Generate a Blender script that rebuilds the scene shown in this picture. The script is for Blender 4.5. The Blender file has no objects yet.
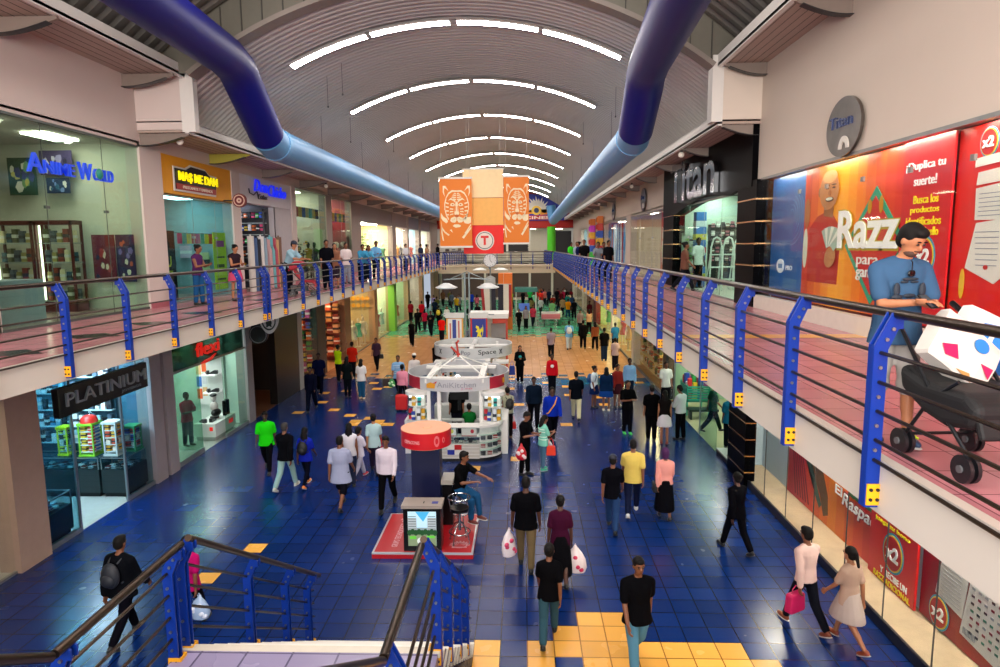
import bpy, math, random
from mathutils import Vector, Matrix, Euler
random.seed(7)
PI = math.pi
S = bpy.context.scene
COL = S.collection

# ------------------------------------------------------------------ camera
CAM = Vector((0, 0, 6.0))
FPX, PITCH, YAW, ROLL = 660.0, 7.55, 2.0, -0.5
ROT = (Matrix.Rotation(math.radians(YAW), 3, 'Z') @ Matrix.Rotation(math.radians(90 - PITCH), 3, 'X')
       @ Matrix.Rotation(math.radians(ROLL), 3, 'Z'))
cd = bpy.data.cameras.new('camera')
cd.sensor_width = 36; cd.lens = FPX / 1000 * 36; cd.clip_start = 0.05; cd.clip_end = 300
cam = bpy.data.objects.new('camera', cd); COL.objects.link(cam)
cam.matrix_world = Matrix.Translation(CAM) @ ROT.to_4x4()
S.camera = cam
# ------------------------------------------------------------------ world, exposure
w = bpy.data.worlds.new('world'); S.world = w; w.use_nodes = True
w.node_tree.nodes['Background'].inputs[0].default_value = (0.75, 0.85, 1, 1)
w.node_tree.nodes['Background'].inputs[1].default_value = 0.6
S.view_settings.view_transform = 'Standard'; S.view_settings.look = 'None'
S.view_settings.gamma = 1; S.view_settings.use_curve_mapping = False
S.view_settings.exposure = 0.0
S.cycles.use_denoising = True
S.cycles.max_bounces = 6; S.cycles.diffuse_bounces = 2; S.cycles.glossy_bounces = 3
S.cycles.transparent_max_bounces = 16; S.cycles.transmission_bounces = 4
S.cycles.sample_clamp_indirect = 4.0
S.cycles.caustics_reflective = False; S.cycles.caustics_refractive = False
STRIP = 55.0     # emission of the roof strip lights
SHOP = 9.0       # emission of the shops' ceiling panels
SHOPK = 2.6      # overall strength of the shop lighting

def area(name, loc, rot, sx, sy, power, color=(1, 1, 1)):
    l = bpy.data.lights.new(name, 'AREA'); l.shape = 'RECTANGLE'; l.size = sx; l.size_y = sy
    l.energy = power; l.color = color
    o = bpy.data.objects.new(name, l); COL.objects.link(o); o.location = loc; o.rotation_euler = rot
    return o
# fill light added behind the viewer to brighten the near walls
area('added_near_fill', (-1.9, -7.5, 8.2), (math.radians(80), 0, 0), 12, 6, 4500, (1.0, 0.93, 0.86))

# ------------------------------------------------------------------ helpers
def lin(h):
    h = h.lstrip('#'); r = []
    for i in (0, 2, 4):
        c = int(h[i:i+2], 16) / 255
        r.append(c / 12.92 if c <= 0.04045 else ((c + 0.055) / 1.055) ** 2.4)
    return (r[0], r[1], r[2], 1)
MATS = {}
def mat(hexc, rough=0.6, metal=0.0, emit=0.0, var=0.08, scale=6.0, spec=0.5, key=''):
    k = (hexc, rough, metal, emit, var, scale, spec, key)
    if k in MATS: return MATS[k]
    m = bpy.data.materials.new('m_' + hexc.strip('#')); m.use_nodes = True
    nt = m.node_tree; b = nt.nodes['Principled BSDF']
    col = lin(hexc)
    b.inputs['Roughness'].default_value = rough; b.inputs['Metallic'].default_value = metal
    b.inputs['Specular IOR Level'].default_value = spec
    if var > 0:
        tc = nt.nodes.new('ShaderNodeTexCoord'); no = nt.nodes.new('ShaderNodeTexNoise')
        no.inputs['Scale'].default_value = scale; no.inputs['Detail'].default_value = 3
        nt.links.new(tc.outputs['Object'], no.inputs['Vector'])
        mx = nt.nodes.new('ShaderNodeMix'); mx.data_type = 'RGBA'
        mx.inputs['A'].default_value = tuple(c * (1 - var) for c in col[:3]) + (1,)
        mx.inputs['B'].default_value = tuple(min(1, c * (1 + var)) for c in col[:3]) + (1,)
        nt.links.new(no.outputs['Fac'], mx.inputs['Factor'])
        nt.links.new(mx.outputs['Result'], b.inputs['Base Color'])
    else:
        b.inputs['Base Color'].default_value = col
    if emit > 0:
        b.inputs['Emission Color'].default_value = col; b.inputs['Emission Strength'].default_value = emit
    MATS[k] = m
    return m
def tile_mat(hexc, grout, size, rough, ox=0.0, oy=0.0, gw=0.018, var=0.18):
    """square tiles in world metres with a thin grout line and a slight tone change from tile to tile"""
    m = bpy.data.materials.new('tile'); m.use_nodes = True; nt = m.node_tree; N = nt.nodes; L = nt.links
    b = N['Principled BSDF']; b.inputs['Specular IOR Level'].default_value = 0.32
    g = N.new('ShaderNodeNewGeometry'); sub = N.new('ShaderNodeVectorMath'); sub.operation = 'SUBTRACT'
    sub.inputs[1].default_value = (ox, oy, 0); L.new(g.outputs['Position'], sub.inputs[0])
    sc = N.new('ShaderNodeVectorMath'); sc.operation = 'SCALE'; sc.inputs['Scale'].default_value = 1 / size
    L.new(sub.outputs[0], sc.inputs[0])
    fr = N.new('ShaderNodeVectorMath'); fr.operation = 'FRACTION'; L.new(sc.outputs[0], fr.inputs[0])
    fl = N.new('ShaderNodeVectorMath'); fl.operation = 'FLOOR'; L.new(sc.outputs[0], fl.inputs[0])
    sp = N.new('ShaderNodeSeparateXYZ'); L.new(fr.outputs[0], sp.inputs[0])
    def lt(sock):
        a = N.new('ShaderNodeMath'); a.operation = 'LESS_THAN'; a.inputs[1].default_value = gw / size; L.new(sock, a.inputs[0]); return a
    mx = N.new('ShaderNodeMath'); mx.operation = 'MAXIMUM'; L.new(lt(sp.outputs[0]).outputs[0], mx.inputs[0]); L.new(lt(sp.outputs[1]).outputs[0], mx.inputs[1])
    wn = N.new('ShaderNodeTexWhiteNoise'); L.new(fl.outputs[0], wn.inputs[0])
    c = lin(hexc)
    t = N.new('ShaderNodeMix'); t.data_type = 'RGBA'; t.inputs['A'].default_value = tuple(x*(1-var) for x in c[:3])+(1,); t.inputs['B'].default_value = tuple(x*(1+var) for x in c[:3])+(1,)
    L.new(wn.outputs[0], t.inputs['Factor'])
    q = N.new('ShaderNodeMix'); q.data_type = 'RGBA'; L.new(mx.outputs[0], q.inputs['Factor']); L.new(t.outputs['Result'], q.inputs['A']); q.inputs['B'].default_value = lin(grout)
    L.new(q.outputs['Result'], b.inputs['Base Color'])
    no = N.new('ShaderNodeTexNoise'); no.inputs['Scale'].default_value = 2.2; L.new(g.outputs['Position'], no.inputs['Vector'])
    mr = N.new('ShaderNodeMapRange'); mr.inputs[3].default_value = rough*0.75; mr.inputs[4].default_value = rough*1.3; L.new(no.outputs['Fac'], mr.inputs[0])
    L.new(mr.outputs[0], b.inputs['Roughness'])
    return m
def glass_mat(hexc='#fbfefd', refl=0.10):
    m = bpy.data.materials.new('glass'); m.use_nodes = True; nt = m.node_tree; N = nt.nodes; N.clear()
    o = N.new('ShaderNodeOutputMaterial'); t = N.new('ShaderNodeBsdfTransparent'); t.inputs[0].default_value = lin(hexc)
    g = N.new('ShaderNodeBsdfGlossy'); g.inputs['Roughness'].default_value = 0.03; g.inputs[0].default_value = (1, 1, 1, 1)
    f = N.new('ShaderNodeLayerWeight'); f.inputs[0].default_value = 0.5
    pw = N.new('ShaderNodeMath'); pw.operation = 'POWER'; pw.inputs[1].default_value = 4.5; nt.links.new(f.outputs['Facing'], pw.inputs[0])
    ad = N.new('ShaderNodeMath'); ad.operation = 'MULTIPLY_ADD'; ad.inputs[1].default_value = 0.22; ad.inputs[2].default_value = refl*0.15
    nt.links.new(pw.outputs[0], ad.inputs[0])
    mx = N.new('ShaderNodeMixShader'); nt.links.new(ad.outputs[0], mx.inputs[0]); nt.links.new(t.outputs[0], mx.inputs[1]); nt.links.new(g.outputs[0], mx.inputs[2])
    nt.links.new(mx.outputs[0], o.inputs[0])
    return m

WL = {}   # world location of every parent
class MB:
    def __init__(s): s.v = []; s.f = []; s.m = []
    def add(s, vs, fs, m=0):
        n = len(s.v); s.v += [tuple(v) for v in vs]; s.f += [tuple(i + n for i in f) for f in fs]; s.m += [m] * len(fs); return s
    def box(s, x0, x1, y0, y1, z0, z1, m=0):
        return s.add([(x0,y0,z0),(x1,y0,z0),(x1,y1,z0),(x0,y1,z0),(x0,y0,z1),(x1,y0,z1),(x1,y1,z1),(x0,y1,z1)],
                     [(0,3,2,1),(4,5,6,7),(0,1,5,4),(1,2,6,5),(2,3,7,6),(3,0,4,7)], m)
    def beam(s, p0, p1, w, h, m=0, up=(0,0,1)):
        p0 = Vector(p0); p1 = Vector(p1); d = (p1-p0).normalized(); u = Vector(up)
        r = d.cross(u).normalized(); u = r.cross(d)
        vs = [p + r*a*w/2 + u*b*h/2 for p in (p0, p1) for a, b in ((-1,-1),(1,-1),(1,1),(-1,1))]
        return s.add(vs, [(0,3,2,1),(4,5,6,7),(0,1,5,4),(1,2,6,5),(2,3,7,6),(3,0,4,7)], m)
    def tube(s, pts, r, n=10, m=0, caps=True):
        pts = [Vector(p) for p in pts]; rr = r if isinstance(r, (list, tuple)) else [r]*len(pts)
        rings = []; prev = None
        for i, p in enumerate(pts):
            a = pts[max(0, i-1)]; b = pts[min(len(pts)-1, i+1)]
            d = (b-a).normalized() if (b-a).length > 1e-9 else Vector((0,0,1))
            if i and i < len(pts)-1:
                d0 = (pts[i]-pts[i-1]).normalized(); d1 = (pts[i+1]-pts[i]).normalized(); d = (d0+d1).normalized() if (d0+d1).length > 1e-6 else d0
            ref = prev if prev is not None else (Vector((0,0,1)) if abs(d.z) < .9 else Vector((1,0,0)))
            x = (ref - d*ref.dot(d)).normalized(); prev = x; y = d.cross(x)
            rings.append([p + (x*math.cos(2*PI*k/n) + y*math.sin(2*PI*k/n))*rr[i] for k in range(n)])
        vs = [v for ring in rings for v in ring]; fs = []
        for i in range(len(rings)-1):
            for k in range(n):
                fs.append((i*n+k, i*n+(k+1)%n, (i+1)*n+(k+1)%n, (i+1)*n+k))
        if caps: fs += [tuple(reversed(range(n))), tuple((len(rings)-1)*n+k for k in range(n))]
        return s.add(vs, fs, m)
    def cyl(s, c, r, z0, z1, n=24, m=0, r1=None):
        return s.tube([(c[0],c[1],z0),(c[0],c[1],z1)], [r, r if r1 is None else r1], n, m)
    def lathe(s, c, prof, n=32, m=0, close=False):
        vs = [(c[0]+r*math.cos(2*PI*k/n), c[1]+r*math.sin(2*PI*k/n), c[2]+z) for r, z in prof for k in range(n)]
        fs = []; P = len(prof)
        for i in range(P if close else P-1):
            j = (i+1) % P
            for k in range(n): fs.append((i*n+k, i*n+(k+1)%n, j*n+(k+1)%n, j*n+k))
        return s.add(vs, fs, m)
    def ell(s, c, r, n=12, k=8, m=0, R=None):
        vs = []; fs = []
        c = Vector(c)
        for i in range(k+1):
            t = PI*i/k
            for j in range(n):
                v = Vector((r[0]*math.sin(t)*math.cos(2*PI*j/n), r[1]*math.sin(t)*math.sin(2*PI*j/n), r[2]*math.cos(t)))
                if R is not None: v = R @ v
                vs.append(c+v)
        for i in range(k):
            for j in range(n): fs.append((i*n+j, (i+1)*n+j, (i+1)*n+(j+1)%n, i*n+(j+1)%n))
        return s.add(vs, fs, m)
    def prism(s, pts, A, B, m=0):
        """polygon pts (u,v) extruded; A,B are functions (u,v)->3D for the two ends"""
        n = len(pts); vs = [A(*p) for p in pts] + [B(*p) for p in pts]
        fs = [tuple(range(n)), tuple(reversed(range(n, 2*n)))] + [(i, n+i, n+(i+1)%n, (i+1)%n) for i in range(n)]
        return s.add(vs, fs, m)
    def build(s, name, mats, parent=None, smooth=False, local=False):
        me = bpy.data.meshes.new(name)
        off = Vector((0,0,0)) if (parent is None or local) else WL.get(parent.name, Vector((0,0,0)))
        me.from_pydata([tuple(Vector(v)-off) for v in s.v], [], s.f)
        if not isinstance(mats, (list, tuple)): mats = [mats]
        for m in mats: me.materials.append(m)
        if len(mats) > 1: me.polygons.foreach_set('material_index', s.m)
        if smooth:
            me.polygons.foreach_set('use_smooth', [True]*len(me.polygons))
            try: me.set_sharp_from_angle(angle=math.radians(40))
            except Exception: pass
        me.update()
        o = bpy.data.objects.new(name, me); COL.objects.link(o)
        if parent is not None: o.parent = parent; WL[o.name] = off
        return o
def tag(o, label=None, cat=None, group=None, kind=None):
    if label: o['label'] = label
    if cat: o['category'] = cat
    if group: o['group'] = group
    if kind: o['kind'] = kind
    return o
def thing(name, label, cat, loc=(0,0,0), group=None, rz=0):
    o = bpy.data.objects.new(name, None); COL.objects.link(o); o.location = loc; o.rotation_euler = (0,0,rz)
    o.empty_display_size = .2
    WL[o.name] = Vector(loc); return tag(o, label, cat, group)
def struct(name, mb, mats, smooth=False, label=None):
    o = mb.build(name, mats, None, smooth); tag(o, label, None, None, 'structure'); return o
def text(s, mats, frame, u0, u1, v0, v1, d, depth=0.02, bold=0.0, shear=0.0, parent=None, name='lettering', slant=0.0):
    """lettering fitted to the rectangle u0..u1, v0..v1 of a frame; frame(u,v,d) -> world point"""
    c = bpy.data.curves.new(name, 'FONT'); c.body = s; c.extrude = 0.01; c.offset = bold; c.shear = shear
    c.resolution_u = 3
    o = bpy.data.objects.new('tmp_text', c); COL.objects.link(o)
    bpy.context.view_layer.update()
    me0 = bpy.data.meshes.new_from_object(o.evaluated_get(bpy.context.evaluated_depsgraph_get()))
    COL.objects.unlink(o); bpy.data.objects.remove(o)
    vs = [v.co.copy() for v in me0.vertices]; fs = [tuple(p.vertices) for p in me0.polygons]
    bpy.data.meshes.remove(me0)
    if not vs: return None
    x0 = min(v.x for v in vs); x1 = max(v.x for v in vs); y0 = min(v.y for v in vs); y1 = max(v.y for v in vs)
    mb = MB(); out = []
    for v in vs:
        a = (v.x-x0)/(x1-x0); b = (v.y-y0)/(y1-y0)
        out.append(frame(u0+(u1-u0)*a, v0+(v1-v0)*b+slant*a, d + (depth if v.z > 0 else 0)))
    mb.add(out, fs)
    return mb.build(name, mats, parent)
# frames: left wall seen from the hall (u=+Y), right wall (u=-Y), facing the camera (u=+X)
def FL(X): return lambda u, v, d=0: (X + d, u, v)
def FR(X): return lambda u, v, d=0: (X - d, u, v)      # u given as Y; use u0>u1 so that text runs towards the camera
def FC(Y): return lambda u, v, d=0: (u, Y - d, v)
def FTOP(Z): return lambda u, v, d=0: (u, v, Z + d)
def ray_to(px, py, Z):
    d = ROT @ Vector(((px-500)/FPX, -(py-333.5)/FPX, -1)); return CAM + d*((Z-CAM.z)/d.z)
def ring_quads(mb, frame, cu, cv, ru, rv, r0, r1, d, n=32, m=0, a0=0, a1=2*PI, depth=0.012):
    """flat raised ring sector"""
    for k in range(n):
        t0 = a0+(a1-a0)*k/n; t1 = a0+(a1-a0)*(k+1)/n
        q = [(cu+ru*r*math.cos(t), cv+rv*r*math.sin(t)) for r, t in ((r0,t0),(r1,t0),(r1,t1),(r0,t1))]
        mb.prism(q, lambda u, v: frame(u, v, d), lambda u, v: frame(u, v, d+depth), m)
def poly(mb, frame, pts, d, depth=0.012, m=0):
    mb.prism(pts, lambda u, v: frame(u, v, d), lambda u, v: frame(u, v, d+depth), m)
def rect(mb, frame, u0, u1, v0, v1, d, depth=0.012, m=0):
    poly(mb, frame, [(u0,v0),(u1,v0),(u1,v1),(u0,v1)], d, depth, m)

# ------------------------------------------------------------------ dimensions
XL, XR = -9.5, 5.6           # shop fronts
FXL, FXR = -6.5, 2.44        # walkway edges (fascias)
ZU, ZS = 4.5, 4.15           # upper floor, soffit under the walkways
YB = 51.6                    # far bridge
YE = 74.0                    # end wall
STEP = 16.2                  # where the high near roof meets the lower vault
VCX, VR, VZ, VZN = -1.75, 10.4, 1.75, 2.72

M_wall = mat('#cdbdb6', .7, var=.03, scale=1.2)
M_wallR = mat('#d2c4b6', .7, var=.03, scale=1.2)
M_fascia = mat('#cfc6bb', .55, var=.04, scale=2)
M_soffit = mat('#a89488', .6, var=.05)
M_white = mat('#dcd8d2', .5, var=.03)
M_blue = mat('#072f8c', .4, var=.06, scale=9, spec=.3)
M_yel = mat('#f2a90c', .45)
M_steel = mat('#40342b', .3, .85, var=.05)
M_bolt = mat('#8f9399', .3, .9, var=0)
M_black = mat('#060609', .3, var=.1, spec=.3); M_blackM = mat('#040406', .4, var=.1, spec=.03)
M_dark = mat('#15151a', .4, var=.1)
G_clear = glass_mat()
G_green = glass_mat('#e0f0e8', .2)
G_teal = glass_mat('#d8ecf0', .2)
G_blue = glass_mat('#9fc6e8', .25)

# ------------------------------------------------------------------ ground floor, tile by tile
TS = 0.405
p = ray_to(473, 648, 0); OX = p.x % TS; OY = ray_to(473, 640, 0).y % TS
fm = [tile_mat('#072764', '#030b22', TS, .24, OX, OY), tile_mat('#e8a94c', '#8a5b22', TS, .25, OX, OY),
      tile_mat('#c08a5c', '#9a6c44', TS, .24, OX, OY, var=.12), tile_mat('#4b9a78', '#3a7a5c', TS, .24, OX, OY, var=.25),
      tile_mat('#0f5585', '#062a45', TS, .22, OX, OY)]
def cellof(px, py): q = ray_to(px, py, 0); return (math.floor((q.x-OX)/TS), math.floor((q.y-OY)/TS))
special = set(cellof(*q) for q in ((258,549),(210,577),(294,413),(328,411),(322,401),(324,393),(343,390),(350,373),
    (345,416),(352,420),(360,421),(366,419),(372,424),(352,424),(378,421),(386,423),(564,423),(371,383),(379,389),(392,386),(512,399),
    (520,404),(527,391),(540,373),(549,378),(531,378),(546,383),(554,372),(570,396),(567,386),(573,379),(522,371),(513,379),(510,388),
    (520,461),(466,468),(634,368),(640,383),(634,376),(604,398),(606,404),(585,371),(560,365),(576,389),(600,378),(612,390)))
fmb = MB(); nx0 = math.floor((XL-OX)/TS); nx1 = math.ceil((XR-OX)/TS)
r0 = cellof(520, 620)[1]          # first (farthest) row of the ochre pattern in front of the stairs
c0 = cellof(590, 620)[0]
for i in range(nx0, nx1):
    for j in range(-2, int((YE-OY)/TS)+1):
        x = OX + i*TS; y = OY + j*TS
        k = 0
        if y > 44.5: k = 3
        elif y > 29.6: k = 2
        elif y > 28.0: k = 4 if x > -1.2 else 0
        if k == 2 and y > 43.3 and (i*7+j*3) % 5 < 2: k = 3
        if k in (0, 4) and (i, j) in special: k = 1
        if k == 2 and y < 30.6 and (i+2*j) % 4 == 0: k = 4
        d = r0 - j
        if d >= 0:
            lo = {0: 0, 1: -1, 2: -2, 3: -2}.get(d, -3); hi = {0: 1, 1: 1, 2: 5, 3: 6}.get(d, 6)
            a = i - c0
            if lo <= a <= hi and y > 6 and not (d == 3 and a == -1): k = 1
            if d in (2, 3, 4) and a == -4: k = 1
            if d > 4 and (a + d) % 5 == 0: k = 0
        fmb.add([(x,y,0),(x+TS,y,0),(x+TS,y+TS,0),(x,y+TS,0)], [(0,1,2,3)], k)
# solid slab underneath
fmb.box(XL-0.3, XR+0.3, -2, YE+4, -.3, -.02, 0)
struct('floor', fmb, fm, label='blue tiled ground floor with ochre tiles, turning tan and green farther down the hall')

# upper walkways
pink = tile_mat('#c07e86', '#7a4850', .42, .22, .1, .1, gw=.012, var=.1)
M_accent = mat('#e0a052', .25); M_diam = mat('#241a1e', .25)
def walkway(name, x0, x1, fx, s, lab):
    mb = MB(); mb.box(x0, x1, -3, YE+2, ZU-.3, ZU, 0)
    mb.box(min(fx, fx+s*.08), max(fx, fx+s*.08), 2.2 if s < 0 else -3, YE, ZS, ZU+.03, 1)
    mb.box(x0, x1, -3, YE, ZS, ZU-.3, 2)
    if s > 0:   # left walkway: dark diamonds along the middle
        for y in (7.2, 9.3, 11.2, 13.1, 15.2, 19, 23, 27, 31):
            mb.add([(-8.1,y,ZU+.004),(-7.55,y-.38,ZU+.004),(-7.0,y,ZU+.004),(-7.55,y+.38,ZU+.004)], [(0,1,2,3)], 3)
    else:       # right walkway: an ochre cross stripe
        for y in (10.6, 24.0): mb.add([(2.6,y,ZU+.004),(5.55,y,ZU+.004),(5.55,y+.42,ZU+.004),(2.6,y+.42,ZU+.004)], [(0,1,2,3)], 4)
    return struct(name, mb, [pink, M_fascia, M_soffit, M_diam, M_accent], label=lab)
walkway('floor_upper_left', XL, FXL-.02, FXL-.08, 1, 'pink tiled upper walkway on the left with white edge')
walkway('floor_upper_right', FXR+.02, XR, FXR+.08, -1, 'pink tiled upper walkway on the right with white edge')
mb = MB(); mb.box(FXL-.1, FXR+.1, YB, YB+3.2, ZS-.1, ZU, 0); mb.box(FXL-.1, FXR+.1, YB-.06, YB, ZS-.25, ZU-.1, 0); mb.box(FXL-.1, FXR+.1, YB-.16, YB, ZU-.1, ZU+.02, 0)
struct('floor_bridge', mb, [mat('#c9b29b', .5)], label='beige footbridge across the far end of the hall')
mb = MB(); mb.box(-3.05, -.75, -1, .62, ZU-.3, ZU, 0); mb.box(FXL-.1, -3.05, -3, .2, ZU-.3, ZU, 0); mb.box(-.75, FXR+.1, -3, .2, ZU-.3, ZU, 0)
struct('floor_bridge.001', mb, [pink], label='pink tiled bridge at the head of the stairs')

# ------------------------------------------------------------------ roof
def arc_pts(zc, wmax, n):
    a = math.asin(min(1, wmax/VR)); return [(VCX + VR*math.sin(-a+2*a*k/n), zc + VR*math.cos(-a+2*a*k/n)) for k in range(n+1)]
def vault(name, zc, wmax, y0, y1, period, amp, m, lab):
    P = arc_pts(zc, wmax, 44); mb = MB(); ys = []
    y = y0
    while y < y1:
        ys += [(y, 0), (y+period*.35, 0), (y+period*.5, amp), (y+period*.85, amp)]; y += period
    vs = []
    for yy, a in ys:
        for x, z in P:
            nx = (x-VCX)/VR; nz = (z-zc)/VR
            vs.append((x+nx*a, yy, z+nz*a))
    n = len(P); fs = [(i*n+k, i*n+k+1, (i+1)*n+k+1, (i+1)*n+k) for i in range(len(ys)-1) for k in range(n-1)]
    mb.add(vs, fs)
    o = struct(name, mb, [m], label=lab); return o
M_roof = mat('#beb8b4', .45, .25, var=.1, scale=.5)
M_roofShade = mat('#6c6862', .45, .3, var=.1, scale=.5)  # unlit shade of the near vault put into a darker colour
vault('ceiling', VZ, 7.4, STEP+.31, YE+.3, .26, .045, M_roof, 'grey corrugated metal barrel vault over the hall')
vault('ceiling_near', VZN, 7.15, -8, STEP+.1, .42, .07, M_roofShade, 'raised corrugated metal vault over the near end, its shade put into the colour')
# gable between both vaults: standing seam sheets and the pale rim of the lower vault
mb = MB(); P0 = arc_pts(VZ, 6.2, 60); P1 = [(VCX+(a-VCX)*1.012, VZN+(b-VZN)*1.012) for a, b in arc_pts(VZN, 7.15, 60)]
PG = [(a, max(b, 10.16)) for a, b in arc_pts(VZ, 7.05, 60)]
for k in range(60):
    mb.add([(PG[k][0],STEP,PG[k][1]),(PG[k+1][0],STEP,PG[k+1][1]),(P1[k+1][0],STEP,P1[k+1][1]),(P1[k][0],STEP,P1[k][1])], [(0,1,2,3)], 0)
x = -9.6
while x < 6.2:
    w_ = abs(x-VCX)
    if w_ < 6.3:
        zb = VZ+math.sqrt(max(0, VR**2-w_**2)); zt = VZN+math.sqrt(max(0, VR**2-w_**2))
        mb.box(x-.012, x+.012, STEP-.03, STEP, zb, zt, 1)
    x += .5
struct('wall_gable', mb, [mat('#6f6b60', .5, .2), mat('#3d3a35', .5)], label='vertical metal sheeting between the two roof levels')
mb = MB()
for k in range(60):
    q = [(P0[k][0],P0[k][1]),(P0[k+1][0],P0[k+1][1])]
    vs = []
    for (x, z) in q:
        nx = (x-VCX)/VR; nz = (z-VZ)/VR
        for dr, yy in ((-.02,STEP-.08),(.09,STEP-.08),(.09,STEP+.36),(-.02,STEP+.36)): vs.append((x+nx*dr, yy, z+nz*dr))
    mb.add(vs, [(0,4,5,1),(1,5,6,2),(2,6,7,3),(3,7,4,0)])
struct('trim_1', mb, [mat('#857b73', .5)], label='pale curved rim of the lower vault')

# strip lights: arcs of four panels each
M_emit = mat('#fff6ee', .4, emit=STRIP, var=0)
M_emitF = mat('#b9b5b0', .4)
proto = None
Y = 18.8; idx = 0
names = ['nearest', 'second', 'third', 'fourth', 'fifth', 'sixth', 'seventh', 'eighth', 'farthest']
segs = [(-.462,-.245),(-.232,0-.02),(.0,.215),(.229,.445)]
ys = [18.8+6.4*k for k in range(9)] + [12.4-6.4*k for k in range(3)]  # arcs over the near hall are unseen, added to light the near end
for yi, Y in enumerate(ys):
    for si, (a0, a1) in enumerate(segs):
        zc = VZ if Y > STEP else VZN
        lab = ['outer left', 'inner left', 'inner right', 'outer right'][si]
        mb = MB(); fr = MB(); R1 = VR-.14
        nn = 7
        for t in (-.1, .1):
            for k in range(nn):
                b0 = a0+(a1-a0)*k/nn; b1 = a0+(a1-a0)*(k+1)/nn
                vs = []
                for b in (b0, b1):
                    for rr, yy in ((R1,Y+t-.075),(R1,Y+t+.075),(R1+.05,Y+t+.075),(R1+.05,Y+t-.075)):
                        vs.append((VCX+rr*math.sin(b), yy, zc+rr*math.cos(b)))
                mb.add(vs, [(0,1,5,4)]); fr.add(vs, [(1,2,6,5),(3,0,4,7),(2,3,7,6)])
                if k in (0, nn-1): fr.add(vs, [(0,3,2,1)] if k == 0 else [(4,5,6,7)])
        if Y < STEP and False: continue
        row = names[yi] if yi < 9 else ['first', 'middle', 'last'][yi-9]+' near-hall'
        t = thing('strip_light', ('%s curved double strip light of the %s arc in the vault' % (lab, row)) if Y > STEP else ('%s curved strip light of the %s arc, added unseen above the bridge' % (lab, row)), 'ceiling light',
                  (VCX+R1*math.sin((a0+a1)/2), Y, zc+R1*math.cos((a0+a1)/2)), 'strip lights along the vault')
        mb.build('tube', M_emit, t); fr.build('casing', M_emitF, t)

# thin hanger wires and sprinkler drops under the vault
for k, (x, Y) in enumerate(((-5.4,20.5),(-6.0,21),(-6.6,26),(-5.9,31),(3.0,22),(2.6,29))):
    mb = MB(); zt = VZ+math.sqrt(VR**2-(x-VCX)**2); mb.tube([(x,Y,zt-.02),(x,Y,zt-.9)], .008, 5); mb.ell((x,Y,zt-.92), (.03,.03,.03), 8, 5)
    tag(mb.build('hanging_wire', M_dark), 'thin wire hanging from the vault ' + ['near the left duct bend', 'just above the left duct', 'over the light part of the left duct', 'over the far left duct', 'beside the right duct bend', 'farther along by the right duct'][k], 'wire')

# ------------------------------------------------------------------ eaves
def eave(name, s, y0, y1, z, xo, xw, lab):
    mb = MB(); a, b = min(xo, xw), max(xo, xw)
    mb.box(a, b, y0, y1, z, z+.06, 0)
    # soffit board grooves
    for k in range(1, 6):
        x = a+(b-a)*k/6; mb.box(x-.006, x+.006, y0, y1, z-.004, z, 2)
    xi = xo - s*.0
    mb.box(min(xo, xo-s*.10), max(xo, xo-s*.10), y0, y1, z-.03, z+.26, 1)
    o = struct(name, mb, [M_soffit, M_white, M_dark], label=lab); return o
# s = +1 for left (outward = -X side is wall)
eave('ceiling_eave_left_near', 1, -4, STEP+.35, 10.15, -8.2, XL, 'high soffit and white gutter board at the near left')
eave('ceiling_eave_left_far', 1, STEP+.3, YE, 8.85, -8.2, XL, 'lower soffit and white gutter board along the left shops')
eave('ceiling_eave_right_near', -1, -4, STEP, 10.1, 4.55, XR, 'high soffit and white gutter board at the near right')
eave('ceiling_eave_right_far', -1, STEP, YE, 8.8, 4.6, XR, 'lower soffit and white gutter board along the right shops')
mb = MB(); mb.box(XL, -8.35, STEP+.3, STEP+.4, 8.9, 10.15, 0); mb.box(-8.35, -8.02, STEP+.28, STEP+.5, 8.85, 10.35, 1)
struct('trim_2', mb, [M_wall, M_white], label='boxed step in the left eave'); 
mb = MB(); mb.box(4.7, XR, STEP-.02, STEP+.08, 8.9, 10.1, 0); mb.box(4.44, 4.7, STEP-.03, STEP+.35, 8.85, 10.35, 1)
struct('trim_3', mb, [M_wallR, M_white], label='boxed step in the right eave')
# closing surfaces between gutters and vault
mb = MB(); mb.box(-10.2, -8.2, STEP+.3, YE, 9.09, 9.12); struct('trim_4', mb, [M_white], label='roof ledge behind the left gutter')
mb = MB(); mb.box(4.6, 6.4, STEP, YE, 9.04, 9.07); struct('trim_5', mb, [M_white], label='roof ledge behind the right gutter')

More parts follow.
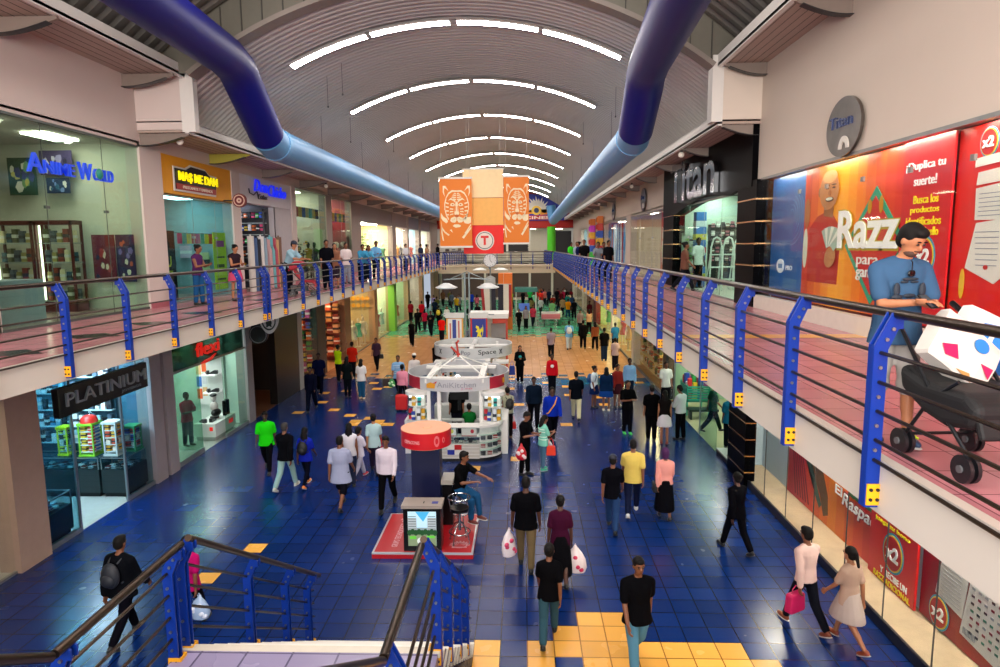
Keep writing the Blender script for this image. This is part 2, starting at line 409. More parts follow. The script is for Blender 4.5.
M_brk = mat('#86786f', .5, .1)
M_brkY = mat('#a8a03c', .5, .1)
brk_y_l = [8.1, 12.1, 16.05, 16.62, 20.3, 24.4, 28.5, 32.6, 36.7, 40.8, 44.9, 49.0, 53, 57, 61, 65]
ordn = ['first','second','third','fourth','fifth','sixth','seventh','eighth','ninth','tenth','eleventh','twelfth','thirteenth','fourteenth','fifteenth','sixteenth']
def bracket(s, Y, k):
    near = Y < STEP-.05
    z = (10.12 if near else 8.84)
    xw = XL if s > 0 else XR; xo = -8.25 if s > 0 else 4.62
    pts = [(xw, z), (xo, z)]
    for t in range(0, 9):
        u = t/8; pts.append((xo+(xw-xo)*u, z-.05-.24*math.sin(u*PI*.55)))
    mb = MB(); mb.prism(pts, lambda u, v: (u, Y-.03, v), lambda u, v: (u, Y+.03, v), 0)
    mb.prism(pts[1:]+[(xw, z-.33)], lambda u, v: (u, Y-.09, v-.005), lambda u, v: (u, Y+.09, v-.012), 1) if False else None
    for t in range(1, 8):
        u = t/8; u2 = (t+1)/8
        a = (xo+(xw-xo)*u, z-.05-.24*math.sin(u*PI*.55)); b = (xo+(xw-xo)*u2, z-.05-.24*math.sin(u2*PI*.55))
        mb.beam((a[0],Y,a[1]), (b[0],Y,b[1]), .16, .015, 1)
    o = mb.build('eave_bracket', [M_brkY if (s > 0 and 19 < Y < 22) else M_brk, M_dark])
    tag(o, 'curved metal bracket under the %s eave, %s from the near end' % ('left' if s > 0 else 'right', ordn[k]), 'bracket', 'curved brackets under the eaves')
for k, Y in enumerate(brk_y_l): bracket(1, Y, k)
for k, Y in enumerate([8.0, 12.0, 15.95, 16.32, 20.1, 24.2, 28.3, 32.4, 36.5, 40.6, 44.7, 48.8, 53, 57, 61, 65]): bracket(-1, Y, k)
# small round lamps on the soffits
for s, Y, k in ((1,17.0,0),(1,29.6,1),(-1,20.4,2),(-1,31.0,3),(-1,44.0,4),(1,45.0,5)):
    x = -8.7 if s > 0 else 5.0; z = 8.85 if s > 0 else 8.8
    if k == 2: x = 4.75
    t = thing('globe_lamp', 'small round white lamp under the ' + ['left eave by the boxed step', 'left eave above the pennant windows', 'right eave above the black sign', 'right eave beyond the black sign', 'right eave at the far pillars', 'left eave far along'][k], 'lamp', (x, Y, z))
    a = MB(); a.cyl((x,Y), .04, z-.09, z, 12); a.build('mount', M_dark, t)
    a = MB(); a.ell((x,Y,z-.15), (.085,.085,.085), 16, 10); a.build('globe', mat('#e6dccf', .3, emit=.1, var=0), t, True)

# ------------------------------------------------------------------ ducts
M_duct = mat('#5692c4', .4, .1, var=.05, scale=2)
M_ductD = mat('#050b66', .45, 0, var=.08, scale=2, spec=.25)
def duct(s, lab):
    x = lambda a: -2.0 - s*a
    h = .17*s
    r = .465
    t = thing('air_duct', lab, 'air duct', (x(5.1), 40, 8.9+h))
    mb = MB(); mb.tube([(x(4.3),5.5,10.3+h),(x(4.65),12.0,10.22+h),(x(4.93),15.9,10.3+h),(x(4.97),16.6,10.2+h),(x(5.0),17.0,9.98+h),(x(5.1),18.7,9.1)], r, 32)
    mb.build('riser_section', M_ductD, t, True)
    end = 68 if s < 0 else 70
    mb = MB(); mb.tube([(x(5.1),18.66,9.12),(x(5.13),19.3,8.98),(x(5.13),end,8.72+h)], r*.985, 32)
    if s < 0: mb.tube([(x(5.13),end,8.72+h),(x(5.0),end+.2,9.3+h),(x(4.9),end+.2,10.2+h)], r*.985, 20)
    mb.build('long_section', M_duct, t, True)
    mb = MB(); mb.tube([(x(5.13),19.35,8.98),(x(5.13),19.6,8.975)], r*1.02, 32)
    mb.build('collar', mat('#5f9ccc', .4), t, True)
    mb = MB()
    for yy in range(24, end, 6): mb.tube([(x(5.13),yy,9.2),(x(5.13),yy,VZ+math.sqrt(VR**2-29)-.02)], .008, 5)
    mb.build('hanger', M_dark, t)
duct(1, 'large round blue air duct running along the left eave, dark blue near part')
duct(-1, 'large round blue air duct running along the right eave, dark blue near part')

# ------------------------------------------------------------------ facades and shops
NW = [0]
def nextwin():
    NW[0] += 1; return 'window_%d' % NW[0]
def shop(side, y0, y1, z0, zt, zc, depth, wall, floorm, desc, light=SHOP, lcol='#fff3e0', glass=None, mullions=(), frame=None,
         nlights=2, sill=0.0, lpos=None, lsize=.28):
    """a shop: room box with back and side walls, glass front, ceiling panels"""
    X = XL if side == 'L' else XR; sg = -1 if side == 'L' else 1
    a, b = X, X+sg*depth; x0, x1 = min(a, b), max(a, b)
    for nm, bx, m_ in (('wall_shop_back', (min(b, b+sg*.08), max(b, b+sg*.08), y0-.1, y1+.1, z0-.1, zc+.05), wall),
                   ('wall_shop_near', (x0, x1, y0-.12, y0-.02, z0-.1, zc+.05), wall), ('wall_shop_far', (x0, x1, y1+.02, y1+.12, z0-.1, zc+.05), wall),
                   ('ceiling_shop', (x0, x1, y0-.1, y1+.1, zc, zc+.05), mat('#cfcac0', .8)), ('floor_shop', (x0, x1, y0-.1, y1+.1, z0-.05, z0+.012), floorm)):
        mb = MB(); mb.box(*bx); struct(nm, mb, [m_])
    if light > 0:
        for k in range(nlights):
            yc = y0+(y1-y0)*(k+.5)/nlights
            if lpos: yc = lpos[k]
            xc = X+sg*min(1.3, depth*.45)
            t = MB(); t.box(xc-lsize, xc+lsize, yc-lsize*2, yc+lsize*2, zc-.05, zc-.005)
            tag(t.build('ceiling_panel', mat(lcol, .4, emit=light*SHOPK, var=0)), ('%s ceiling light panel inside the %s' % (['nearer', 'farther', 'third', 'fourth'][k], desc)), 'ceiling light')
    if glass is not None:
        g = MB(); s0 = z0+sill
        ms = [y0]+list(mullions)+[y1]
        for k in range(len(ms)-1):
            g.box(X-.006, X+.006, ms[k]+.006, ms[k+1]-.006, s0, zt)
        w_ = g.build(nextwin(), glass); tag(w_, 'glass front of the ' + desc, None, None, 'structure')
        f = MB()
        f.box(X-.03, X+.03, y0, y1, zt-.02, zt+.03); f.box(X-.03, X+.03, y0, y1, s0-.0, s0+.05)
        for k in ms[1:-1]: f.box(X-.004, X+.004, k-.008, k+.008, s0, zt)
        for k in ms[1:-1]: f.box(X-.03, X+.03, k-.05, k+.05, (s0+zt)/2-.03+.35, (s0+zt)/2+.03+.35)
        f.build('window_frame', frame or mat('#9a9a96', .35, .6), w_)
def solid(name, side, y0, y1, z0, z1, m, th=.3, out=0.0, label=None):
    X = XL if side == 'L' else XR; sg = -1 if side == 'L' else 1
    a, b = X-sg*out, X+sg*th; mb = MB(); mb.box(min(a, b), max(a, b), y0, y1, z0, z1)
    return struct(name, mb, [m], label=label)
def copies(proto, spots, labels=None, group=None, mats=None):
    """copies of a mesh thing (with children) at the given (x,y,z,rz) spots; the first spot moves the thing itself"""
    out = []
    for i, sp in enumerate(spots):
        if i == 0: o = proto
        else:
            o = proto.copy(); COL.objects.link(o)
            for ch in kids[proto.name] if proto.name in kids else ():
                c = ch.copy(); COL.objects.link(c); c.parent = o
        o.location = sp[:3]; o.rotation_euler = (0, 0, sp[3] if len(sp) > 3 else 0)
        if labels: o['label'] = labels[i]
        if group: o['group'] = group
        out.append(o)
    return out
kids = {}
def boxes(name, label, cat, group, spots, cols, sz=(.2,.2,.25)):
    """individual goods in several colours; spots = (x,y,z)"""
    protos = {}
    for i, sp in enumerate(spots):
        c = cols[i % len(cols)]
        v = (c, i % 3)
        if v not in protos:
            k = [1, .8, 1.15][i % 3]; mb = MB(); a, b, h = sz[0]/2, sz[1]/2*k, sz[2]*k
            e = .15*min(a, b)
            mb.prism([(-a+e,-b),(a-e,-b),(a,-b+e),(a,b-e),(a-e,b),(-a+e,b),(-a,b-e),(-a,-b+e)], lambda u, w_: (u, w_, 0), lambda u, w_: (u, w_, h), 0)
            mb.box(-a*1.02, a*1.02, -b*1.02, b*1.02, h*.35, h*.6, 1)
            o = mb.build(name, [mat(c, .45), mat('#e8e4dc' if i % 2 else '#30323a', .5)]); protos[v] = o
        else:
            o = protos[v].copy(); COL.objects.link(o)
        o.location = sp[:3]; o.rotation_euler = (0, 0, (i*37 % 11-5)*.03); tag(o, label, cat, group)

Z0u, Z1u, Zpan = ZU, 8.5, 7.45
M_floorP = mat('#a58a80', .3); M_floorW = mat('#c9c2b4', .3); M_floorWd = mat('#b58a5a', .35)
M_int = mat('#cfcabc', .7); M_intG = mat('#c2cdbf', .7); M_intT = mat('#93aeb0', .7); M_intD = mat('#2a211c', .7); M_intY = mat('#ddd59c', .7); M_intB = mat('#9cc3d6', .7)

# ---- left, upper floor: wall above the openings and piers between them
solid('wall_left', 'L', -4, STEP+.35, 8.5, 10.2, M_wall, label='plain wall above the first left shop')
solid('wall_left_far', 'L', STEP+.35, YE, 8.5, 8.95, M_wall, label='strip of wall above the left upper shops')
solid('wall_left_near', 'L', -4, 11.65, ZS, 8.5, M_wall, label='near end of the left upper wall')
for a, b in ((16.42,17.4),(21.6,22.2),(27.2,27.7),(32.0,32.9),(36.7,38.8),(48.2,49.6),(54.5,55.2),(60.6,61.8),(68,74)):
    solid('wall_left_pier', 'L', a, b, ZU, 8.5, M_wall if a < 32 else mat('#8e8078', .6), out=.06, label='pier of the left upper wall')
    mbk = MB(); mbk.box(XL+.06, XL+.09, a, b, ZU, ZU+.14); struct('baseboard_left', mbk, [mat('#a85d66', .4)])
# 1 the shop with the blue letters
shop('L', 11.65, 16.42, ZU, 8.5, 8.6, 4.6, M_int, M_floorP, 'shop with the blue lettering', light=7, glass=G_green, mullions=(13.1,15.0), frame=mat('#5a605c', .4, .5))
t = thing('shop_sign', 'blue lettering fixed to the glass of the first left upper shop', 'shop sign', (XL+.1, 13.9, 7.7))
F = FL(XL-.03)
mblue = mat('#1746e0', .35, emit=.25, var=0)
text('A', mblue, F, 12.62, 13.05, 7.5, 7.88, .04, .05, .008, parent=t); text('NIME', mblue, F, 13.08, 13.98, 7.52, 7.77, .04, .05, .004, parent=t)
text('W', mblue, F, 14.1, 14.55, 7.5, 7.86, .04, .05, .008, parent=t); text('ORLD', mblue, F, 14.6, 15.3, 7.52, 7.78, .04, .05, .004, parent=t)
mb = MB(); mb.ell((XL+.14,14.66,7.66), (.05,.11,.12)); mb.build('globe_letter', mat('#1c8a7a', .3), t, True)
def poster(frame, u0, u1, v0, v1, d, bg, blobs, label, name='poster', seed=1, edge='#222222', cat='poster'):
    t = thing(name, label, cat, frame((u0+u1)/2, v0, d))
    mb = MB(); rect(mb, frame, u0, u1, v0, v1, d, .02); mb.build('sheet', mat(bg, .4), t)
    rnd = random.Random(seed); mb = MB(); W = abs(u1-u0); H = v1-v0
    for k in range(len(blobs)*3):
        cu = min(u0, u1)+W*rnd.uniform(.15,.85); cv = v0+H*rnd.uniform(.12,.85); r = min(W, H)*rnd.uniform(.07,.16); n = rnd.choice((5,6,8))
        pts = [(cu+r*rnd.uniform(.7,1.2)*math.cos(2*PI*j/n), min(v1-.02, max(v0+.02, cv+1.5*r*rnd.uniform(.7,1.2)*math.sin(2*PI*j/n)))) for j in range(n)]
        poly(mb, frame, pts, d+.02, .004+.001*k, k % len(blobs))
    mb.build('print', [mat(b, .4) for b in blobs], t)
    return t
FBx = FC(16.16)
poster(FBx, -12.6, -11.9, 7.34, 8.24, .0, '#2e4a30', ['#d8c65a','#e6dcd0','#3b3f78','#7aa05a'], 'green poster with a yellow and white figure on the first shop wall', seed=3)
poster(FBx, -11.78, -10.97, 7.82, 8.4, .0, '#4b3f6a', ['#a89ac8','#d8d0e0','#2b2540'], 'upper purple poster behind the blue letters', seed=5)
poster(FBx, -11.66, -11.08, 7.38, 7.75, .0, '#26304e', ['#7e90c8','#e6dcd0','#34607a'], 'lower dark blue poster behind the blue letters', seed=8)
def cabinet(name, label, x0, x1, y0, y1, z0, h, frame='#5e1f1c', shelves=4, lit=True, open_axis='x', emit=2.5):
    t = thing(name, label, 'display cabinet', ((x0+x1)/2, (y0+y1)/2, z0))
    m = mat(frame, .4); mb = MB(); e = .05
    for a in (x0, x1-e):
        for b in (y0, y1-e): mb.box(a, a+e, b, b+e, z0, z0+h)
    mb.box(x0, x1, y0, y1, z0+h-.1, z0+h); mb.box(x0, x1, y0, y1, z0, z0+.25)
    mb.build('frame', m, t)
    for k in range(shelves):
        zz = z0+.25+(h-.35)*(k+.02)/shelves; s = MB(); s.box(x0+.02, x1-.02, y0+.02, y1-.02, zz, zz+.02); s.build('shelf', mat('#b9c4c0', .2), t)
    if lit:
        s = MB(); s.box(x0+.08, x0+.11, y0+.05, y0+.08, z0+.3, z0+h-.12); s.build('light_tube', mat('#fff2da', .3, emit=emit*2, var=0), t)
    return t
sp = []
for k, (xa, xb) in enumerate(((-12.75,-11.72),(-11.66,-10.75))):
    cabinet('display_cabinet', ['left dark red display cabinet of figurines in the shop with the blue letters', 'right dark red display cabinet of figurines with a white light tube'][k], xa, xb, 15.55, 15.98, ZU, 2.2)
    for z in (.28, .75, 1.22, 1.68):
        for q in range(5): sp.append((xa+.2+q*.16, 15.72, ZU+z))
boxes('figurine_box', 'small boxed figurine on a shelf of the dark red cabinets', 'toy', 'boxed figurines in the dark red cabinets', sp, ['#58636e','#a8985a','#8a3a2a','#e8d8b0','#2f5a6a','#5a5a3a'], (.12,.12,.28))
poster(FC(16.1), -10.62, -10.05, 5.2, 6.36, .0, '#6b2030', ['#d8c8b8','#20304e','#a03a3a'], 'dark red figure poster low behind the glass', seed=12)
poster(FC(16.1), -10.02, -9.56, 5.2, 6.36, .0, '#2b2048', ['#7a68a8','#c05a4a','#d8d0c0'], 'dark purple figure poster low behind the glass', seed=14)
mb = MB(); mb.box(-10.9,-10.1,12.4,13.6,ZU+.012,ZU+.9); t = tag(mb.build('counter_box', mat('#9fa9b8', .4)), 'grey blue box counter low at the first left shop front', 'counter')
# 2 yellow sign shop
solid('wall_left_signband', 'L', 17.4, 21.6, Zpan, 8.5, mat('#e39a14', .5), out=.03, label='ochre panel above the second left upper shop')
shop('L', 17.4, 21.6, ZU, Zpan, 7.6, 4, M_intT, M_floorP, 'shop under the ochre panel', light=5, lcol='#d8fff4', glass=G_teal, mullions=(19.0,20.4))
t = thing('shop_sign', 'dark plaque with yellow lettering on the ochre panel', 'shop sign', (XL+.1, 19.2, 7.8)); F = FL(XL+.05)
def plaque(gr): return [(18.0-gr,7.62-gr),(20.35+gr,7.62-gr),(20.45+gr,8.12+gr),(20.0,8.14+gr),(19.75,8.27+gr),(18.9,8.3+gr),(18.6,8.18+gr),(18.0-gr,8.18+gr)]
mb = MB(); poly(mb, F, plaque(.05), 0, .03); mb.build('border', mat('#dcd6cc', .4), t)
mb = MB(); poly(mb, F, plaque(0), .03, .02); mb.build('board', M_black, t)
mb = MB(); poly(mb, F, [(18.02,7.62),(20.34,7.62),(20.36,7.78),(18.02,7.78)], .05, .01); mb.build('red_band', mat('#a01c1c', .4), t)
text('MA$ ME DAN', mat('#f2e205', .4, emit=.7, var=0), F, 18.15, 20.45, 7.83, 8.12, .05, .04, .012, parent=t)
text('PRESTAMOS Y EMPENOS', mat('#e8dcc8', .4), F, 18.35, 20.1, 7.66, 7.74, .06, .01, .0, parent=t)
t = thing('poster', 'black poster with yellow letters WU behind the glass under the ochre panel', 'poster', (XL-.3, 17.9, ZU)); F = FL(XL-.3)
mb = MB(); rect(mb, F, 17.5, 18.4, ZU+.05, ZU+2.0, 0, .03); mb.build('board', M_black, t)
text('WU', mat('#e6e010', .5), F, 17.6, 18.15, ZU+1.0, ZU+1.3, .03, .01, .02, parent=t); text('EMPENOS', mat('#e6e010', .5), F, 17.6, 18.2, ZU+.8, ZU+.9, .03, .01, .01, parent=t)
t = thing('poster', 'tall yellow poster behind the glass under the ochre panel', 'poster', (XL-.2, 21.0, ZU)); F = FL(XL-.2)
mb = MB(); rect(mb, F, 20.55, 21.4, ZU+.2, ZU+2.0, 0, .03); mb.build('sheet', mat('#cfe01e', .5), t)
mb = MB(); rect(mb, F, 20.7, 21.25, ZU+1.55, ZU+1.75, .03, .01, 0); rect(mb, F, 20.7, 21.25, ZU+1.2, ZU+1.25, .03, .01, 1); rect(mb, F, 20.7, 21.2, ZU+.9, ZU+1.0, .03, .01, 1); rect(mb, F, 20.7, 21.25, ZU+.5, ZU+.56, .03, .01, 1); mb.build('print', [mat('#b03a7a', .5), mat('#4a5010', .5)], t)
def pennants(x, y0, y1, z, n, cols, label, h=.4, fr=None):
    t = thing('pennant_row', label, 'pennants', (x, y0, z)); w_ = (y1-y0)/n
    mb = MB(); mb.tube([(x, y0-.6, z+.01), (x, y1+.8, z+.01)], .008, 6); mb.build('string', M_dark, t)
    for k in range(n):
        a = y0+k*w_; f = MB(); f.box(x-.01, x+.01, a+.02*w_, a+w_*.94, z-h, z); f.build('pennant', mat(cols[k % len(cols)], .5), t)
pennants(XL-.5, 19.0, 21.2, 6.45, 8, ['#e0407a','#40b0a0','#f0d040','#e05030'], 'small bright paper bunting inside the shop under the ochre panel', .3)
boxes('wall_notice', 'pale notice hung on the back wall of the shop under the ochre panel', 'notice', 'pale notices in the shop under the ochre panel', [(-11.6+q*.55,21.5,5.3+.4*(q%2)) for q in range(4)], ['#b8d8d0','#d0b8c8','#c8c890'], (.4,.03,.5))
# 3 shop with blue script
solid('wall_left_signband', 'L', 22.2, 27.2, 7.55, 8.5, mat('#d2ccd0', .5), out=.03, label='white panel above the third left upper shop')
solid('wall_left_side', 'L', 25.3, 27.2, ZU, 7.55, mat('#b9b2b6', .5), th=.2, label='white wall beside the fabric shop door')
shop('L', 22.2, 25.3, ZU, 7.55, 7.7, 4.5, mat('#4a4a52', .7), M_floorP, 'fabric shop with the blue script', light=4, lcol='#e8f0ff', glass=None)
t = thing('shop_sign', 'bright blue script lettering on a white panel', 'shop sign', (XL+.1, 24.8, 8.0)); F = FL(XL+.05)
ms = mat('#1a30ff', .35, emit=.5, var=0)
text('Don', ms, F, 23.4, 24.6, 8.0, 8.42, .0, .05, .002, .3, t); text('Chicho', ms, F, 24.7, 26.5, 7.92, 8.34, .0, .05, .002, .3, t)
text('Telas', mat('#15151a', .4), F, 23.7, 24.6, 7.78, 7.92, .0, .02, .01, .3, t)
mb = MB(); mb.tube([(XL+.08,22.9,8.05),(XL+.08,22.95,7.9),(XL+.08,23.3,7.85),(XL+.08,23.6,8.0),(XL+.08,23.7,7.75),(XL+.08,24.5,7.78)], .02, 6); mb.build('flourish', M_dark, t)
t = thing('round_sign', 'small round red hanging sign at the corner of the fabric shop', 'shop sign', (-8.95, 21.0, 7.5)); F = FC(20.95)
mb = MB(); mb.tube([(-8.95,20.95,7.5),(-8.95,21.05,7.5)], .22, 24); mb.build('disc', mat('#6e1f24', .4), t, True)
mb = MB(); ring_quads(mb, F, -8.95, 7.5, 1, 1, .15, .18, 0, 24); ring_quads(mb, F, -8.95, 7.5, 1, 1, .03, .08, 0, 18); mb.build('emblem', mat('#d8b8a8', .4), t)
mb = MB(); mb.box(-9.5,-9.2,20.98,21.02,7.48,7.52); mb.build('arm', M_dark, t)
rolls = ['#c9c4bc','#3f5a86','#20242e','#dcd8d4','#8aa0b0','#c8a0a0','#6ab0b8','#b8465a','#caa070','#7a5a4a']
for i, c in enumerate(rolls):
    mb = MB(); y = 22.5+i*.29; h = 1.9-.05*(i % 3); mb.cyl((0,0), .11, 0, h, 14); mb.cyl((0,0), .03, h, h+.06, 8)
    if c in ('#6ab0b8', '#b8465a', '#c8a0a0'): mb.prism([(-.12,.1),(.14,.0),(.1,1.4),(-.1,1.6)], lambda u, v: (.1,u,v), lambda u, v: (.14,u,v))
    o = mb.build('fabric_roll', mat(c, .7), None, True); o.location = (-9.3, y, ZU+.01)
    tag(o, 'upright %s roll of cloth at the fabric shop door, %s from the near jamb' % (['white','blue','black','pale','grey blue','pink','turquoise','red','tan','brown'][i], ordn[i]), 'fabric roll', 'rolls of cloth at the fabric shop')
cabinet('shelving', 'dark shelving with bright spools inside the fabric shop', -11.2, -9.7, 24.8, 25.2, ZU, 2.95, '#3a3a40', 6, False)
boxes('spool', 'bright spool on the dark shelving of the fabric shop', 'spool', 'bright spools in the fabric shop', [(-11.05+q*.15, 24.95, ZU+.735+r*.475) for r in range(5) for q in range(9)], ['#d04070','#40c060','#3060d0','#e0c040','#d8d8e0','#e07030','#202028'], (.11,.14,.2))
# 4,5 windows with the pennants
for k, (a, b) in enumerate(((27.7,32.0),(32.9,36.7))):
    shop('L', a, b, ZU, 8.5, 8.6, 3.4, [M_int, mat('#8e2430', .6)][k], M_floorP, ['first window with coloured pennants', 'second window with coloured pennants and red back wall'][k], light=[8,13][k], glass=G_green, mullions=((a+b)/2,))
    pennants(XL-.15, a+.4, b-.6, 7.75, 7, ['#c81818','#e0a010','#1a3aa0','#c8a018','#107a30','#e0b020','#20202a'], ['row of coloured pennants behind the nearer pennant window', 'row of coloured pennants behind the farther pennant window'][k], .42)
def mannequin(loc, label, cloth, rz=0, legs='#d8c8b0', skin='#e4d9c8', h=1.75, hat=None):
    t = thing('mannequin', label, 'mannequin', loc, None, rz)
    k = h/1.75; a = MB(); a.lathe((0,0,0), [(.0,1.75*k),(.06*k,1.73*k),(.085*k,1.64*k),(.07*k,1.55*k),(.045*k,1.5*k),(.05*k,1.45*k)], 14)
    a.tube([(.09*k,0,.05*k),(.09*k,0,.5*k),(.08*k,0,.85*k)], [.04*k,.05*k,.075*k], 10); a.tube([(-.09*k,0,.05*k),(-.09*k,0,.5*k),(-.08*k,0,.85*k)], [.04*k,.05*k,.075*k], 10)
    for s in (-1,1): a.tube([(s*.19*k,0,1.38*k),(s*.25*k,.02,1.1*k),(s*.22*k,-.1,.88*k)], [.045*k,.04*k,.028*k], 8)
    a.cyl((0,0), .2*k, 0, .03, 20); a.build('figure', mat(skin, .4), t, True, True)
    a = MB(); a.lathe((0,0,0), [(.03*k,1.47*k),(.12*k,1.44*k),(.2*k,1.38*k),(.16*k,1.2*k),(.13*k,1.08*k),(.2*k,.85*k),(.24*k,.62*k),(.0,.62*k)], 18); a.build('dress', mat(cloth, .7), t, True, True)
    return t
mannequin((-9.95,28.05,ZU+.012), 'mannequin in black at the nearer pennant window', '#17151a', .3, skin='#2a2622')
mannequin((-10.0,30.75,ZU+.012), 'mannequin in a patterned yellow top at the nearer pennant window', '#a98a2c', .3, skin='#2a2622')
mannequin((-9.95,31.5,ZU+.012), 'mannequin in dark grey near the pillar of the nearer pennant window', '#3a3238', .3, skin='#2a2622')
t = thing('artificial_tree', 'bushy black decorated tree behind the nearer pennant window', 'decorative tree', (-10.3,29.4,ZU))
mb = MB(); rnd = random.Random(5)
for q in range(150):
    z = rnd.uniform(.4, 2.6); r = (2.75-z)*.3*math.sqrt(rnd.random()); an = rnd.uniform(0, 2*PI)
    mb.ell((-10.3+r*math.cos(an), 29.4+1.2*r*math.sin(an), ZU+z), (.1,.12,.09), 6, 4)
mb.build('foliage', mat('#17181c', .8), t); mb = MB(); mb.cyl((-10.3,29.4), .05, ZU, ZU+.9, 10); mb.build('trunk', mat('#3a2a1c', .7), t)
boxes('ornament', 'yellow ornament on the black tree in the pennant window', 'ornament', 'yellow ornaments on the black tree', [(-9.85+.02*(q%2), 28.6+(q*.37)%1.5, ZU+.5+(q*.53)%1.3) for q in range(14)], ['#e0b030','#d07828','#c8c0a0'], (.08,.12,.14))
for q in range(10):
    if q == 0:
        mb = MB(); mb.ell((0,0,0), (.14,.17,.14), 12, 8); mb.ell((.1,0,-.02), (.06,.07,.05), 8, 6); pr = mb.build('white_hat', mat('#ded2c4', .6), None, True)
    o = pr if q == 0 else pr.copy()
    if q: COL.objects.link(o)
    o.location = (-11.1+(q % 4)*.42, 36.3, ZU+1.18+.5*(q//4)); o.rotation_euler = (0, 0, -1.2); tag(o, 'round pale hat on the red wall of the farther pennant window', 'hat', 'pale hats in the farther pennant window')
    
mb = MB()
for k in range(3): mb.box(-11.4, -9.6, 36.05, 36.6, ZU+1.0+.5*k, ZU+1.03+.5*k)
mb.box(-11.4, -11.36, 36.1, 36.6, ZU+.012, ZU+2.1); mb.box(-9.64, -9.6, 36.1, 36.6, ZU+.012, ZU+2.1); tag(mb.build('hat_shelf', mat('#7a2028', .5)), 'dark red shelves carrying the pale hats', 'shelf')
mannequin((-9.95,35.5,ZU+.012), 'mannequin in red in the farther pennant window', '#a02030', .3)
# 6.. shops with grey shutter boxes
shl = [(38.8,48.2,M_intY,'bright shop with a grey shutter box','#a8c070'),(49.6,54.5,M_int,'second shop with a grey shutter box','#d8e0e0'),(55.2,60.6,M_intB,'third left far upper shop','#c0d8e0'),(61.8,68,M_intG,'last left upper shop','#90c0a0')]
for i, (a, b, wm, d, c) in enumerate(shl):
    solid('wall_left_signband', 'L', a, b, 7.5, 8.5, mat('#867c78' if i < 2 else '#6f7480', .5, .2), out=.02, label='grey shutter box above the ' + d)
    shop('L', a, b, ZU, 7.5, 7.6, 3.5, wm, M_floorP, d, light=24, glass=G_clear, mullions=((a+b)/2,), nlights=3 if i == 0 else 2, lsize=.4)
cl = ['#3f7fb0','#c85a50','#e8e0d0','#5a9a70','#a04a80','#d8a050','#303848']
for i, yy in enumerate((40.2,42.6,45,47,50.5,52.5,53.8,57,59)):
    mannequin((-9.95,yy,ZU+.012), 'mannequin in %s in the far left upper windows' % ['blue','red','cream beside the red one','green','purple','ochre','slate','a second blue dress','a second red dress'][i], cl[i % 7], .4)
M_leaf = mat('#5c8a40', .7)
for i, yy in enumerate((39.5, 41.4)):
    t = thing('potted_plant', ['tall leafy plant in the bright far left window', 'second leafy plant beside the tall one'][i], 'plant', (-10.0,yy,ZU)); mb = MB(); mb.lathe((-10,yy,ZU), [(.0,0),(.16,0),(.2,.35),(.17,.35),(.0,.3)], 14); mb.build('pot', mat('#c8b8a0', .5), t, True)
    mb = MB()
    for q in range(40): an = q*2.4; r = .1+.28*((q*7)%10)/10; z = .5+2.0*((q*3)%11)/11; mb.ell((-10+r*math.cos(an), yy+r*math.sin(an), ZU+z), (.09,.12,.04), 6, 4)
    mb.tube([(-10,yy,ZU+.3),(-10,yy,ZU+2.4)], .02, 6); mb.build('foliage', M_leaf, t)

# ---- right, upper floor
solid('wall_right', 'R', -4, STEP+.05, 7.5, 10.2, M_wallR, label='plain wall above the red poster window')
solid('wall_right_far', 'R', 26.2, YE, 7.45, 8.9, M_wallR, label='wall above the right upper shops')
mb = MB(); mb.box(XR-.1, XR+.05, -4, 15.9, ZU, ZU+.3); struct('baseboard_right', mb, [mat('#d8d0c4', .4)], label='white plinth under the red poster window')
def blackpillar(side, y0, y1, z0, z1, label, out=.12):
    X = XR; t = MB(); t.box(X-out, X+.3, y0, y1, z0, z1, 0)
    z = z0+.45
    while z < z1-.1:
        t.box(X-out-.012, X+.3, y0-.012, y1+.012, z, z+.035, 1); z += .52
    return struct('wall_right_pier', t, [M_blackM, mat('#c99a6a', .25, .8)], label=label)
blackpillar('R', 15.95, 17.3, ZU, 7.5, 'black pillar with metal bands between the red poster and the black sign')
blackpillar('R', 24.5, 26.2, ZU, 7.6, 'black pillar with metal bands beyond the black sign')
# black sign box with an arched underside
mb = MB(); pts = [(26.2,7.05),(26.2,8.85),(16.25,8.85),(16.25,7.35),(17.3,7.35)]
for k in range(1, 11): u = k/10; pts.append((17.3+7.2*u, 7.2+.25*math.sin(PI*min(1, u*1.05))-.15*u))
pts.append((24.5,7.05))
mb.prism(pts, lambda u, v: (XR-.14, u, v), lambda u, v: (XR+.3, u, v)); mb.box(XR-.02, XR+.3, 16.3, 26.2, 8.8, 9.6)
struct('wall_right_signband', mb, [M_blackM], label='black sign box with an arched underside above the right shop')
t = thing('shop_sign', 'tall chrome lettering on the black sign box', 'shop sign', (XR-.2, 21, 7.8)); F = FR(XR-.14)
mch = mat('#b4b8be', .18, 1, var=0)
text('Titan', mch, F, 24.4, 18.9, 7.42, 8.75, .02, .12, .02, parent=t)
def ovalsign(y, z, ru, rv, label):
    t = thing('oval_sign', label, 'shop sign', (XR-.06, y, z)); F = FR(XR-.04)
    mb = MB(); pts = [(y+ru*math.cos(a), z+rv*math.sin(a)) for a in [2*PI*k/36 for k in range(36)]]; poly(mb, F, pts, 0, .05); mb.build('disc', mat('#6a645f', .28, .9, var=.4, scale=4), t)
    text('Titan', mat('#2a3a68', .2, .5), F, y+ru*.8, y-ru*.55, z+.0, z+.2, .05, .02, .0, parent=t)
    mb = MB(); ring_quads(mb, F, y-ru*.15, z-rv*.75, ru*.25, rv*.38, .6, 1.1, .05, 16, 0, PI*.0, PI*1.0, .03); mb.build('swoosh', mat('#d8d2c8', .3), t)
ovalsign(11.9, 7.98, .62, .5, 'large polished oval sign on the wall above the red poster window')
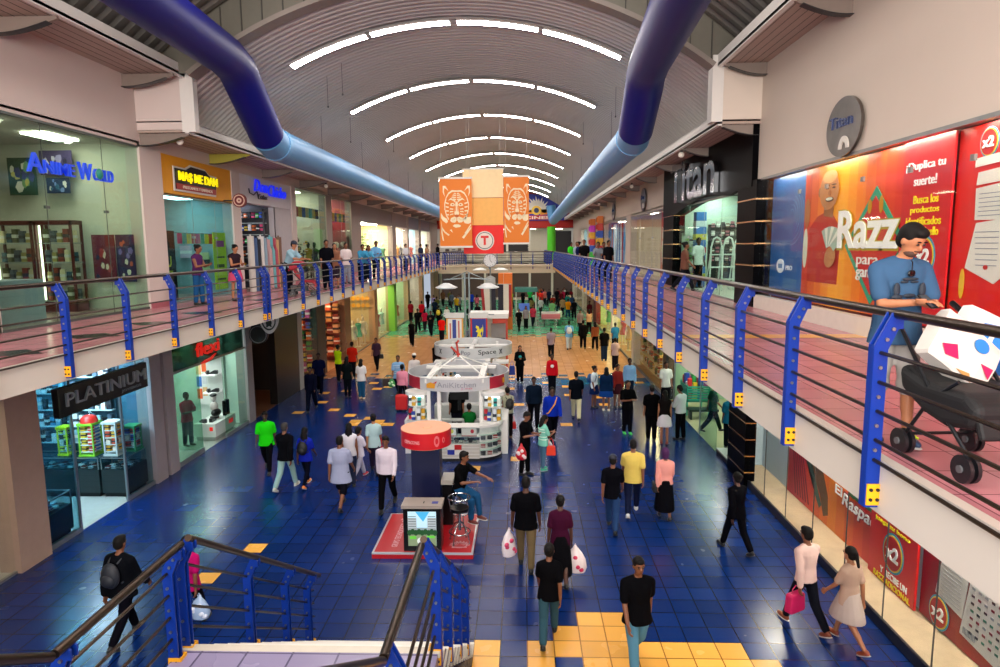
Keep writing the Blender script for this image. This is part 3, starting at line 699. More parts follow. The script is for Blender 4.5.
ovalsign(30.9, 8.05, .62, .52, 'polished oval sign beyond the black sign box')
ovalsign(40.9, 8.0, .62, .52, 'farthest polished oval sign on the right wall')
# the poster window: bays of glass in front of printed panels
FW = FR(XR+.28)
struct('wall_right_window_back', (lambda m: (m.box(XR+.32, XR+.4, -3, 15.95, ZU, 7.6), m)[1])(MB()), [mat('#7a1a18', .6)], label='back board of the poster window')
g = MB(); ed = [-2, 1.5, 4.2, 6.9, 8.6, 9.95, 11.3, 12.6, 13.8, 15.9]
for a, b in zip(ed, ed[1:]): g.box(XR-.006, XR+.006, a+.008, b-.008, ZU+.3, 7.48)
w_ = tag(g.build(nextwin(), G_clear), 'glass of the red poster window', None, None, 'structure')
f = MB(); f.box(XR-.03, XR+.05, -2, 15.95, 7.46, 7.52)
for k in ed[1:-1]: f.box(XR-.02, XR+.02, k-.04, k+.04, 7.0, 7.08)
f.build('window_frame', mat('#8b8b88', .3, .7), w_)
for k in range(6):  # light strips added to brighten the printed panels behind the glass
    yc = 3.4+k*2.3; t_ = MB(); t_.box(XR+.06, XR+.14, yc-.9, yc+.9, 7.5, 7.54); tag(t_.build('ceiling_panel', mat('#fff4e4', .4, emit=75, var=0)), 'slim added light strip brightening the red poster window, %s from the near end' % ordn[k], 'ceiling light')
# blue panel with a round white mark
t = thing('poster', 'dark blue printed panel with a white round mark in the poster window', 'poster', (XR+.2, 14.8, ZU+.3))
mb = MB(); rect(mb, FW, 15.9, 14.1, ZU+.3, 7.48, 0, .03); mb.build('sheet', mat('#1c5a9c', .35), t)
mb = MB(); mb.tube([tuple(FW(14.4-.03*k, 7.2-.18*k+.0, .04)) for k in range(4)], .01, 4) if False else None
for q in range(6): ring_quads(mb, FW, 14.75, 6.6, 1, 1, .12+q*.1, .14+q*.1, .032, 18, 0, 1+.3*q, 3.2+.3*q, .003)
mb.build('swirl', mat('#4a86b8', .4), t)
mb = MB(); ring_quads(mb, FW, 15.25, 5.5, 1.3, 1, .0, .16, .032, 24, 0); mb.build('disc', mat('#dde6ee', .4), t)
mb = MB(); rect(mb, FW, 15.35, 15.13, 5.45, 5.55, .045, .006); mb.build('mark', mat('#4d7fb0', .4), t)
text('PRO', mat('#dde6ee', .4), FW, 14.95, 14.6, 5.42, 5.52, .032, .005, .01, parent=t)
# big red and orange panel
t = thing('poster', 'large orange and red printed panel with a man holding banknotes and big white lettering', 'poster', (XR+.2, 12, ZU+.3))
def grad(mb, F, u0, u1, v0, v1, n, d): 
    for k in range(n): rect(mb, F, u0+(u1-u0)*k/n, u0+(u1-u0)*(k+1)/n, v0, v1, d, .03, k)
mb = MB(); grad(mb, FW, 14.1, 10.45, ZU+.3, 7.48, 12, 0)
cs = ['#c83214','#dc5014','#ea7014','#f48a14','#faa018','#fca41c','#f89418','#f47e14','#ee6612','#e84e10','#e03a10','#dc2a12']
mb.build('sheet', [mat(c, .35, var=.02) for c in cs], t)
mb = MB(); hu, hv = 12.85, 6.95
def EL(F, mb, u, v, ru, rv, d, m=0, n=22, rot=0, dep=.006):
    poly(mb, F, [(u+ru*math.cos(a)*math.cos(rot)-rv*math.sin(a)*math.sin(rot), v+ru*math.cos(a)*math.sin(rot)+rv*math.sin(a)*math.cos(rot)) for a in [2*PI*k/n for k in range(n)]], d, dep, m)
def bigman(F, u, v, s, t, name='printed_man'):
    # printed bald smiling man in red holding a fan of notes; u decreases to the viewer's right
    mb = MB(); d = .032
    poly(mb, F, [(u+.62*s,v-1.9*s),(u+.62*s,v-.75*s),(u+.35*s,v-.5*s),(u+.1*s,v-.42*s),(u-.15*s,v-.5*s),(u-.4*s,v-.8*s),(u-.35*s,v-1.9*s)], d, .006, 2)
    poly(mb, F, [(u+.14*s,v-.5*s),(u+.12*s,v-.1*s),(u-.16*s,v-.1*s),(u-.14*s,v-.55*s)], d+.006, .006, 1)
    EL(F, mb, u, v+.02*s, .29*s, .4*s, d+.012, 0); EL(F, mb, u+.29*s, v, .05*s, .1*s, d+.01, 1)
    EL(F, mb, u-.02*s, v+.29*s, .22*s, .13*s, d+.018, 4)
    for q in (-.12, .08): EL(F, mb, u+q*s-.03*s, v+.06*s, .045*s, .02*s, d+.018, 3); EL(F, mb, u+q*s-.03*s, v+.12*s, .07*s, .015*s, d+.018, 3)
    EL(F, mb, u-.03*s, v-.04*s, .04*s, .06*s, d+.018, 1); EL(F, mb, u-.03*s, v-.17*s, .12*s, .05*s, d+.018, 3); EL(F, mb, u-.03*s, v-.16*s, .1*s, .03*s, d+.024, 5)
    EL(F, mb, u-.15*s, v-1.35*s, .16*s, .22*s, d+.03, 0, rot=.3)
    for k in range(7):
        an = math.radians(65+k*12); c_, s_ = math.cos(an), math.sin(an)
        cu, cv = u-.12*s, v-1.25*s
        pts = [(cu+(a*s_-0)*.0+(c_*b)*s-(s_*a)*s*-1*0.0+(-s_*a)*s*0, cv) for a, b in ((0,0),)]
        q = []
        for a, b in ((-.08,.12),(.08,.12),(.08,.52),(-.08,.52)):
            q.append((cu+(c_*b - s_*a)*s, cv+(s_*b + c_*a)*s))
        poly(mb, F, q, d+.012+k*.004, .004, 5 if k % 2 else 6)
    mb.build(name, [mat('#b87a4c', .5), mat('#93592f', .5), mat('#b32012', .5), mat('#3a2012', .5), mat('#d09a68', .5), mat('#dfe3d4', .5), mat('#9fb8a8', .5)], t)
FWm = lambda u, v, d=0: FW(13.0+(u-13.0)*1.45, v, d)
bigman(FWm, 13.0, 6.98, .92, t)
mb = MB(); EL(FW, mb, 13.95, 6.6, .12, .3, .032, 0); EL(FW, mb, 13.98, 5.9, .1, .4, .032, 1); mb.build('printed_banknote_hand', [mat('#a8643a', .5), mat('#cfd8c0', .5)], t)
# green framed rhombus and the word
mb = MB(); cu, cv, a_, b_ = 11.3, 5.95, .98, .98
poly(mb, FW, [(cu+a_,cv),(cu,cv+b_),(cu-a_,cv),(cu,cv-b_)], .032, .01, 0); poly(mb, FW, [(cu+a_-.14,cv),(cu,cv+b_-.16),(cu-a_+.14,cv),(cu,cv-b_+.16)], .042, .01, 1)
mb.build('rhombus', [mat('#1f9a78', .4), mat('#c8281a', .4)], t)
mb = MB(); EL(FW, mb, 11.8, 6.18, .12, .15, .052, 0); EL(FW, mb, 11.45, 6.6, .06, .12, .055, 0); EL(FW, mb, 11.1, 6.62, .06, .14, .055, 0); mb.build('gold_swirl', mat('#d8981c', .3, .4), t)
text('Razz', mat('#b8a428', .4), FW, 12.55, 10.48, 5.86, 6.6, .05, .01, .05, parent=t)
text('Razz', mat('#fdfaf4', .4), FW, 12.5, 10.52, 5.9, 6.58, .062, .02, .02, parent=t)
text('para', mat('#c8281a', .4), FW, 11.75, 11.05, 5.58, 5.76, .055, .012, .03, parent=t, name='outline_lettering')
text('para', mat('#e9e4dc', .4), FW, 11.75, 11.05, 5.58, 5.76, .07, .012, .0, parent=t)
text('ganar', mat('#e9e4dc', .4), FW, 11.75, 11.0, 5.36, 5.55, .07, .012, .01, parent=t)
# narrow deep red panel with text
t = thing('poster', 'red printed panel reading Duplica tu suerte with yellow lines and an x2 disc', 'poster', (XR+.1, 9.6, ZU+.3)); F = FR(XR+.22)
mb = MB(); rect(mb, F, 10.45, 9.28, ZU+.3, 7.48, 0, .03); mb.build('sheet', mat('#d0141e', .35, var=.03), t)
mwh = mat('#fbf8f4', .4); myl = mat('#f0dc20', .4)
text('\u00a1Duplica tu', mwh, F, 10.38, 9.45, 7.02, 7.17, .03, .01, .008, parent=t); text('suerte!', mwh, F, 10.16, 9.62, 6.82, 6.96, .03, .01, .008, parent=t)
for s_, a, b, z in (('Busca los',10.14,9.55,6.56),('productos',10.2,9.52,6.4),('identificados',10.3,9.46,6.25),('en el sello',10.05,9.5,6.1)): text(s_, myl, F, a, b, z, z+.12, .03, .01, .006, parent=t)
def x2(F, u, v, r, t, dd=.03, sgn=-1):
    mb = MB(); EL(F, mb, u, v, r, r*1.12, dd, 0, 36); EL(F, mb, u, v, r*.9, r*1.0, dd+.006, 1, 36); EL(F, mb, u, v, r*.82, r*.92, dd+.012, 2, 36)
    mb.build('disc', [mat('#1e8fb4', .4), mat('#d8c028', .4), mat('#b01818', .4)], t)
    text('x2', mwh, F, u-sgn*r*.6, u+sgn*r*.6, v-r*.38, v+r*.42, dd+.018, .012, .03, parent=t)
x2(F, 9.8, 5.8, .27, t)
text('Y RECIBE UN', mwh, F, 10.2, 9.4, 5.28, 5.38, .03, .01, .006, parent=t); text('RAZZ ADICIONAL', myl, F, 10.35, 9.35, 5.13, 5.23, .03, .008, .006, parent=t)
# plain red remainder with printed cards
t = thing('poster', 'wide red printed panel with white prize cards and small x2 discs', 'poster', (XR+.2, 6, ZU+.3))
mb = MB(); rect(mb, FW, 9.28, -2, ZU+.3, 7.48, 0, .03); mb.build('sheet', mat('#d81c16', .35, var=.05, scale=.5), t)
x2(FW, 8.7, 7.24, .17, t)
mb = MB()
for (pts) in ([(8.92,7.06),(7.9,7.12),(7.9,7.0),(8.92,6.95)], [(8.85,6.88),(7.9,6.94),(7.9,6.76),(8.87,6.72)]): poly(mb, FW, pts, .032, .01, 0)
poly(mb, FW, [(8.86,6.68),(8.1,6.74),(8.1,6.26),(8.84,6.28)], .036, .012, 0)
poly(mb, FW, [(8.8,6.24),(8.3,6.28),(8.22,5.6),(8.4,5.48),(8.95,5.66)], .04, .012, 0)
poly(mb, FW, [(8.18,6.2),(7.3,6.24),(7.1,5.3),(8.02,5.42)], .04, .012, 0); mb.build('card', mat('#ddd6cc', .4), t)
mb = MB()
for k in range(6): rect(mb, FW, 8.78, 8.15, 6.6-.055*k, 6.608-.055*k, .05, .003, 0)
for k in range(7): rect(mb, FW, 8.8-.01*k, 8.36, 6.12-.07*k, 6.128-.07*k, .055, .003, 0)
for k in range(5): rect(mb, FW, 8.0, 7.4, 6.05-.12*k, 6.11-.12*k, .055, .003, 0)
rect(mb, FW, 8.3, 8.15, 6.52, 6.56, .05, .004, 1)
EL(FW, mb, 8.55, 5.68, .04, .03, .055, 1); mb.build('card_lines', [mat('#6a7088', .5), mat('#b02020', .5)], t)
mb = MB(); EL(FW, mb, 9.0, 5.45, .05, .2, .04, 0, 20); mb.build('small_disc', mat('#e0b030', .4), t)
# Titan shop
shop('R', 17.3, 24.5, ZU, 7.3, 7.75, 6, M_intG, M_floorW, 'shop under the black sign', light=8, lcol='#f4fff6', glass=G_green, mullions=(19.0,20.8,22.6), nlights=4, lsize=.32)
mb = MB(); mb.box(6.7, 8.1, 24.3, 24.4, ZU, 6.7); struct('wall_shop_back', mb, [mat('#1d1a1a', .5)], label='dark display wall inside the shop under the black sign')
boxes('dark_goods', 'small pink or grey packet on the dark display wall under the black sign', 'packet', 'packets on the dark display wall', [(6.85+q*.17, 24.25, ZU+.9+r*.3) for r in range(5) for q in range(7)], ['#b06a78','#c8b8b8','#5a4a50','#8a6a60'], (.12,.08,.18))
t = thing('column_display', 'tall blue printed column standing in the shop under the black sign', 'display column', (6.15, 23.4, ZU+.012))
mb = MB(); mb.box(5.98, 6.32, 23.2, 23.6, ZU+.012, ZU+2.6); mb.build('body', mat('#1c6cc0', .4), t)
mb = MB()
for k in range(5): mb.box(5.97, 6.33, 23.19, 23.61, ZU+.3+k*.45, ZU+.5+k*.45, k % 3)
mb.build('print', [mat('#d8c030', .4), mat('#d8e0e8', .4), mat('#c03050', .4)], t)
for k, (yy, xx) in enumerate(((21.3,6.15),(21.6,6.62),(22.0,7.1))):
    t = thing('step_ladder', ['white folding ladder nearest the glass under the black sign', 'middle white folding ladder in the shop under the black sign', 'white folding ladder deepest in the shop under the black sign'][k], 'ladder', (xx, yy, ZU+.012)); mm = mat('#e4e4e0', .35)
    for s in (-1, 1):
        mb = MB(); mb.tube([(xx+s*.2, yy, ZU+.012), (xx+s*.17, yy+.02, ZU+1.4), (xx+s*.1, yy+.02, ZU+1.66), (xx, yy+.02, ZU+1.72)], .028, 8); mb.tube([(xx+s*.2, yy+.5, ZU+.012), (xx+s*.15, yy+.05, ZU+1.4)], .02, 8); mb.build('rail', mm, t, True)
    for zz in (.35,.75,1.15): mb = MB(); mb.box(xx-.19, xx+.19, yy-.03, yy+.12, ZU+zz, ZU+zz+.04); mb.build('step', mm, t)
boxes('carton', 'red carton beside the white ladders', 'carton', 'red cartons by the ladders', [(7.4,21.6,ZU+.012),(7.4,21.62,ZU+.43),(7.75,21.8,ZU+.012)], ['#b02420'], (.3,.3,.42))
cabinet('display_shelving', 'white lit shelving of green goods in the shop under the black sign', 5.75, 6.6, 24.0, 24.3, ZU+.012, 1.9, '#d0e0d0', 5, False)
boxes('green_goods', 'green bottle box on the white shelving under the black sign', 'box', 'green goods on the white shelving', [(5.9+q*.17, 24.15, ZU+.29+r*.31) for r in range(5) for q in range(4)], ['#7ab060','#b0d880','#d0e0d8'], (.13,.14,.22))
# windows beyond
shop('R', 26.25, 34.7, ZU, 7.4, 7.5, 2.2, mat('#d8c8a8', .7), M_floorW, 'window with the beige curtain', light=7, glass=G_clear, mullions=(29.0,32.0), nlights=2)
def curtain(x, y0, y1, z0, z1, m, label, n=14, amp=.06, name='curtain'):
    mb = MB(); vs = []; N = n*6
    for k in range(N+1):
        y = y0+(y1-y0)*k/N; a = amp*math.sin(2*PI*n*k/N)
        for dx in (0, .02): vs += [(x+a+dx, y, z0), (x+a+dx, y, z1)]
    fs = []
    for k in range(N):
        b = k*4; c = b+4; fs += [(b,c,c+1,b+1), (b+2,b+3,c+3,c+2), (b+1,c+1,c+3,b+3), (b,b+2,c+2,c)]
    mb.add(vs, fs); return tag(mb.build(name, m, None, True), label, 'curtain' if 'curtain' in name else 'banner')
curtain(XR+.5, 29.2, 34.5, ZU+.05, 7.4, mat('#cdbfa2', .8), 'long beige curtain behind the window beyond the black pillar')
poster(FR(XR+.4), 29.0, 26.4, ZU+.1, 7.35, 0, '#c0402a', ['#e08a60','#e8d8c8','#8a2a3a','#d05a70'], 'tall red and pink printed poster beside the beige curtain', seed=21)
solid('wall_right_pier', 'R', 34.7, 36.4, ZU, 7.45, M_wallR, label='white pier beyond the beige curtain')
shop('R', 36.4, 46, ZU, 7.4, 7.5, 2.2, mat('#3d86c0', .6), M_floorW, 'window with blue and white ribbons', light=9, glass=G_clear, mullions=(39.6,42.8), nlights=2)
rb = ['#dfe8f0','#2f78c0','#c8dcec','#1e5aa8','#9cc4e4','#dfe8f0','#4a94d0','#b02838']
for k in range(16): 
    y = 36.7+k*.58; mb = MB(); mb.prism([(y,5.0),(y+.42,4.9),(y+.3+.2*math.sin(k),6.2),(y+.5,7.35),(y+.05,7.35),(y-.1+.2*math.sin(k),6.2)], lambda u, v: (XR+.5,u,v), lambda u, v: (XR+.53,u,v))
    tag(mb.build('hanging_ribbon', mat(rb[k % 8], .6)), 'wide blue or white ribbon hanging in the far right window', 'ribbon', 'blue and white ribbons')
for k, (a, b) in enumerate(((46,47.2),(50.5,53),(56,58),(64,74))): solid('wall_right_pier', 'R', a, b, ZU, 7.45, M_wallR, label='pier of the right upper wall')
shop('R', 47.2, 50.5, ZU, 7.4, 7.5, 2, M_intB, M_floorW, 'bright window at the far right', light=10, glass=G_clear)
shop('R', 53, 56, ZU, 7.4, 7.5, 2, M_intD, M_floorW, 'dark window at the far right', light=1, glass=G_clear, nlights=1)
shop('R', 58, 64, ZU, 7.4, 7.5, 2, M_intB, M_floorW, 'last window at the far right', light=10, glass=G_clear)
for k, (y, nm) in enumerate(((46.4,'nearer'),(51.5,'farther'))):
    t = thing('coloured_column', '%s column of stacked bright colour blocks at the far right shops' % nm, 'decorated column', (XR-.3, y, ZU)); 
    for q, c in enumerate(['#2fae3a','#1c4ab0','#c8281c','#e8b020','#1c4ab0','#c8281c','#e07820','#2fae3a'] if k == 0 else ['#2fae3a','#2fae3a','#1c4ab0','#c8281c','#e8b020','#d02ad0','#e07820','#2fae3a']):
        if q == 7: continue
        mb = MB(); mb.box(XR-.42, XR-.05, y-.35, y+.35, ZU+q*.5, ZU+q*.5+.48)
        for a in (-.2, .2): mb.cyl((XR-.44, y+a), .06, ZU+q*.5+.1, ZU+q*.5+.4, 8)
        mb.build('block', mat(c, .4), t)
# ---- end wall
mb = MB(); mb.box(XL-.5, XR+.6, YE, YE+.3, 7.9, 12.6, 0); mb.box(XL-.5, XR+.6, YE+3.8, YE+4, 4.2, 8, 1); mb.box(XL-.5, XR+.6, YE+3.8, YE+4, -.1, 4.2, 2)
struct('wall_end', mb, [mat('#b01c14', .6), M_int, mat('#4c3c34', .6)], label='red end wall above the far shops')
t = thing('arch_sign', 'big half round blue sign with a yellow sun face on the red end wall', 'sign', (1, YE-.1, 8)); F = FC(YE-.05)
mb = MB(); cxs, R0 = .4, 4.6
poly(mb, F, [(cxs+R0*math.cos(a), 8.75+2.9*math.sin(a)) for a in [PI*k/30 for k in range(31)]], 0, .08, 0); mb.build('board', mat('#1a2ba0', .5), t)
mb = MB(); su, sv = 1.55, 9.85
for k in range(15):
    a = PI*(-.05+1.1*k/14); r = 1.35+.25*(k % 2)
    if 1: poly(mb, F, [(su+.5*math.cos(a-.12), sv+.5*math.sin(a-.12)), (su+.95*math.cos(a-.2), sv+.95*math.sin(a-.2)), (su+r*math.cos(a+.06), sv+r*math.sin(a+.06)), (su+.95*math.cos(a+.1), sv+.95*math.sin(a+.1)), (su+.5*math.cos(a+.12), sv+.5*math.sin(a+.12))], .09, .03, 0)
EL(F, mb, su, sv, .55, .5, .13, 1); EL(F, mb, su, sv, .28, .28, .15, 2); mb.build('sun_face', [mat('#e6dcd0', .5), mat('#f0c040', .5), mat('#24305a', .5)], t)
mb = MB(); poly(mb, F, [(su+.4,sv+.1),(5.2,sv+.1),(5.2,sv-.3),(su+.4,sv-.5)], .09, .03); poly(mb, F, [(su-2.5,sv-.3),(su-.4,sv+.1),(su-.4,sv-.4)], .09, .03); mb.build('orange_stripe', mat('#e88a20', .5), t)
mb = MB(); rect(mb, F, -.3, 3.4, 8.85, 9.3, .09, .05, 0); mb.build('name_board', mat('#c83020', .5), t)
text('CINES', mat('#efe0d8', .5), F, .3, 3.0, 8.9, 9.22, .15, .02, .02, parent=t)
for i, (x, c, d) in enumerate(((3.1,'#4fc81c','bright green round column at the far end'),(-5.6,'#c8c0b0','pale round column at the far left end'))):
    mb = MB(); mb.cyl((x, 71.5), .45, ZU, 8.0, 20); o = struct('pillar', mb, [mat(c, .5)], True, label=d)
for (z0, z1, wm, nm) in ((ZU,7.9,M_int,'upper'),(0,4.1,M_intD,'ground')):
    mb = MB(); mb.box(XL, XR, YE, YE+3.8, z0-.2, z0+.01, 0); mb.box(XL, XR, YE, YE+3.8, z1, z1+.05, 1); struct('floor_end', mb, [M_floorW, M_int], label='%s floor behind the end of the hall' % nm)
    for k in range(5):
        xc = XL+1.5+k*3.0; t = MB(); t.box(xc-.5, xc+.5, YE+1.2, YE+2.2, z1-.06, z1-.01)
        tag(t.build('ceiling_panel', mat('#fff0dc', .4, emit=9, var=0)), 'ceiling light panel in the far %s shops, %s from the left wall' % (nm, ordn[k]), 'ceiling light')
    for k in range(6): 
        xx = XL+.3+k*2.5; mb = MB(); mb.box(xx-.12, xx+.12, YE-.1, YE+.2, z0, z1); struct('pillar', mb, [mat('#d8d0c0', .5)])
mb = MB(); mb.box(3.6, 5.4, YE-.02, YE+.05, ZU, 7.6); mb.box(-2.2,.6,YE-.02,YE+.05,ZU+.9,7.4); struct('wall_end_dark', mb, [M_black], label='dark shop fronts at the far end')
boxes('far_goods', 'goods on show in the far end shop', 'goods', 'goods at the far end', [(XL+1+q*.7, YE+1.0, ZU+.9+(r*.5)) for r in range(3) for q in range(14)], ['#6a5a4a','#3a4a5a','#a08060','#506050'], (.4,.3,.35))

# ================================================================== ground floor shops, left
ZL = 3.35
M_tan = mat('#b48c6a', .5); M_greyp = mat('#a3989a', .5, .1)
mb = MB()
for a, b in ((-2,7.0),(7.0,27.2),(27.2,YE)): mb.box(XL-.3, XL, a, b, ZL, ZS, 0)
struct('wall_left_lower', mb, [mat('#3a4a46', .5)], label='band of wall above the left ground floor shops')
for a, b, m, o in ((-2,8.2,M_wall,.06),(11.35,12.15,mat('#b39684', .55),.12),(16.05,16.55,M_greyp,.1),(16.7,17.15,M_greyp,.1),(21.9,22.4,mat('#8a8688', .5),.08),(27.2,27.7,mat('#b9b4b4', .4),.06),
                   (29.9,31.2,mat('#3c3437', .5),.02),(34.6,35.8,mat('#8a6a50', .5),.05),(41.5,42.3,M_tan,.1),(46.8,47.6,M_tan,.08),(54.0,54.8,M_tan,.08),(62,63,M_tan,.05),(70,74,M_tan,.05)):
    solid('pillar', 'L', a, b, 0, ZS, m, out=o, label='pier between the left ground floor shops')
# stall at the far left edge of the picture
shop('L', 8.2, 11.35, 0, ZL, 3.5, 2.0, mat('#cbbba4', .7), M_floorW, 'shop at the near left edge', light=5, glass=G_clear, mullions=(9.7,), nlights=1)
boxes('gift_box', 'small red or green box on the shop floor at the near left edge', 'box', 'red and green boxes at the near left edge', [(-9.85-(q%2)*.25, 10.0+.2*q*.8, .02+.0*(q%3)) for q in range(8)], ['#b83a1c','#1f8a5c','#a02830','#2a6a8a'], (.2,.14,.5))
# Platinium
shop('L', 12.15, 16.05, 0, ZL, 3.5, 4.6, mat('#3f6f86', .6), mat('#aeb0aa', .25), 'phone shop with the black sign', light=14, lcol='#c8eeff', glass=None, nlights=3, lsize=.34)
g = MB(); g.box(XL-.006, XL+.006, 12.2, 13.2, .1, ZL); g.box(XL-.006, XL+.006, 14.9, 16.0, .1, ZL); g.box(XL-1.1, XL, 13.2, 13.212, .05, ZL)
w_ = tag(g.build(nextwin(), G_teal), 'glass panes of the phone shop', None, None, 'structure')
f = MB(); f.box(XL-.02, XL+.02, 13.17, 13.23, .0, ZL); f.box(XL-.02, XL+.02, 14.87, 14.93, 0, ZL); f.box(XL-.05, XL+.03, 12.15, 13.2, .0, .1); f.box(XL-.05, XL+.03, 14.9, 16.05, .0, .1); f.build('window_frame', mat('#8f9aa0', .3, .7), w_)
t = thing('shop_sign', 'black hanging sign with grey lettering', 'shop sign', (-9.0, 13.7, 3.0))
mb = MB(); mb.box(-9.12, -9.0, 12.2, 15.25, 2.74, 3.32); mb.build('board', M_black, t)
F = FL(-9.0); text('PLATINIUM', mat('#98a2a8', .35, .3), F, 12.4, 15.15, 2.93, 3.2, .0, .04, .0, parent=t); text('JOYEROS', mat('#6f7c84', .4), F, 14.2, 14.95, 2.8, 2.87, .0, .02, .0, parent=t)
mb = MB(); mb.tube([(-9.06,12.6,3.32),(-9.06,12.6,ZS)], .012, 6); mb.tube([(-9.06,14.9,3.32),(-9.06,14.9,ZS)], .012, 6); mb.build('hanger', M_steel, t)
def counter(label, x0, x1, y0, y1, h=.95, gh=.3, base='#0f2226', n=0):
    t = thing('glass_counter', label, 'counter', ((x0+x1)/2, (y0+y1)/2, 0))
    mb = MB(); mb.box(x0, x1, y0, y1, .12, h-gh, 0); mb.box(x0+.04, x1-.04, y0+.04, y1-.04, .012, .12, 1); 
    for k in range(1, 4): mb.box(x0-.004, x1+.004, y0-.004, y1+.004, .12+(h-gh-.12)*k/4, .125+(h-gh-.12)*k/4, 1)
    mb.build('base', [mat(base, .35), M_black], t)
    mb = MB(); e = .02
    for a in (x0, x1-e):
        for b in (y0, y1-e): mb.box(a, a+e, b, b+e, h-gh, h)
    mb.box(x0, x1, y0, y0+e, h-.02, h); mb.box(x0, x1, y1-e, y1, h-.02, h); mb.box(x0, x0+e, y0, y1, h-.02, h); mb.box(x1-e, x1, y0, y1, h-.02, h)
    mb.build('frame', mat('#9aa6a8', .3, .8), t)
    mb = MB(); mb.box(x0+.004, x1-.004, y0+.004, y1-.004, h-.012, h-.002); mb.box(x1-.012, x1-.004, y0+.02, y1-.02, h-gh, h-.02); mb.box(x0+.02, x1-.02, y0+.004, y0+.012, h-gh, h-.02)
    mb.build('glass', G_teal, t)
    return t
counter('glass counter with dark slatted base standing nearest at the phone shop front', -10.4, -9.62, 12.25, 13.15)
counter('long glass counter with dark base across the phone shop', -12.4, -10.3, 15.1, 15.65, 1.0)
counter('glass counter with dark base beside the far pier of the phone shop', -10.24, -9.6, 15.1, 15.95, 1.0, .3)
sp = [(-10.25+.16*(q%4), 12.35+.17*(q//4), .655) for q in range(20)] + [(-12.25+.17*(q%11), 15.2+.15*(q//11), .715) for q in range(33)] + [(-10.12+.15*(q%4), 15.2+.17*(q//4), .715) for q in range(16)]
boxes('phone_accessory', 'small phone accessory lying in a glass counter', 'accessory', 'accessories in the glass counters of the phone shop', sp, ['#d8e0e4','#20262e','#4a7a90','#e8ece8','#304858','#8a2a2a'], (.1,.09,.05))
t = thing('wall_shelving', 'wall of small hanging goods behind the long counter of the phone shop', 'shelving', (-12, 15.95, 0))
mb = MB(); mb.box(-14.0,-10.3,15.97,16.02,.9,3.35); mb.build('panel', mat('#2a5568', .5), t)
for k in range(5): mb = MB(); mb.box(-14.0,-10.3,15.8,15.97,1.15+.42*k,1.17+.42*k); mb.build('shelf', mat('#b8d8e0', .3), t)
boxes('hanging_pack', 'small blister pack on the wall shelves of the phone shop', 'packet', 'packs on the wall shelves of the phone shop', [(-13.85+q*.15, 15.88, 1.175+r*.42) for r in range(5) for q in range(24)], ['#e8f4f8','#16202a','#3d8fb8','#8fb8c8','#10161e','#4a5a6a','#d0e0e8'], (.11,.07,.26))
t = thing('side_bench', 'white slatted panel behind the near counter of the phone shop', 'panel', (-13.9,14,0))
mb = MB()
for k in range(6): mb.box(-14.02,-13.98,12.2,16.0,.3+.4*k,.62+.4*k)
mb.build('slats', mat('#a8c8d8', .5), t)
def tower(name, label, x, y, z, h, r, frame, ncol, cols, gname, n=4, lid=None):
    t = thing(name, label, 'display stand', (x, y, z)); mb = MB()
    for a in (-1, 1):
        for b in (-1, 1): mb.box(x+a*r-.015, x+a*r+.015, y+b*r-.015, y+b*r+.015, z, z+h)
    mb.box(x-r-.03, x+r+.03, y-r-.03, y+r+.03, z, z+.05); mb.box(x-r-.03, x+r+.03, y-r-.03, y+r+.03, z+h-.06, z+h); mb.build('frame', mat(frame, .4), t)
    for k in range(n): mb = MB(); mb.box(x-r, x+r, y-r, y+r, z+.1+k*(h-.15)/n, z+.115+k*(h-.15)/n); mb.build('shelf', mat('#cfe0e0', .2), t)
    boxes('display_item', 'small coloured item on the ' + gname, 'goods', 'items on the ' + gname, [(x+(q%2-.5)*r, y+((q//2)%2-.5)*r, z+.12+(q//4)*(h-.15)/n) for q in range(4*n)], cols, (r*.7,r*.7,h/n*.6))
tower('display_tower', 'yellow framed display tower on the phone shop counter', -11.25, 15.38, 1.0, .72, .11, '#e0e010', 4, ['#e8e840','#d0d8d8','#40484a'], 'yellow framed display tower', 4)
tower('display_tower', 'display tower with a green rim on the phone shop counter', -10.62, 15.38, 1.0, .82, .17, '#7ac030', 4, ['#e0c030','#d04030','#e0e0d8','#3a7ac0'], 'display tower with the green rim')
tower('display_tower', 'clear display tower with gold items beside the green rimmed one', -10.05, 15.4, 1.0, .85, .15, '#b8c8c8', 4, ['#d8a830','#e0d8c0','#c05030'], 'clear display tower with gold items')
tower('display_tower', 'green topped low display stand by the far pier of the phone shop', -9.8, 15.75, 1.0, .65, .14, '#3a9a60', 4, ['#c04040','#e0d8c0','#4050a0'], 'green topped low display stand', 3)
t = thing('gumball_globe', 'clear globe with a red base on top of the green rimmed tower', 'globe', (-10.62,15.38,1.82)); mb = MB(); mb.lathe((-10.62,15.38,1.82), [(.0,0),(.2,0),(.18,.1),(.12,.16),(.0,.16)], 18); mb.build('base', mat('#c02018', .4), t, True); mb = MB(); mb.ell((-10.62,15.38,2.15), (.2,.2,.2), 18, 12); mb.build('globe', G_clear, t, True)
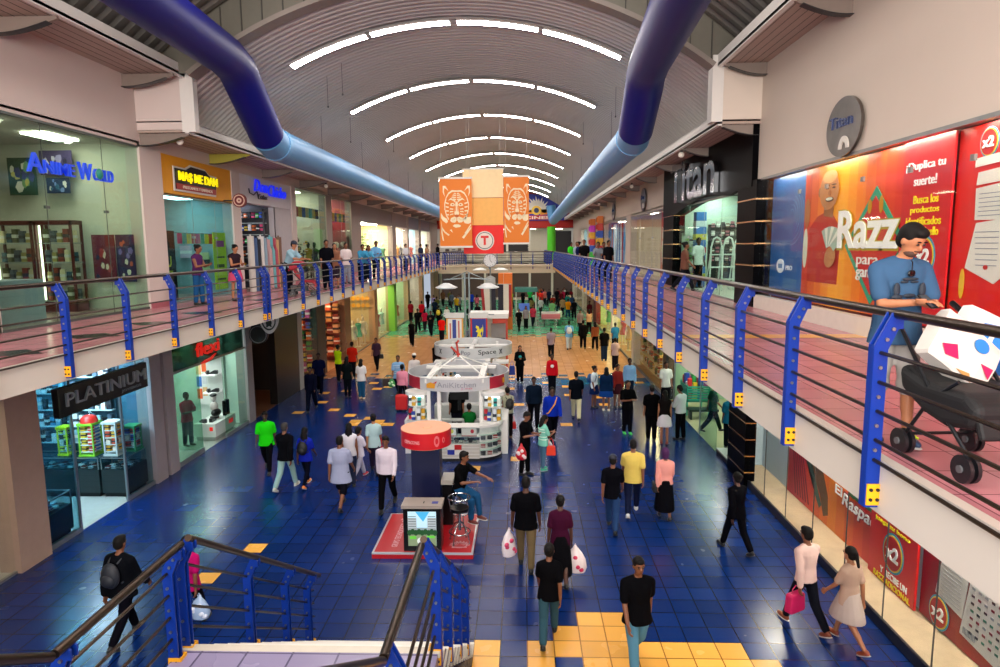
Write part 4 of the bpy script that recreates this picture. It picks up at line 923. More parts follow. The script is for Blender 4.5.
# flexi
shop('L', 17.15, 21.9, 0, ZL, 3.5, 2.7, mat('#d5e2dc', .6), mat('#a9b2ac', .2), 'shoe shop with the red lettering', light=9, lcol='#f0fffa', glass=None, nlights=3, lsize=.3)
g = MB(); g.box(XL-.006, XL+.006, 17.2, 18.7, .15, ZL); g.box(XL-1.0, XL, 18.7, 18.712, .05, ZL); w_ = tag(g.build(nextwin(), G_green), 'near glass pane of the shoe shop', None, None, 'structure')
f = MB(); f.box(XL-.05, XL+.03, 17.15, 18.72, 0, .15); f.box(XL-.05, XL+.03, 20.2, 21.9, 0, .12); f.box(XL-.03, XL+.03, 17.15, 21.9, 2.62, 2.68); f.build('window_frame', mat('#8f9a98', .3, .6), w_)
g = MB(); g.box(XL-.006, XL+.006, 17.2, 21.85, 2.68, ZL); tag(g.build(nextwin(), glass_mat('#5d7a70', .2)), 'dark glass transom of the shoe shop', None, None, 'structure')
g = MB(); g.box(XL-.006, XL+.006, 20.2, 21.85, .12, 2.62); tag(g.build(nextwin(), G_green), 'far glass pane of the shoe shop', None, None, 'structure')
t = thing('shop_sign', 'red lettering above the shoe shop', 'shop sign', (XL+.1, 19.2, 2.9)); F = FL(XL+.05)
mr = mat('#e81c14', .35, emit=.5, var=0)
text('flexi', mr, F, 18.5, 19.95, 2.88, 3.28, 0, .05, .004, parent=t); mb = MB()
poly(mb, F, [(18.75,2.66),(19.0,2.72),(19.35,2.74),(19.7,2.82),(19.35,2.68),(19.0,2.64)], 0, .06); mb.build('swoosh', mr, t)
t = thing('wall_shelving', 'white wall shelves with shoes in the shoe shop', 'shelving', (-10.7,21.8,0))
mb = MB(); mb.box(-11.7,-10.2,21.8,21.88,.7,3.2); mb.build('panel', mat('#e2e8e4', .5), t)
for k in range(3): mb = MB(); mb.box(-10.75,-10.3,21.35,21.8,1.15+.62*k,1.2+.62*k,0); mb.build('shelf', mat('#f2f6f4', .4, emit=.3), t)
mb = MB()
for k in range(5): mb.box(-11.15,-10.98,21.78,21.8,.9+.42*k,1.25+.42*k,k%4); mb.box(-10.95,-10.8,21.78,21.8,1.0+.42*k,1.3+.42*k,(k+2)%4)
mb.build('picture', [mat('#d85a28', .5), mat('#3a6ab0', .5), mat('#d8b080', .5), mat('#c8ccd0', .5)], t)
def shoe_mesh(L=.28):
    mb = MB(); mb.prism([(-.5*L,0),(.5*L,0),(.52*L,.12*L),(.3*L,.2*L),(.05*L,.32*L),(-.15*L,.42*L),(-.5*L,.4*L),(-.52*L,.1*L)], lambda u, v: (-.16*L,u,v), lambda u, v: (.16*L,u,v)); return mb
pr = shoe_mesh(.3).build('display_shoe', mat('#16161a', .4))
copies(pr, [(-10.62+q*.2, 21.5, 1.2+.62*r, .6+q) for r in range(3) for q in range(2)], None, 'shoes on the wall shelves of the shoe shop')
for o in COL.objects:
    if o.name.startswith('display_shoe'): tag(o, 'black shoe on the white wall shelves of the shoe shop', 'shoe')
t = thing('display_podium', 'white podium with a red corner mark in the shoe shop', 'podium', (-9.95,20.4,0)); mb = MB(); mb.box(-10.3,-9.62,19.75,21.2,.14,.56); mb.build('body', mat('#dfe6e2', .5), t)
mb = MB(); mb.box(-9.62,-9.61,20.7,21.0,.32,.46); mb.box(-9.8,-9.7,19.74,19.75,.34,.46); mb.build('mark', mr, t); mb = MB(); mb.box(-10.25,-9.67,19.8,21.15,.015,.14); mb.build('plinth', mat('#9aa4a0', .4), t)
t = thing('figure_stand', 'black and white shoe display figure on the white podium', 'display figure', (-9.98,20.5,.56)); mb = MB(); mb.cyl((-9.98,20.5), .14, .56, .62, 14); mb.cyl((-9.98,20.5), .03, .62, 1.2, 8); mb.build('stand', M_black, t)
mb = MB(); mb.ell((-9.98,20.5,.95), (.12,.15,.16)); mb.ell((-9.98,20.5,1.22), (.09,.1,.1)); mb.build('body', mat('#d8d4d0', .5), t, True); mb = MB(); mb.ell((-9.98,20.5,1.32), (.11,.13,.06)); mb.ell((-9.9,20.45,.76), (.14,.22,.12)); mb.build('trim', M_black, t, True)
for k, yy in enumerate((20.8, 21.0)): mb = MB(); mb.box(-9.85,-9.75,yy,yy+.1,.56,1.05); tag(mb.build('price_tower', M_black), ['nearer','farther'][k]+' narrow black tower on the white podium', 'display stand')
mb = shoe_mesh(.3); o = mb.build('display_shoe', mat('#16161a', .4)); o.location = (-9.85,20.1,.56); tag(o, 'black shoe lying on the white podium', 'shoe')
mb = shoe_mesh(.3); o = mb.build('display_shoe', mat('#16161a', .4)); o.location = (-10.1,19.95,.56); o.rotation_euler = (0,0,1); tag(o, 'black shoe at the near corner of the white podium', 'shoe')
# dark shop
shop('L', 22.4, 27.2, 0, ZL, 3.5, 3.4, mat('#1c130f', .6), mat('#5a4030', .3), 'dark wood shop', light=1.6, lcol='#ffb070', glass=None, nlights=2)
solid('wall_left_side', 'L', 24.6, 27.2, 0, ZS, mat('#0f0b0a', .35), th=.25, out=.04, label='black slatted front of the dark shop')
for k in range(3):
    t = thing('wooden_shelf', ['lowest','middle','topmost'][k]+' wooden shelf in the dark shop', 'shelf', (-12.6,23.5,1.2+.6*k)); mb = MB(); mb.box(-12.85,-12.4,22.6,24.5,1.2+.6*k,1.25+.6*k); mb.build('board', mat('#8a5428', .5), t); mb = MB(); mb.box(-12.8,-12.75,22.7,22.75,1.0+.6*k,1.2+.6*k); mb.box(-12.8,-12.75,24.3,24.35,1.0+.6*k,1.2+.6*k); mb.build('bracket', M_black, t)
boxes('leather_item', 'brown leather item on a wooden shelf of the dark shop', 'leather goods', 'leather goods in the dark shop', [(-12.5, 22.8+q*.3, 1.27+.6*r) for r in range(3) for q in range(6)], ['#8a4a20','#3a2010','#c07a40','#a83020'], (.2,.2,.26))
t = thing('round_sign', 'dark round sign projecting from the dark shop', 'shop sign', (-9.1,22.3,3.0)); mb = MB(); mb.tube([(-9.1,22.2,3.05),(-9.1,22.3,3.05)], .33, 28); mb.build('disc', mat('#1a1a1c', .4), t, True)
mb = MB(); ring_quads(mb, FC(22.2), -9.1, 3.05, 1, 1, .27, .3, 0, 28); mb.build('ring', mat('#7a7a7c', .4), t); mb = MB(); mb.box(-9.5,-9.35,22.22,22.28,3.03,3.07); mb.build('arm', M_black, t)
text('CAFE', mat('#7a7a7c', .4), FC(22.2), -9.28, -8.92, 3.0, 3.1, 0, .01, parent=t) if False else None
t = thing('shield_sign', 'white oval shield sign with a lion mark hanging under the left walkway', 'shop sign', (-7.6,21.6,3.3)); F = FC(21.5)
mb = MB(); poly(mb, F, [(-8.4+.32*math.cos(a)*(1 if math.sin(a) > 0 else 1-.25*abs(math.sin(a))), 3.62+.44*math.sin(a)) for a in [2*PI*k/28 for k in range(28)]], 0, .08); mb.build('shield', mat('#e6e6e2', .4), t)
mb = MB(); ring_quads(mb, F, -8.4, 3.62, 1, 1.35, .2, .24, .08, 24); EL(F, mb, -8.4, 3.72, .07, .1, .08); EL(F, mb, -8.4, 3.55, .1, .12, .08); poly(mb, F, [(-8.5,3.4),(-8.44,3.4),(-8.4,3.5),(-8.34,3.4),(-8.3,3.42),(-8.36,3.55),(-8.46,3.55)], .08); mb.build('lion_mark', mat('#2a3a34', .5), t)
mb = MB(); mb.tube([(-8.4,21.5,4.05),(-8.4,21.5,ZS)], .015, 6); mb.build('hanger', M_black, t)
# shop with colour flags over the door
shop('L', 27.7, 29.9, 0, ZL, 3.5, 3, mat('#4a3030', .7), M_floorWd, 'toy shop window', light=7, glass=G_clear, nlights=1)
shop('L', 31.2, 34.6, 0, ZL, 3.5, 3, mat('#a04838', .7), M_floorWd, 'toy shop door', light=8, lcol='#ffd0a0', glass=None, nlights=2)
boxes('toy', 'bright toy on show in the toy shop window', 'toy', 'toys in the toy shop window', [(-11.5+q*.28, 29.7, .34+r*.5) for r in range(6) for q in range(7)], ['#d8c020','#c03028','#2f8a3a','#d86820','#3050a0','#c05090'], (.2,.2,.34))
boxes('toy', 'toy on the side of the toy shop door', 'toy', 'toys inside the toy shop door', [(-11.9+q*.34, 34.35, .34+r*.6) for r in range(5) for q in range(7)], ['#e0b080','#c05028','#d0a060','#803828'], (.3,.3,.4))
mb = MB()
for r in range(6): mb.box(-11.75, -9.65, 29.55, 29.88, .3+r*.5, .34+r*.5)
tag(mb.build('toy_shelving', mat('#8a5a34', .5)), 'brown shelves of toys in the toy shop window', 'shelving'); mb = MB()
for r in range(5): mb.box(-12.2, -9.65, 34.15, 34.58, .3+r*.6, .34+r*.6)
tag(mb.build('toy_shelving', mat('#8a4a2c', .5)), 'brown shelves of toys inside the toy shop door', 'shelving')
t = thing('pennant_row', 'row of square colour flags across the top of the toy shop', 'pennants', (XL+.2, 29, 3.5))
for k in range(8):
    mb = MB(); a = 28.2+k*.62; mb.box(XL+.14, XL+.17, a, a+.58, 3.4, 3.72); mb.build('pennant', mat(['#d81818','#d81818','#1c50c0','#e8c010','#d81818','#e8c010','#20a030','#20c020'][k], .5, emit=.3, var=0), t)
mb = MB(); mb.box(XL+.1, XL+.19, 28.1, 33.3, 3.72, 3.76); mb.build('rail', M_dark, t)
# tan shops with mannequins
shop('L', 35.8, 41.5, 0, ZL, 3.5, 2.2, mat('#c8b48a', .7), M_floorWd, 'clothes window with gold discs', light=13, lcol='#ffe0a8', glass=G_clear, mullions=(38.5,), nlights=2)
shop('L', 42.3, 46.8, 0, ZL, 3.5, 2.2, mat('#d8d8b8', .7), M_floorWd, 'pale clothes window beside the green column', light=14, lcol='#f4ffd8', glass=G_clear, nlights=2)
shop('L', 47.6, 54, 0, ZL, 3.5, 2.2, mat('#b8c8a0', .7), M_floorWd, 'far green tinted window on the left', light=13, lcol='#f0ffd8', glass=G_clear, nlights=2)
shop('L', 54.8, 62, 0, ZL, 3.5, 2.2, M_int, M_floorWd, 'farthest left ground floor window', light=12, glass=G_clear, nlights=2)
for k, (yy, c) in enumerate(((36.6,'#b8d8c8'),(38.0,'#d8e0d8'),(39.3,'#4aa890'),(40.5,'#e0d8c8'),(43.3,'#d8c8b0'),(44.5,'#c05a60'),(45.8,'#a8c8b8'),(49,'#f0e8d8'),(51.5,'#c87858'))):
    mannequin((-9.95,yy,.012), 'mannequin in a %s dress, %s along the left ground floor windows' % (['pale green','white','teal','cream','beige','rose','mint','ivory','terracotta'][k], ordn[k]), c, .4)
for q in range(12):
    if q == 0: mb = MB(); mb.tube([(0,-.0,0),(.03,0,0)], .135, 18); mb.tube([(.015,0,.13),(.015,0,.7)], .004, 4); pg = mb.build('gold_disc', mat('#e0a838', .3, .6), None, True)
    o = pg if q == 0 else pg.copy()
    if q: COL.objects.link(o)
    o.location = (-11.3+(q % 6)*.3, 41.2+.1*(q//6), 2.8 if q < 6 else 2.35); o.rotation_euler = (0, 0, PI/2); tag(o, 'round gold disc hanging in the clothes window', 'ornament', 'gold discs in the clothes window')
mb = MB(); mb.box(XL-.1, XL+.35, 46.7, 47.5, 0, ZS); struct('pillar', mb, [mat('#8ac040', .5)], label='lime green square column on the left ground floor')

# ================================================================== ground floor shops, right
mb = MB(); mb.box(XR, XR+.3, -3, 16.0, 3.4, ZS); mb.box(XR, XR+.3, 18.6, YE, 3.4, ZS); struct('wall_right_lower', mb, [M_wallR], label='band of wall above the right ground floor shops')
# long poster display
mb = MB(); mb.box(XR, XR+.8, 2, 17.3, 0, .14, 0); struct('floor_display', mb, [mat('#b9a486', .4, var=.25, scale=3)], label='pale wooden display floor behind the right ground floor glass')
mb = MB(); mb.box(XR-.03, XR+.02, 2, 16.0, 0, .17); struct('baseboard_right', mb, [mat('#191c26', .4)], label='dark skirting under the right ground floor glass')
mb = MB(); mb.box(XR+.77, XR+.85, 2, 17.25, .1, 3.5, 0); mb.box(XR, XR+.8, 17.25, 17.35, 0, 3.5, 0); mb.box(XR, XR+.9, 2, 17.3, 3.4, 3.5, 0); mb.box(XR, XR+.85, 1.9, 2, 0, 3.5, 0); struct('wall_display_back', mb, [mat('#b9cbd6', .5)], label='pale back wall of the display')
g = MB(); ed = [2, 5.2, 7.3, 8.6, 9.85, 11.1, 12.4, 13.7, 14.95, 16.0]
for a, b in zip(ed, ed[1:]): g.box(XR-.005, XR+.005, a+.01, b-.01, .17, 3.4)
w_ = tag(g.build(nextwin(), G_clear), 'glass of the long ground floor poster display', None, None, 'structure')
f = MB()
for k in ed[1:-1]: f.box(XR-.008, XR+.008, k-.008, k+.008, .17, 3.4)
f.build('window_frame', mat('#5a5a58', .4, .4), w_)
for k in range(5):
    yc = 4+k*2.7; t_ = MB(); t_.box(XR+.25, XR+.5, yc-.6, yc+.6, 3.34, 3.39); tag(t_.build('ceiling_panel', mat('#fff2e0', .4, emit=95, var=0)), 'slim light panel over the poster display, %s from the stairs' % ordn[k], 'ceiling light')
F2 = FR(XR+.74)
LB, LT = .16, 2.3
t = thing('poster', 'long red and orange printed panel with script lettering in the ground floor display', 'poster', (XR+.74, 12, LB))
mb = MB(); cs2 = ['#a01418','#b01a18','#c42418','#d03818','#e05418','#ec701c','#f0841c','#ea701a','#e05818','#d84016','#cc2c14','#c42014']
for k in range(12): rect(mb, F2, 15.45-(15.45-11.2)*k/12, 15.45-(15.45-11.2)*(k+1)/12, LB, LT, 0, .03, k)
mb.build('sheet', [mat(c, .4, var=.02) for c in cs2], t)
mb = MB()
for k in range(6): poly(mb, F2, [(15.35-.07*k,LT-.2),(15.3-.07*k,LT-.2),(14.9-.14*k,LB+.1),(14.96-.14*k,LB+.1)], .03, .005, 0)
poly(mb, F2, [(14.3,1.3),(14.0,1.4),(13.6,1.2),(13.35,.8),(13.3,.4),(13.5,.3),(13.7,.7)], .03, .006, 1); poly(mb, F2, [(14.5,1.3),(14.3,1.45),(14.1,1.0),(13.9,.6),(13.7,.4),(13.6,.5),(13.9,.9)], .036, .006, 2)
mb.build('printed_figure', [mat('#6a0e14', .5), mat('#6a4a28', .5), mat('#3a5a48', .5)], t)
mb = MB()
for k in range(5): poly(mb, F2, [(12.55-.18*k,1.16),(12.4-.18*k,1.3),(12.3-.18*k,1.14)], .03, .006, 0)
mb.build('leaf_print', mat('#2a6a3a', .5), t)
text('El', mwh, F2, 13.0, 12.72, 1.02, 1.2, .05, .012, .01, parent=t); text('Raspao', mat('#8a1420', .4), F2, 12.72, 11.36, .8, 1.18, .045, .01, .04, .2, parent=t, name='outline_lettering')
text('Raspao', mwh, F2, 12.68, 11.4, .83, 1.15, .06, .012, .01, .2, parent=t)
t = thing('poster', 'red board standing forward in the display, with an x2 disc and yellow line', 'poster', (XR+.55, 10.8, LB)); F3 = FR(XR+.66)
mb = MB(); rect(mb, F3, 11.5, 10.1, LB, LT, 0, .04); mb.build('sheet', mat('#d4201c', .35, var=.03), t)
text('juega tu bono', myl, F3, 11.35, 10.3, 1.16, 1.26, .04, .01, .01, parent=t)
x2(F3, 10.75, .8, .31, t, .04)
text('Y  RECIBE UN', mwh, F3, 11.1, 10.3, .32, .43, .04, .01, .008, parent=t); text('RAZZ ADICIONAL', myl, F3, 11.3, 10.2, .18, .28, .04, .01, .008, parent=t)
t = thing('poster', 'dark red printed panel with two white sheets of small pictures and x2 disc', 'poster', (XR+.74, 6, LB))
mb = MB(); rect(mb, F2, 10.1, 2.2, LB, LT, 0, .03, 0); poly(mb, F2, [(8.9,LB+1.35),(2.2,LB+1.9),(2.2,LB+.9)], .03, .004, 1); mb.build('sheet', [mat('#8e0f14', .4, var=.05), mat('#c01c18', .4)], t)
x2(F2, 9.6, .42, .24, t, .04)
mb = MB(); poly(mb, F2, [(9.62,1.28),(9.02,1.28),(9.1,.62),(9.72,.7)], .034, .012, 0); poly(mb, F2, [(8.98,1.26),(8.1,1.26),(8.0,.3),(9.12,.4)], .034, .012, 0); mb.build('sheets', mat('#d2d0cc', .4), t)
mb = MB()
for k in range(9): rect(mb, F2, 9.6, 9.15, 1.2-.06*k, 1.206-.06*k, .047, .003, 0)
rnd = random.Random(2)
for k in range(7):
    for j in range(6):
        rect(mb, F2, 8.93-.13*j, 8.87-.13*j, 1.17-.11*k, 1.205-.11*k, .047, .004, rnd.choice((0,1,2,3)))
for k in range(9): rect(mb, F2, 9.05-.03*k, 9.035-.03*k, .44, .54, .047, .004, 0)
mb.build('print', [mat('#8a8f98', .5), mat('#7a2030', .5), mat('#2a2a34', .5), mat('#2a6a5a', .5)], t)
# black corner column and open shop
mb = MB(); mb.box(XR-.12, XR+.14, 16.0, 17.35, 0, ZS, 0)
for k in range(9):
    z = .35+k*.42; mb.box(XR-.13, XR+.13, 15.99, 17.36, z, z+.03, 1)
struct('pillar', mb, [M_blackM, mat('#b98a58', .25, .8)], label='black column with thin metal bands on the right ground floor')
mb = MB(); mb.box(XR-.02, XR+.35, 17.35, 18.7, .0, .12, 0); mb.box(XR-.02, XR+.35, 17.35, 18.7, .12, .16, 1); struct('trim_6', mb, [M_black, mat('#a8b4b0', .3)], label='low black step with a pale top by the black column')
shop('R', 17.4, 25.4, 0, 3.4, 3.5, 5.5, mat('#93b894', .6), mat('#a8ab84', .25), 'toy and basket shop on the right ground floor', light=5, lcol='#fbfff0', glass=None, nlights=4, lsize=.4)
g = MB(); g.box(XR-.006, XR+.006, 18.75, 20.6, .0, 3.4); g.box(XR-.006, XR+.006, 24.2, 25.3, .0, 3.4); w_ = tag(g.build(nextwin(), G_green), 'glass panes of the toy and basket shop', None, None, 'structure')
f = MB(); f.box(XR-.02, XR+.02, 20.58, 20.62, 0, 3.4); f.box(XR-.03, XR+.03, 24.15, 24.2, 0, 3.4); f.build('window_frame', mat('#8f9a98', .3, .6), w_)
t = thing('basket_table', 'teal lattice sided bin table full of toys in the right ground floor shop', 'display table', (6.15,23.2,.012))
mb = MB(); mb.box(5.75,6.55,22.9,23.9,.5,.56); mb.build('base_tray', mat('#1c7a64', .4), t); mb = MB()
for (a, b, c_, d_) in ((5.75,6.55,22.9,22.94),(5.75,6.55,23.86,23.9),(5.75,5.79,22.9,23.9),(6.51,6.55,22.9,23.9)):
    for k in range(6): mb.box(a, b, c_, d_, .56+k*.09, .61+k*.09)
for a in (5.75,6.51):
    for b in (22.9,23.86): mb.box(a, a+.04, b, b+.04, .012, 1.12)
mb.build('lattice', mat('#2fb090', .4), t)
boxes('toy', 'bright toy in the teal bin table', 'toy', 'toys in the teal bin table', [(5.87+.19*(q%4), 23.05+.22*(q//4), .57) for q in range(16)], ['#d02028','#e8c020','#2850b0','#d050a0','#e8e8e0','#30a050'], (.15,.15,.75))
t = thing('low_bench', 'dark bench below the teal bin table', 'bench', (6.2,22.4,.012)); mb = MB(); mb.box(5.7,6.7,22.3,22.7,.3,.38); mb.build('seat', mat('#0f2a24', .4), t)
for a in (5.75,6.6): mb = MB(); mb.box(a,a+.06,22.35,22.65,.012,.3); mb.build('leg', mat('#0f2a24', .4), t)
for k, xx in enumerate((7.0, 8.0)):
    t = thing('stool_table', ['nearer','farther'][k]+' small green side table inside the toy and basket shop', 'table', (xx,20.6+k,0)); mb = MB(); mb.box(xx-.3,xx+.3,20.3+k,20.9+k,.6,.65); mb.build('tabletop', mat('#2a6a4a', .4), t)
    for a in (-.26,.22):
        for b in (-.26,.22): mb = MB(); mb.box(xx+a,xx+a+.04,20.6+k+b,20.64+k+b,0,.6); mb.build('leg', mat('#2a6a4a', .4), t)
# warm windows beyond
for i, (a, b, wm, lc, d) in enumerate(((26.0,33.0,'#c8b070','#ffe8a0','warm festive window'),(33.6,41.0,'#d8d49a','#fff0b8','pale yellow window'),(41.6,50,'#c8cc8a','#f8ffc0','green yellow window'),(52,61,'#806050','#ffe0c0','far dim window'),(62,72,'#a09888','#fff0e0','last window'))):
    shop('R', a, b, 0, 3.4, 3.5, 1.8, mat(wm, .7), M_floorWd, d+' on the right ground floor', light=[48,26,26,9,9][i], lcol=lc, glass=G_clear, mullions=((a+b)/2,), nlights=2)
for a, b, c in ((25.4,26.0,'#141416'),(33.0,33.6,'#dcd8c8'),(41.0,41.6,'#dcd8c8'),(50,52,'#7a2428'),(61,62,'#d8d0c0'),(72,74,'#d8d0c0')): solid('pillar', 'R', a, b, 0, ZS, mat(c, .5), out=.05, label='pier between the right ground floor windows')
mb = MB(); mb.box(XR-.04, XR+.02, 26, YE, 0, .12); struct('baseboard_right', mb, [mat('#6a6a66', .4)], label='metal skirting under the far right windows')
rnd = random.Random(9)
t = thing('display_shelving', 'glass shelving of festive ornaments behind the warm window', 'shelving', (XR+.5, 29, .012))
for k in range(5): mb = MB(); mb.box(XR+.2, XR+.75, 28.0, 32.9, .3+.5*k, .32+.5*k); mb.build('shelf', mat('#d8c890', .3), t)
for yy in (28.0, 29.6, 31.2, 32.86): mb = MB(); mb.box(XR+.45, XR+.49, yy, yy+.04, .012, 2.4); mb.build('post', mat('#c0a870', .4), t)
boxes('festive_ornament', 'small red, gold or green ornament in the warm window', 'ornament', 'festive ornaments in the warm window', [(XR+.3+.3*rnd.random(), 28.1+.21*(q//5)+.1*rnd.random(), .32+.5*(q%5)) for q in range(110)], ['#a82820','#d8a040','#3a5a2a','#e8dcc0','#6a2a1a','#c86a30'], (.13,.16,.24))
for k, (yy, c) in enumerate(((26.6,'#e8e0d0'),(27.4,'#c04030'),(35,'#e0e0c8'),(37.5,'#d8a868'),(39.8,'#b04048'),(43.5,'#e8e8d0'),(46.5,'#60a070'))):
    mannequin((XR+.5,yy,.012), 'mannequin in %s, %s along the right ground floor windows' % (['ivory','red','pale yellow','ochre','dark red','white','green'][k], ordn[k]), c, -.4)

# ================================================================== railings
post_pr = {}
def railing(name, label, p0, p1, out, z=ZU, heights=(.77,.57,.37,.17,.03), posts=None, step=1.42, bracket=True, drop=.31, first=.0, slope=None, lean=True, pw=.092):
    """railing from p0 to p1 (x,y); out = unit vector to the open side. posts = list of distances"""
    p0 = Vector((p0[0],p0[1],0)); p1 = Vector((p1[0],p1[1],0)); d = (p1-p0); Ln = d.length; d.normalize(); o = Vector((out[0],out[1],0))
    zz = (lambda s: z) if slope is None else (lambda s: z+(slope*s/Ln))
    t = thing(name, label, 'railing', (p0.x, p0.y, z))
    ms = [M_blue, M_bolt]
    if posts is None:
        n = max(1, round((Ln-first)/step)); posts = [first+(Ln-first)*k/n for k in range(n+1)]
    inn = -o
    mb = MB(); mb.tube([p0+Vector((0,0,zz(0)+1.03))+inn*.05, p1+Vector((0,0,zz(Ln)+1.03))+inn*.05], .032, 14); mb.build('handrail', M_steel, t, True)
    for h in heights: mb = MB(); mb.tube([p0+Vector((0,0,zz(0)+h))+o*.046, p1+Vector((0,0,zz(Ln)+h))+o*.046], .0135, 8); mb.build('rod', M_steel, t, True)
    prof = [(pw,-drop),(pw,.82),(-.015,1.04),(-.09,1.0),(-.09,.93),(-.06,.93),(.0,.79),(.0,-drop)] if lean else [(.13,-drop),(.13,.98),(.09,1.03),(-.03,1.03),(-.03,.95),(.0,.9),(.0,-drop)]
    for s in posts:
        c = p0+d*s+Vector((0,0,zz(s)))
        mb = MB()
        for off in (-.03, .03):
            mb.prism(prof, lambda u, v: c+o*u+Vector((0,0,v))+d*(off-.008), lambda u, v: c+o*u+Vector((0,0,v))+d*(off+.008), 0)
        mb.prism([(pw+.002,-drop),(pw+.002,.82),(pw-.012,.82),(pw-.012,-drop)], lambda u, v: c+o*u+Vector((0,0,v))-d*.03, lambda u, v: c+o*u+Vector((0,0,v))+d*.03, 0)
        for k, h in enumerate((.93,.86,.67,.47,.27,.1)):
            b = c+Vector((0,0,h))+o*(.048 if h < .8 else (.048-.07*(h-.8)/.13)); mb.tube([b-d*.052, b+d*.052], .013, 8, 1)
        pst = mb.build('post', ms, t)
        if bracket:
            mb = MB(); q = c+Vector((0,0,-drop+.02))
            vs = lambda u, v, w_: q+d*u+o*v+Vector((0,0,w_))
            for (u0, u1, v0, v1) in ((-.052,-.04,-.02,.085),(.04,.052,-.02,.085),(-.052,.052,-.03,-.018)):
                mb.add([vs(u0,v0,0),vs(u1,v0,0),vs(u1,v1,0),vs(u0,v1,0),vs(u0,v0,.15),vs(u1,v0,.15),vs(u1,v1,.15),vs(u0,v1,.15)], [(0,3,2,1),(4,5,6,7),(0,1,5,4),(1,2,6,5),(2,3,7,6),(3,0,4,7)], 0)
            for a in (.015,.06):
                for b in (.04,.11): mb.tube([vs(-.06,a,b), vs(-.05,a,b)], .013, 8, 1); mb.tube([vs(.05,a,b), vs(.06,a,b)], .013, 8, 1)
            mb.build('bracket', [M_yel, M_dark], pst)
    return t
YR0 = 4.48
nR = round((YB-YR0)/1.415)
postsR = [(YR0-1.0)+1.415*k for k in range(-2, nR+2)]
postsR = [s for s in postsR if s > 2.2 and 1.0+s < YB+.2] + [.3, 1.6]
railing('railing', 'long blue post railing with dark rails along the right upper walkway', (FXR,1.0), (FXR,YB), (-1,0), posts=postsR)
postsL = sorted([9.05+1.45*k-2.0 for k in range(-4, 30) if 9.05+1.45*k-2.0 > 0 and 9.05+1.45*k < YB+.2] + [16.55-2.0+.0, 30.9-2.0, 45.4-2.0])
railing('railing', 'long blue post railing with dark rails along the left upper walkway', (FXL,2.0), (FXL,YB), (1,0), posts=postsL)
railing('railing', 'blue post railing across the near side of the far bridge', (FXL,YB), (FXR,YB), (0,-1), posts=[.3,.5,2.1,3.9,5.6,7.3,8.4,8.6], drop=.3)
railing('railing', 'blue post railing across the back of the far bridge', (FXL,YB+3.1), (FXR,YB+3.1), (0,1), posts=[.5,2.4,4.4,6.4,8.4], drop=.3, bracket=False)
railing('railing', 'left walkway railing beyond the far bridge', (FXL,YB+3.3), (FXL,YE), (1,0), drop=.3, bracket=False, step=2)
railing('railing', 'right walkway railing beyond the far bridge', (FXR,YB+3.3), (FXR,YE), (-1,0), drop=.3, bracket=False, step=2)

# ================================================================== staircase
ZM = 2.45; Y1 = 5.42; NS = 14; RI = ZM/NS; TR = .28; SX0, SX1 = -3.06, -.76
t = thing('staircase', 'straight staircase with pale nosings and a lavender landing, descending to the ground floor', 'stairs', ((SX0+SX1)/2, Y1, 0))
M_step = mat('#cfc7b8', .4, var=.08, scale=12); M_land = tile_mat('#8f87a8', '#5a5470', .41, .25, 0, 0)
for k in range(NS-1):
    z = ZM-RI*(k+1); y = Y1+TR*k
    mb = MB(); mb.box(SX0, SX1, y, y+TR+.03, z-RI-.02 if z-RI > 0 else 0, z-.035, 0); mb.box(SX0-.02, SX1+.02, y-.0, y+TR+.02, z-.035, z, 1)
    mb.box(SX0-.02, SX1+.02, y+TR-.02, y+TR+.024, z-.02, z+.004, 2); mb.box(SX0, SX1, y+TR-.11, y+TR-.07, z, z+.003, 0)
    mb.build('step', [mat('#5a544e', .6), M_step, mat('#f0ece2', .4)], t)
mb = MB(); mb.box(SX0, SX1, 3.72, Y1, ZM-.2, ZM, 0); mb.box(SX0-.02, SX1+.02, Y1-.06, Y1+.035, ZM-.04, ZM+.003, 1); mb.build('landing', [M_land, M_step], t)
for xx in (SX0, SX1-.06):
    mb = MB(); mb.prism([(Y1,ZM),(Y1,ZM-.32),(Y1+TR*(NS-1),0-.0),(Y1+TR*(NS-1)+.25,0),(Y1+TR*(NS-1)+.2,.02)], lambda u, v: (xx,u,v), lambda u, v: (xx+.06,u,v)); mb.build('stringer', mat('#3c3a6a', .5), t)
nu = 11; riu = (ZU-ZM)/nu; tru = (3.72-.6)/nu
for k in range(nu):
    z = ZM+riu*(k+1); y = 3.72-tru*(k+1)
    mb = MB(); mb.box(SX0, SX1, y, y+tru+.02, z-riu-.02, z, 0); mb.build('step', [M_step], t)
for k, (xx, o) in enumerate(((SX0+.06,-1),(SX1-.06,1))):
    nm = ['left','right'][k]
    lx = xx
    railing('stair_railing', '%s railing of the lower stair flight, blue posts and dark rails' % nm, (lx,Y1), (lx,Y1+3.45), (o,0), z=ZM, slope=-2.16, posts=[.03,.85,1.8,2.75] if k == 1 else [.03,1.35,2.4,3.2], heights=(.8,.6,.4,.2), drop=.14, lean=True, pw=.088)
    railing('stair_railing', '%s railing of the stair landing, blue posts and dark rails' % nm, (lx,3.75), (lx,Y1-.12), (o,0), z=ZM, posts=[.12] + ([1.5] if k == 0 else []), heights=(.8,.6,.4,.2), drop=.14, pw=.088)
    railing('stair_railing', '%s railing of the upper stair flight' % nm, (lx,3.72), (lx,.9), (o,0), z=ZM, slope=1.75, posts=[1.6,2.6], heights=(.8,.6,.4,.2), drop=.14)

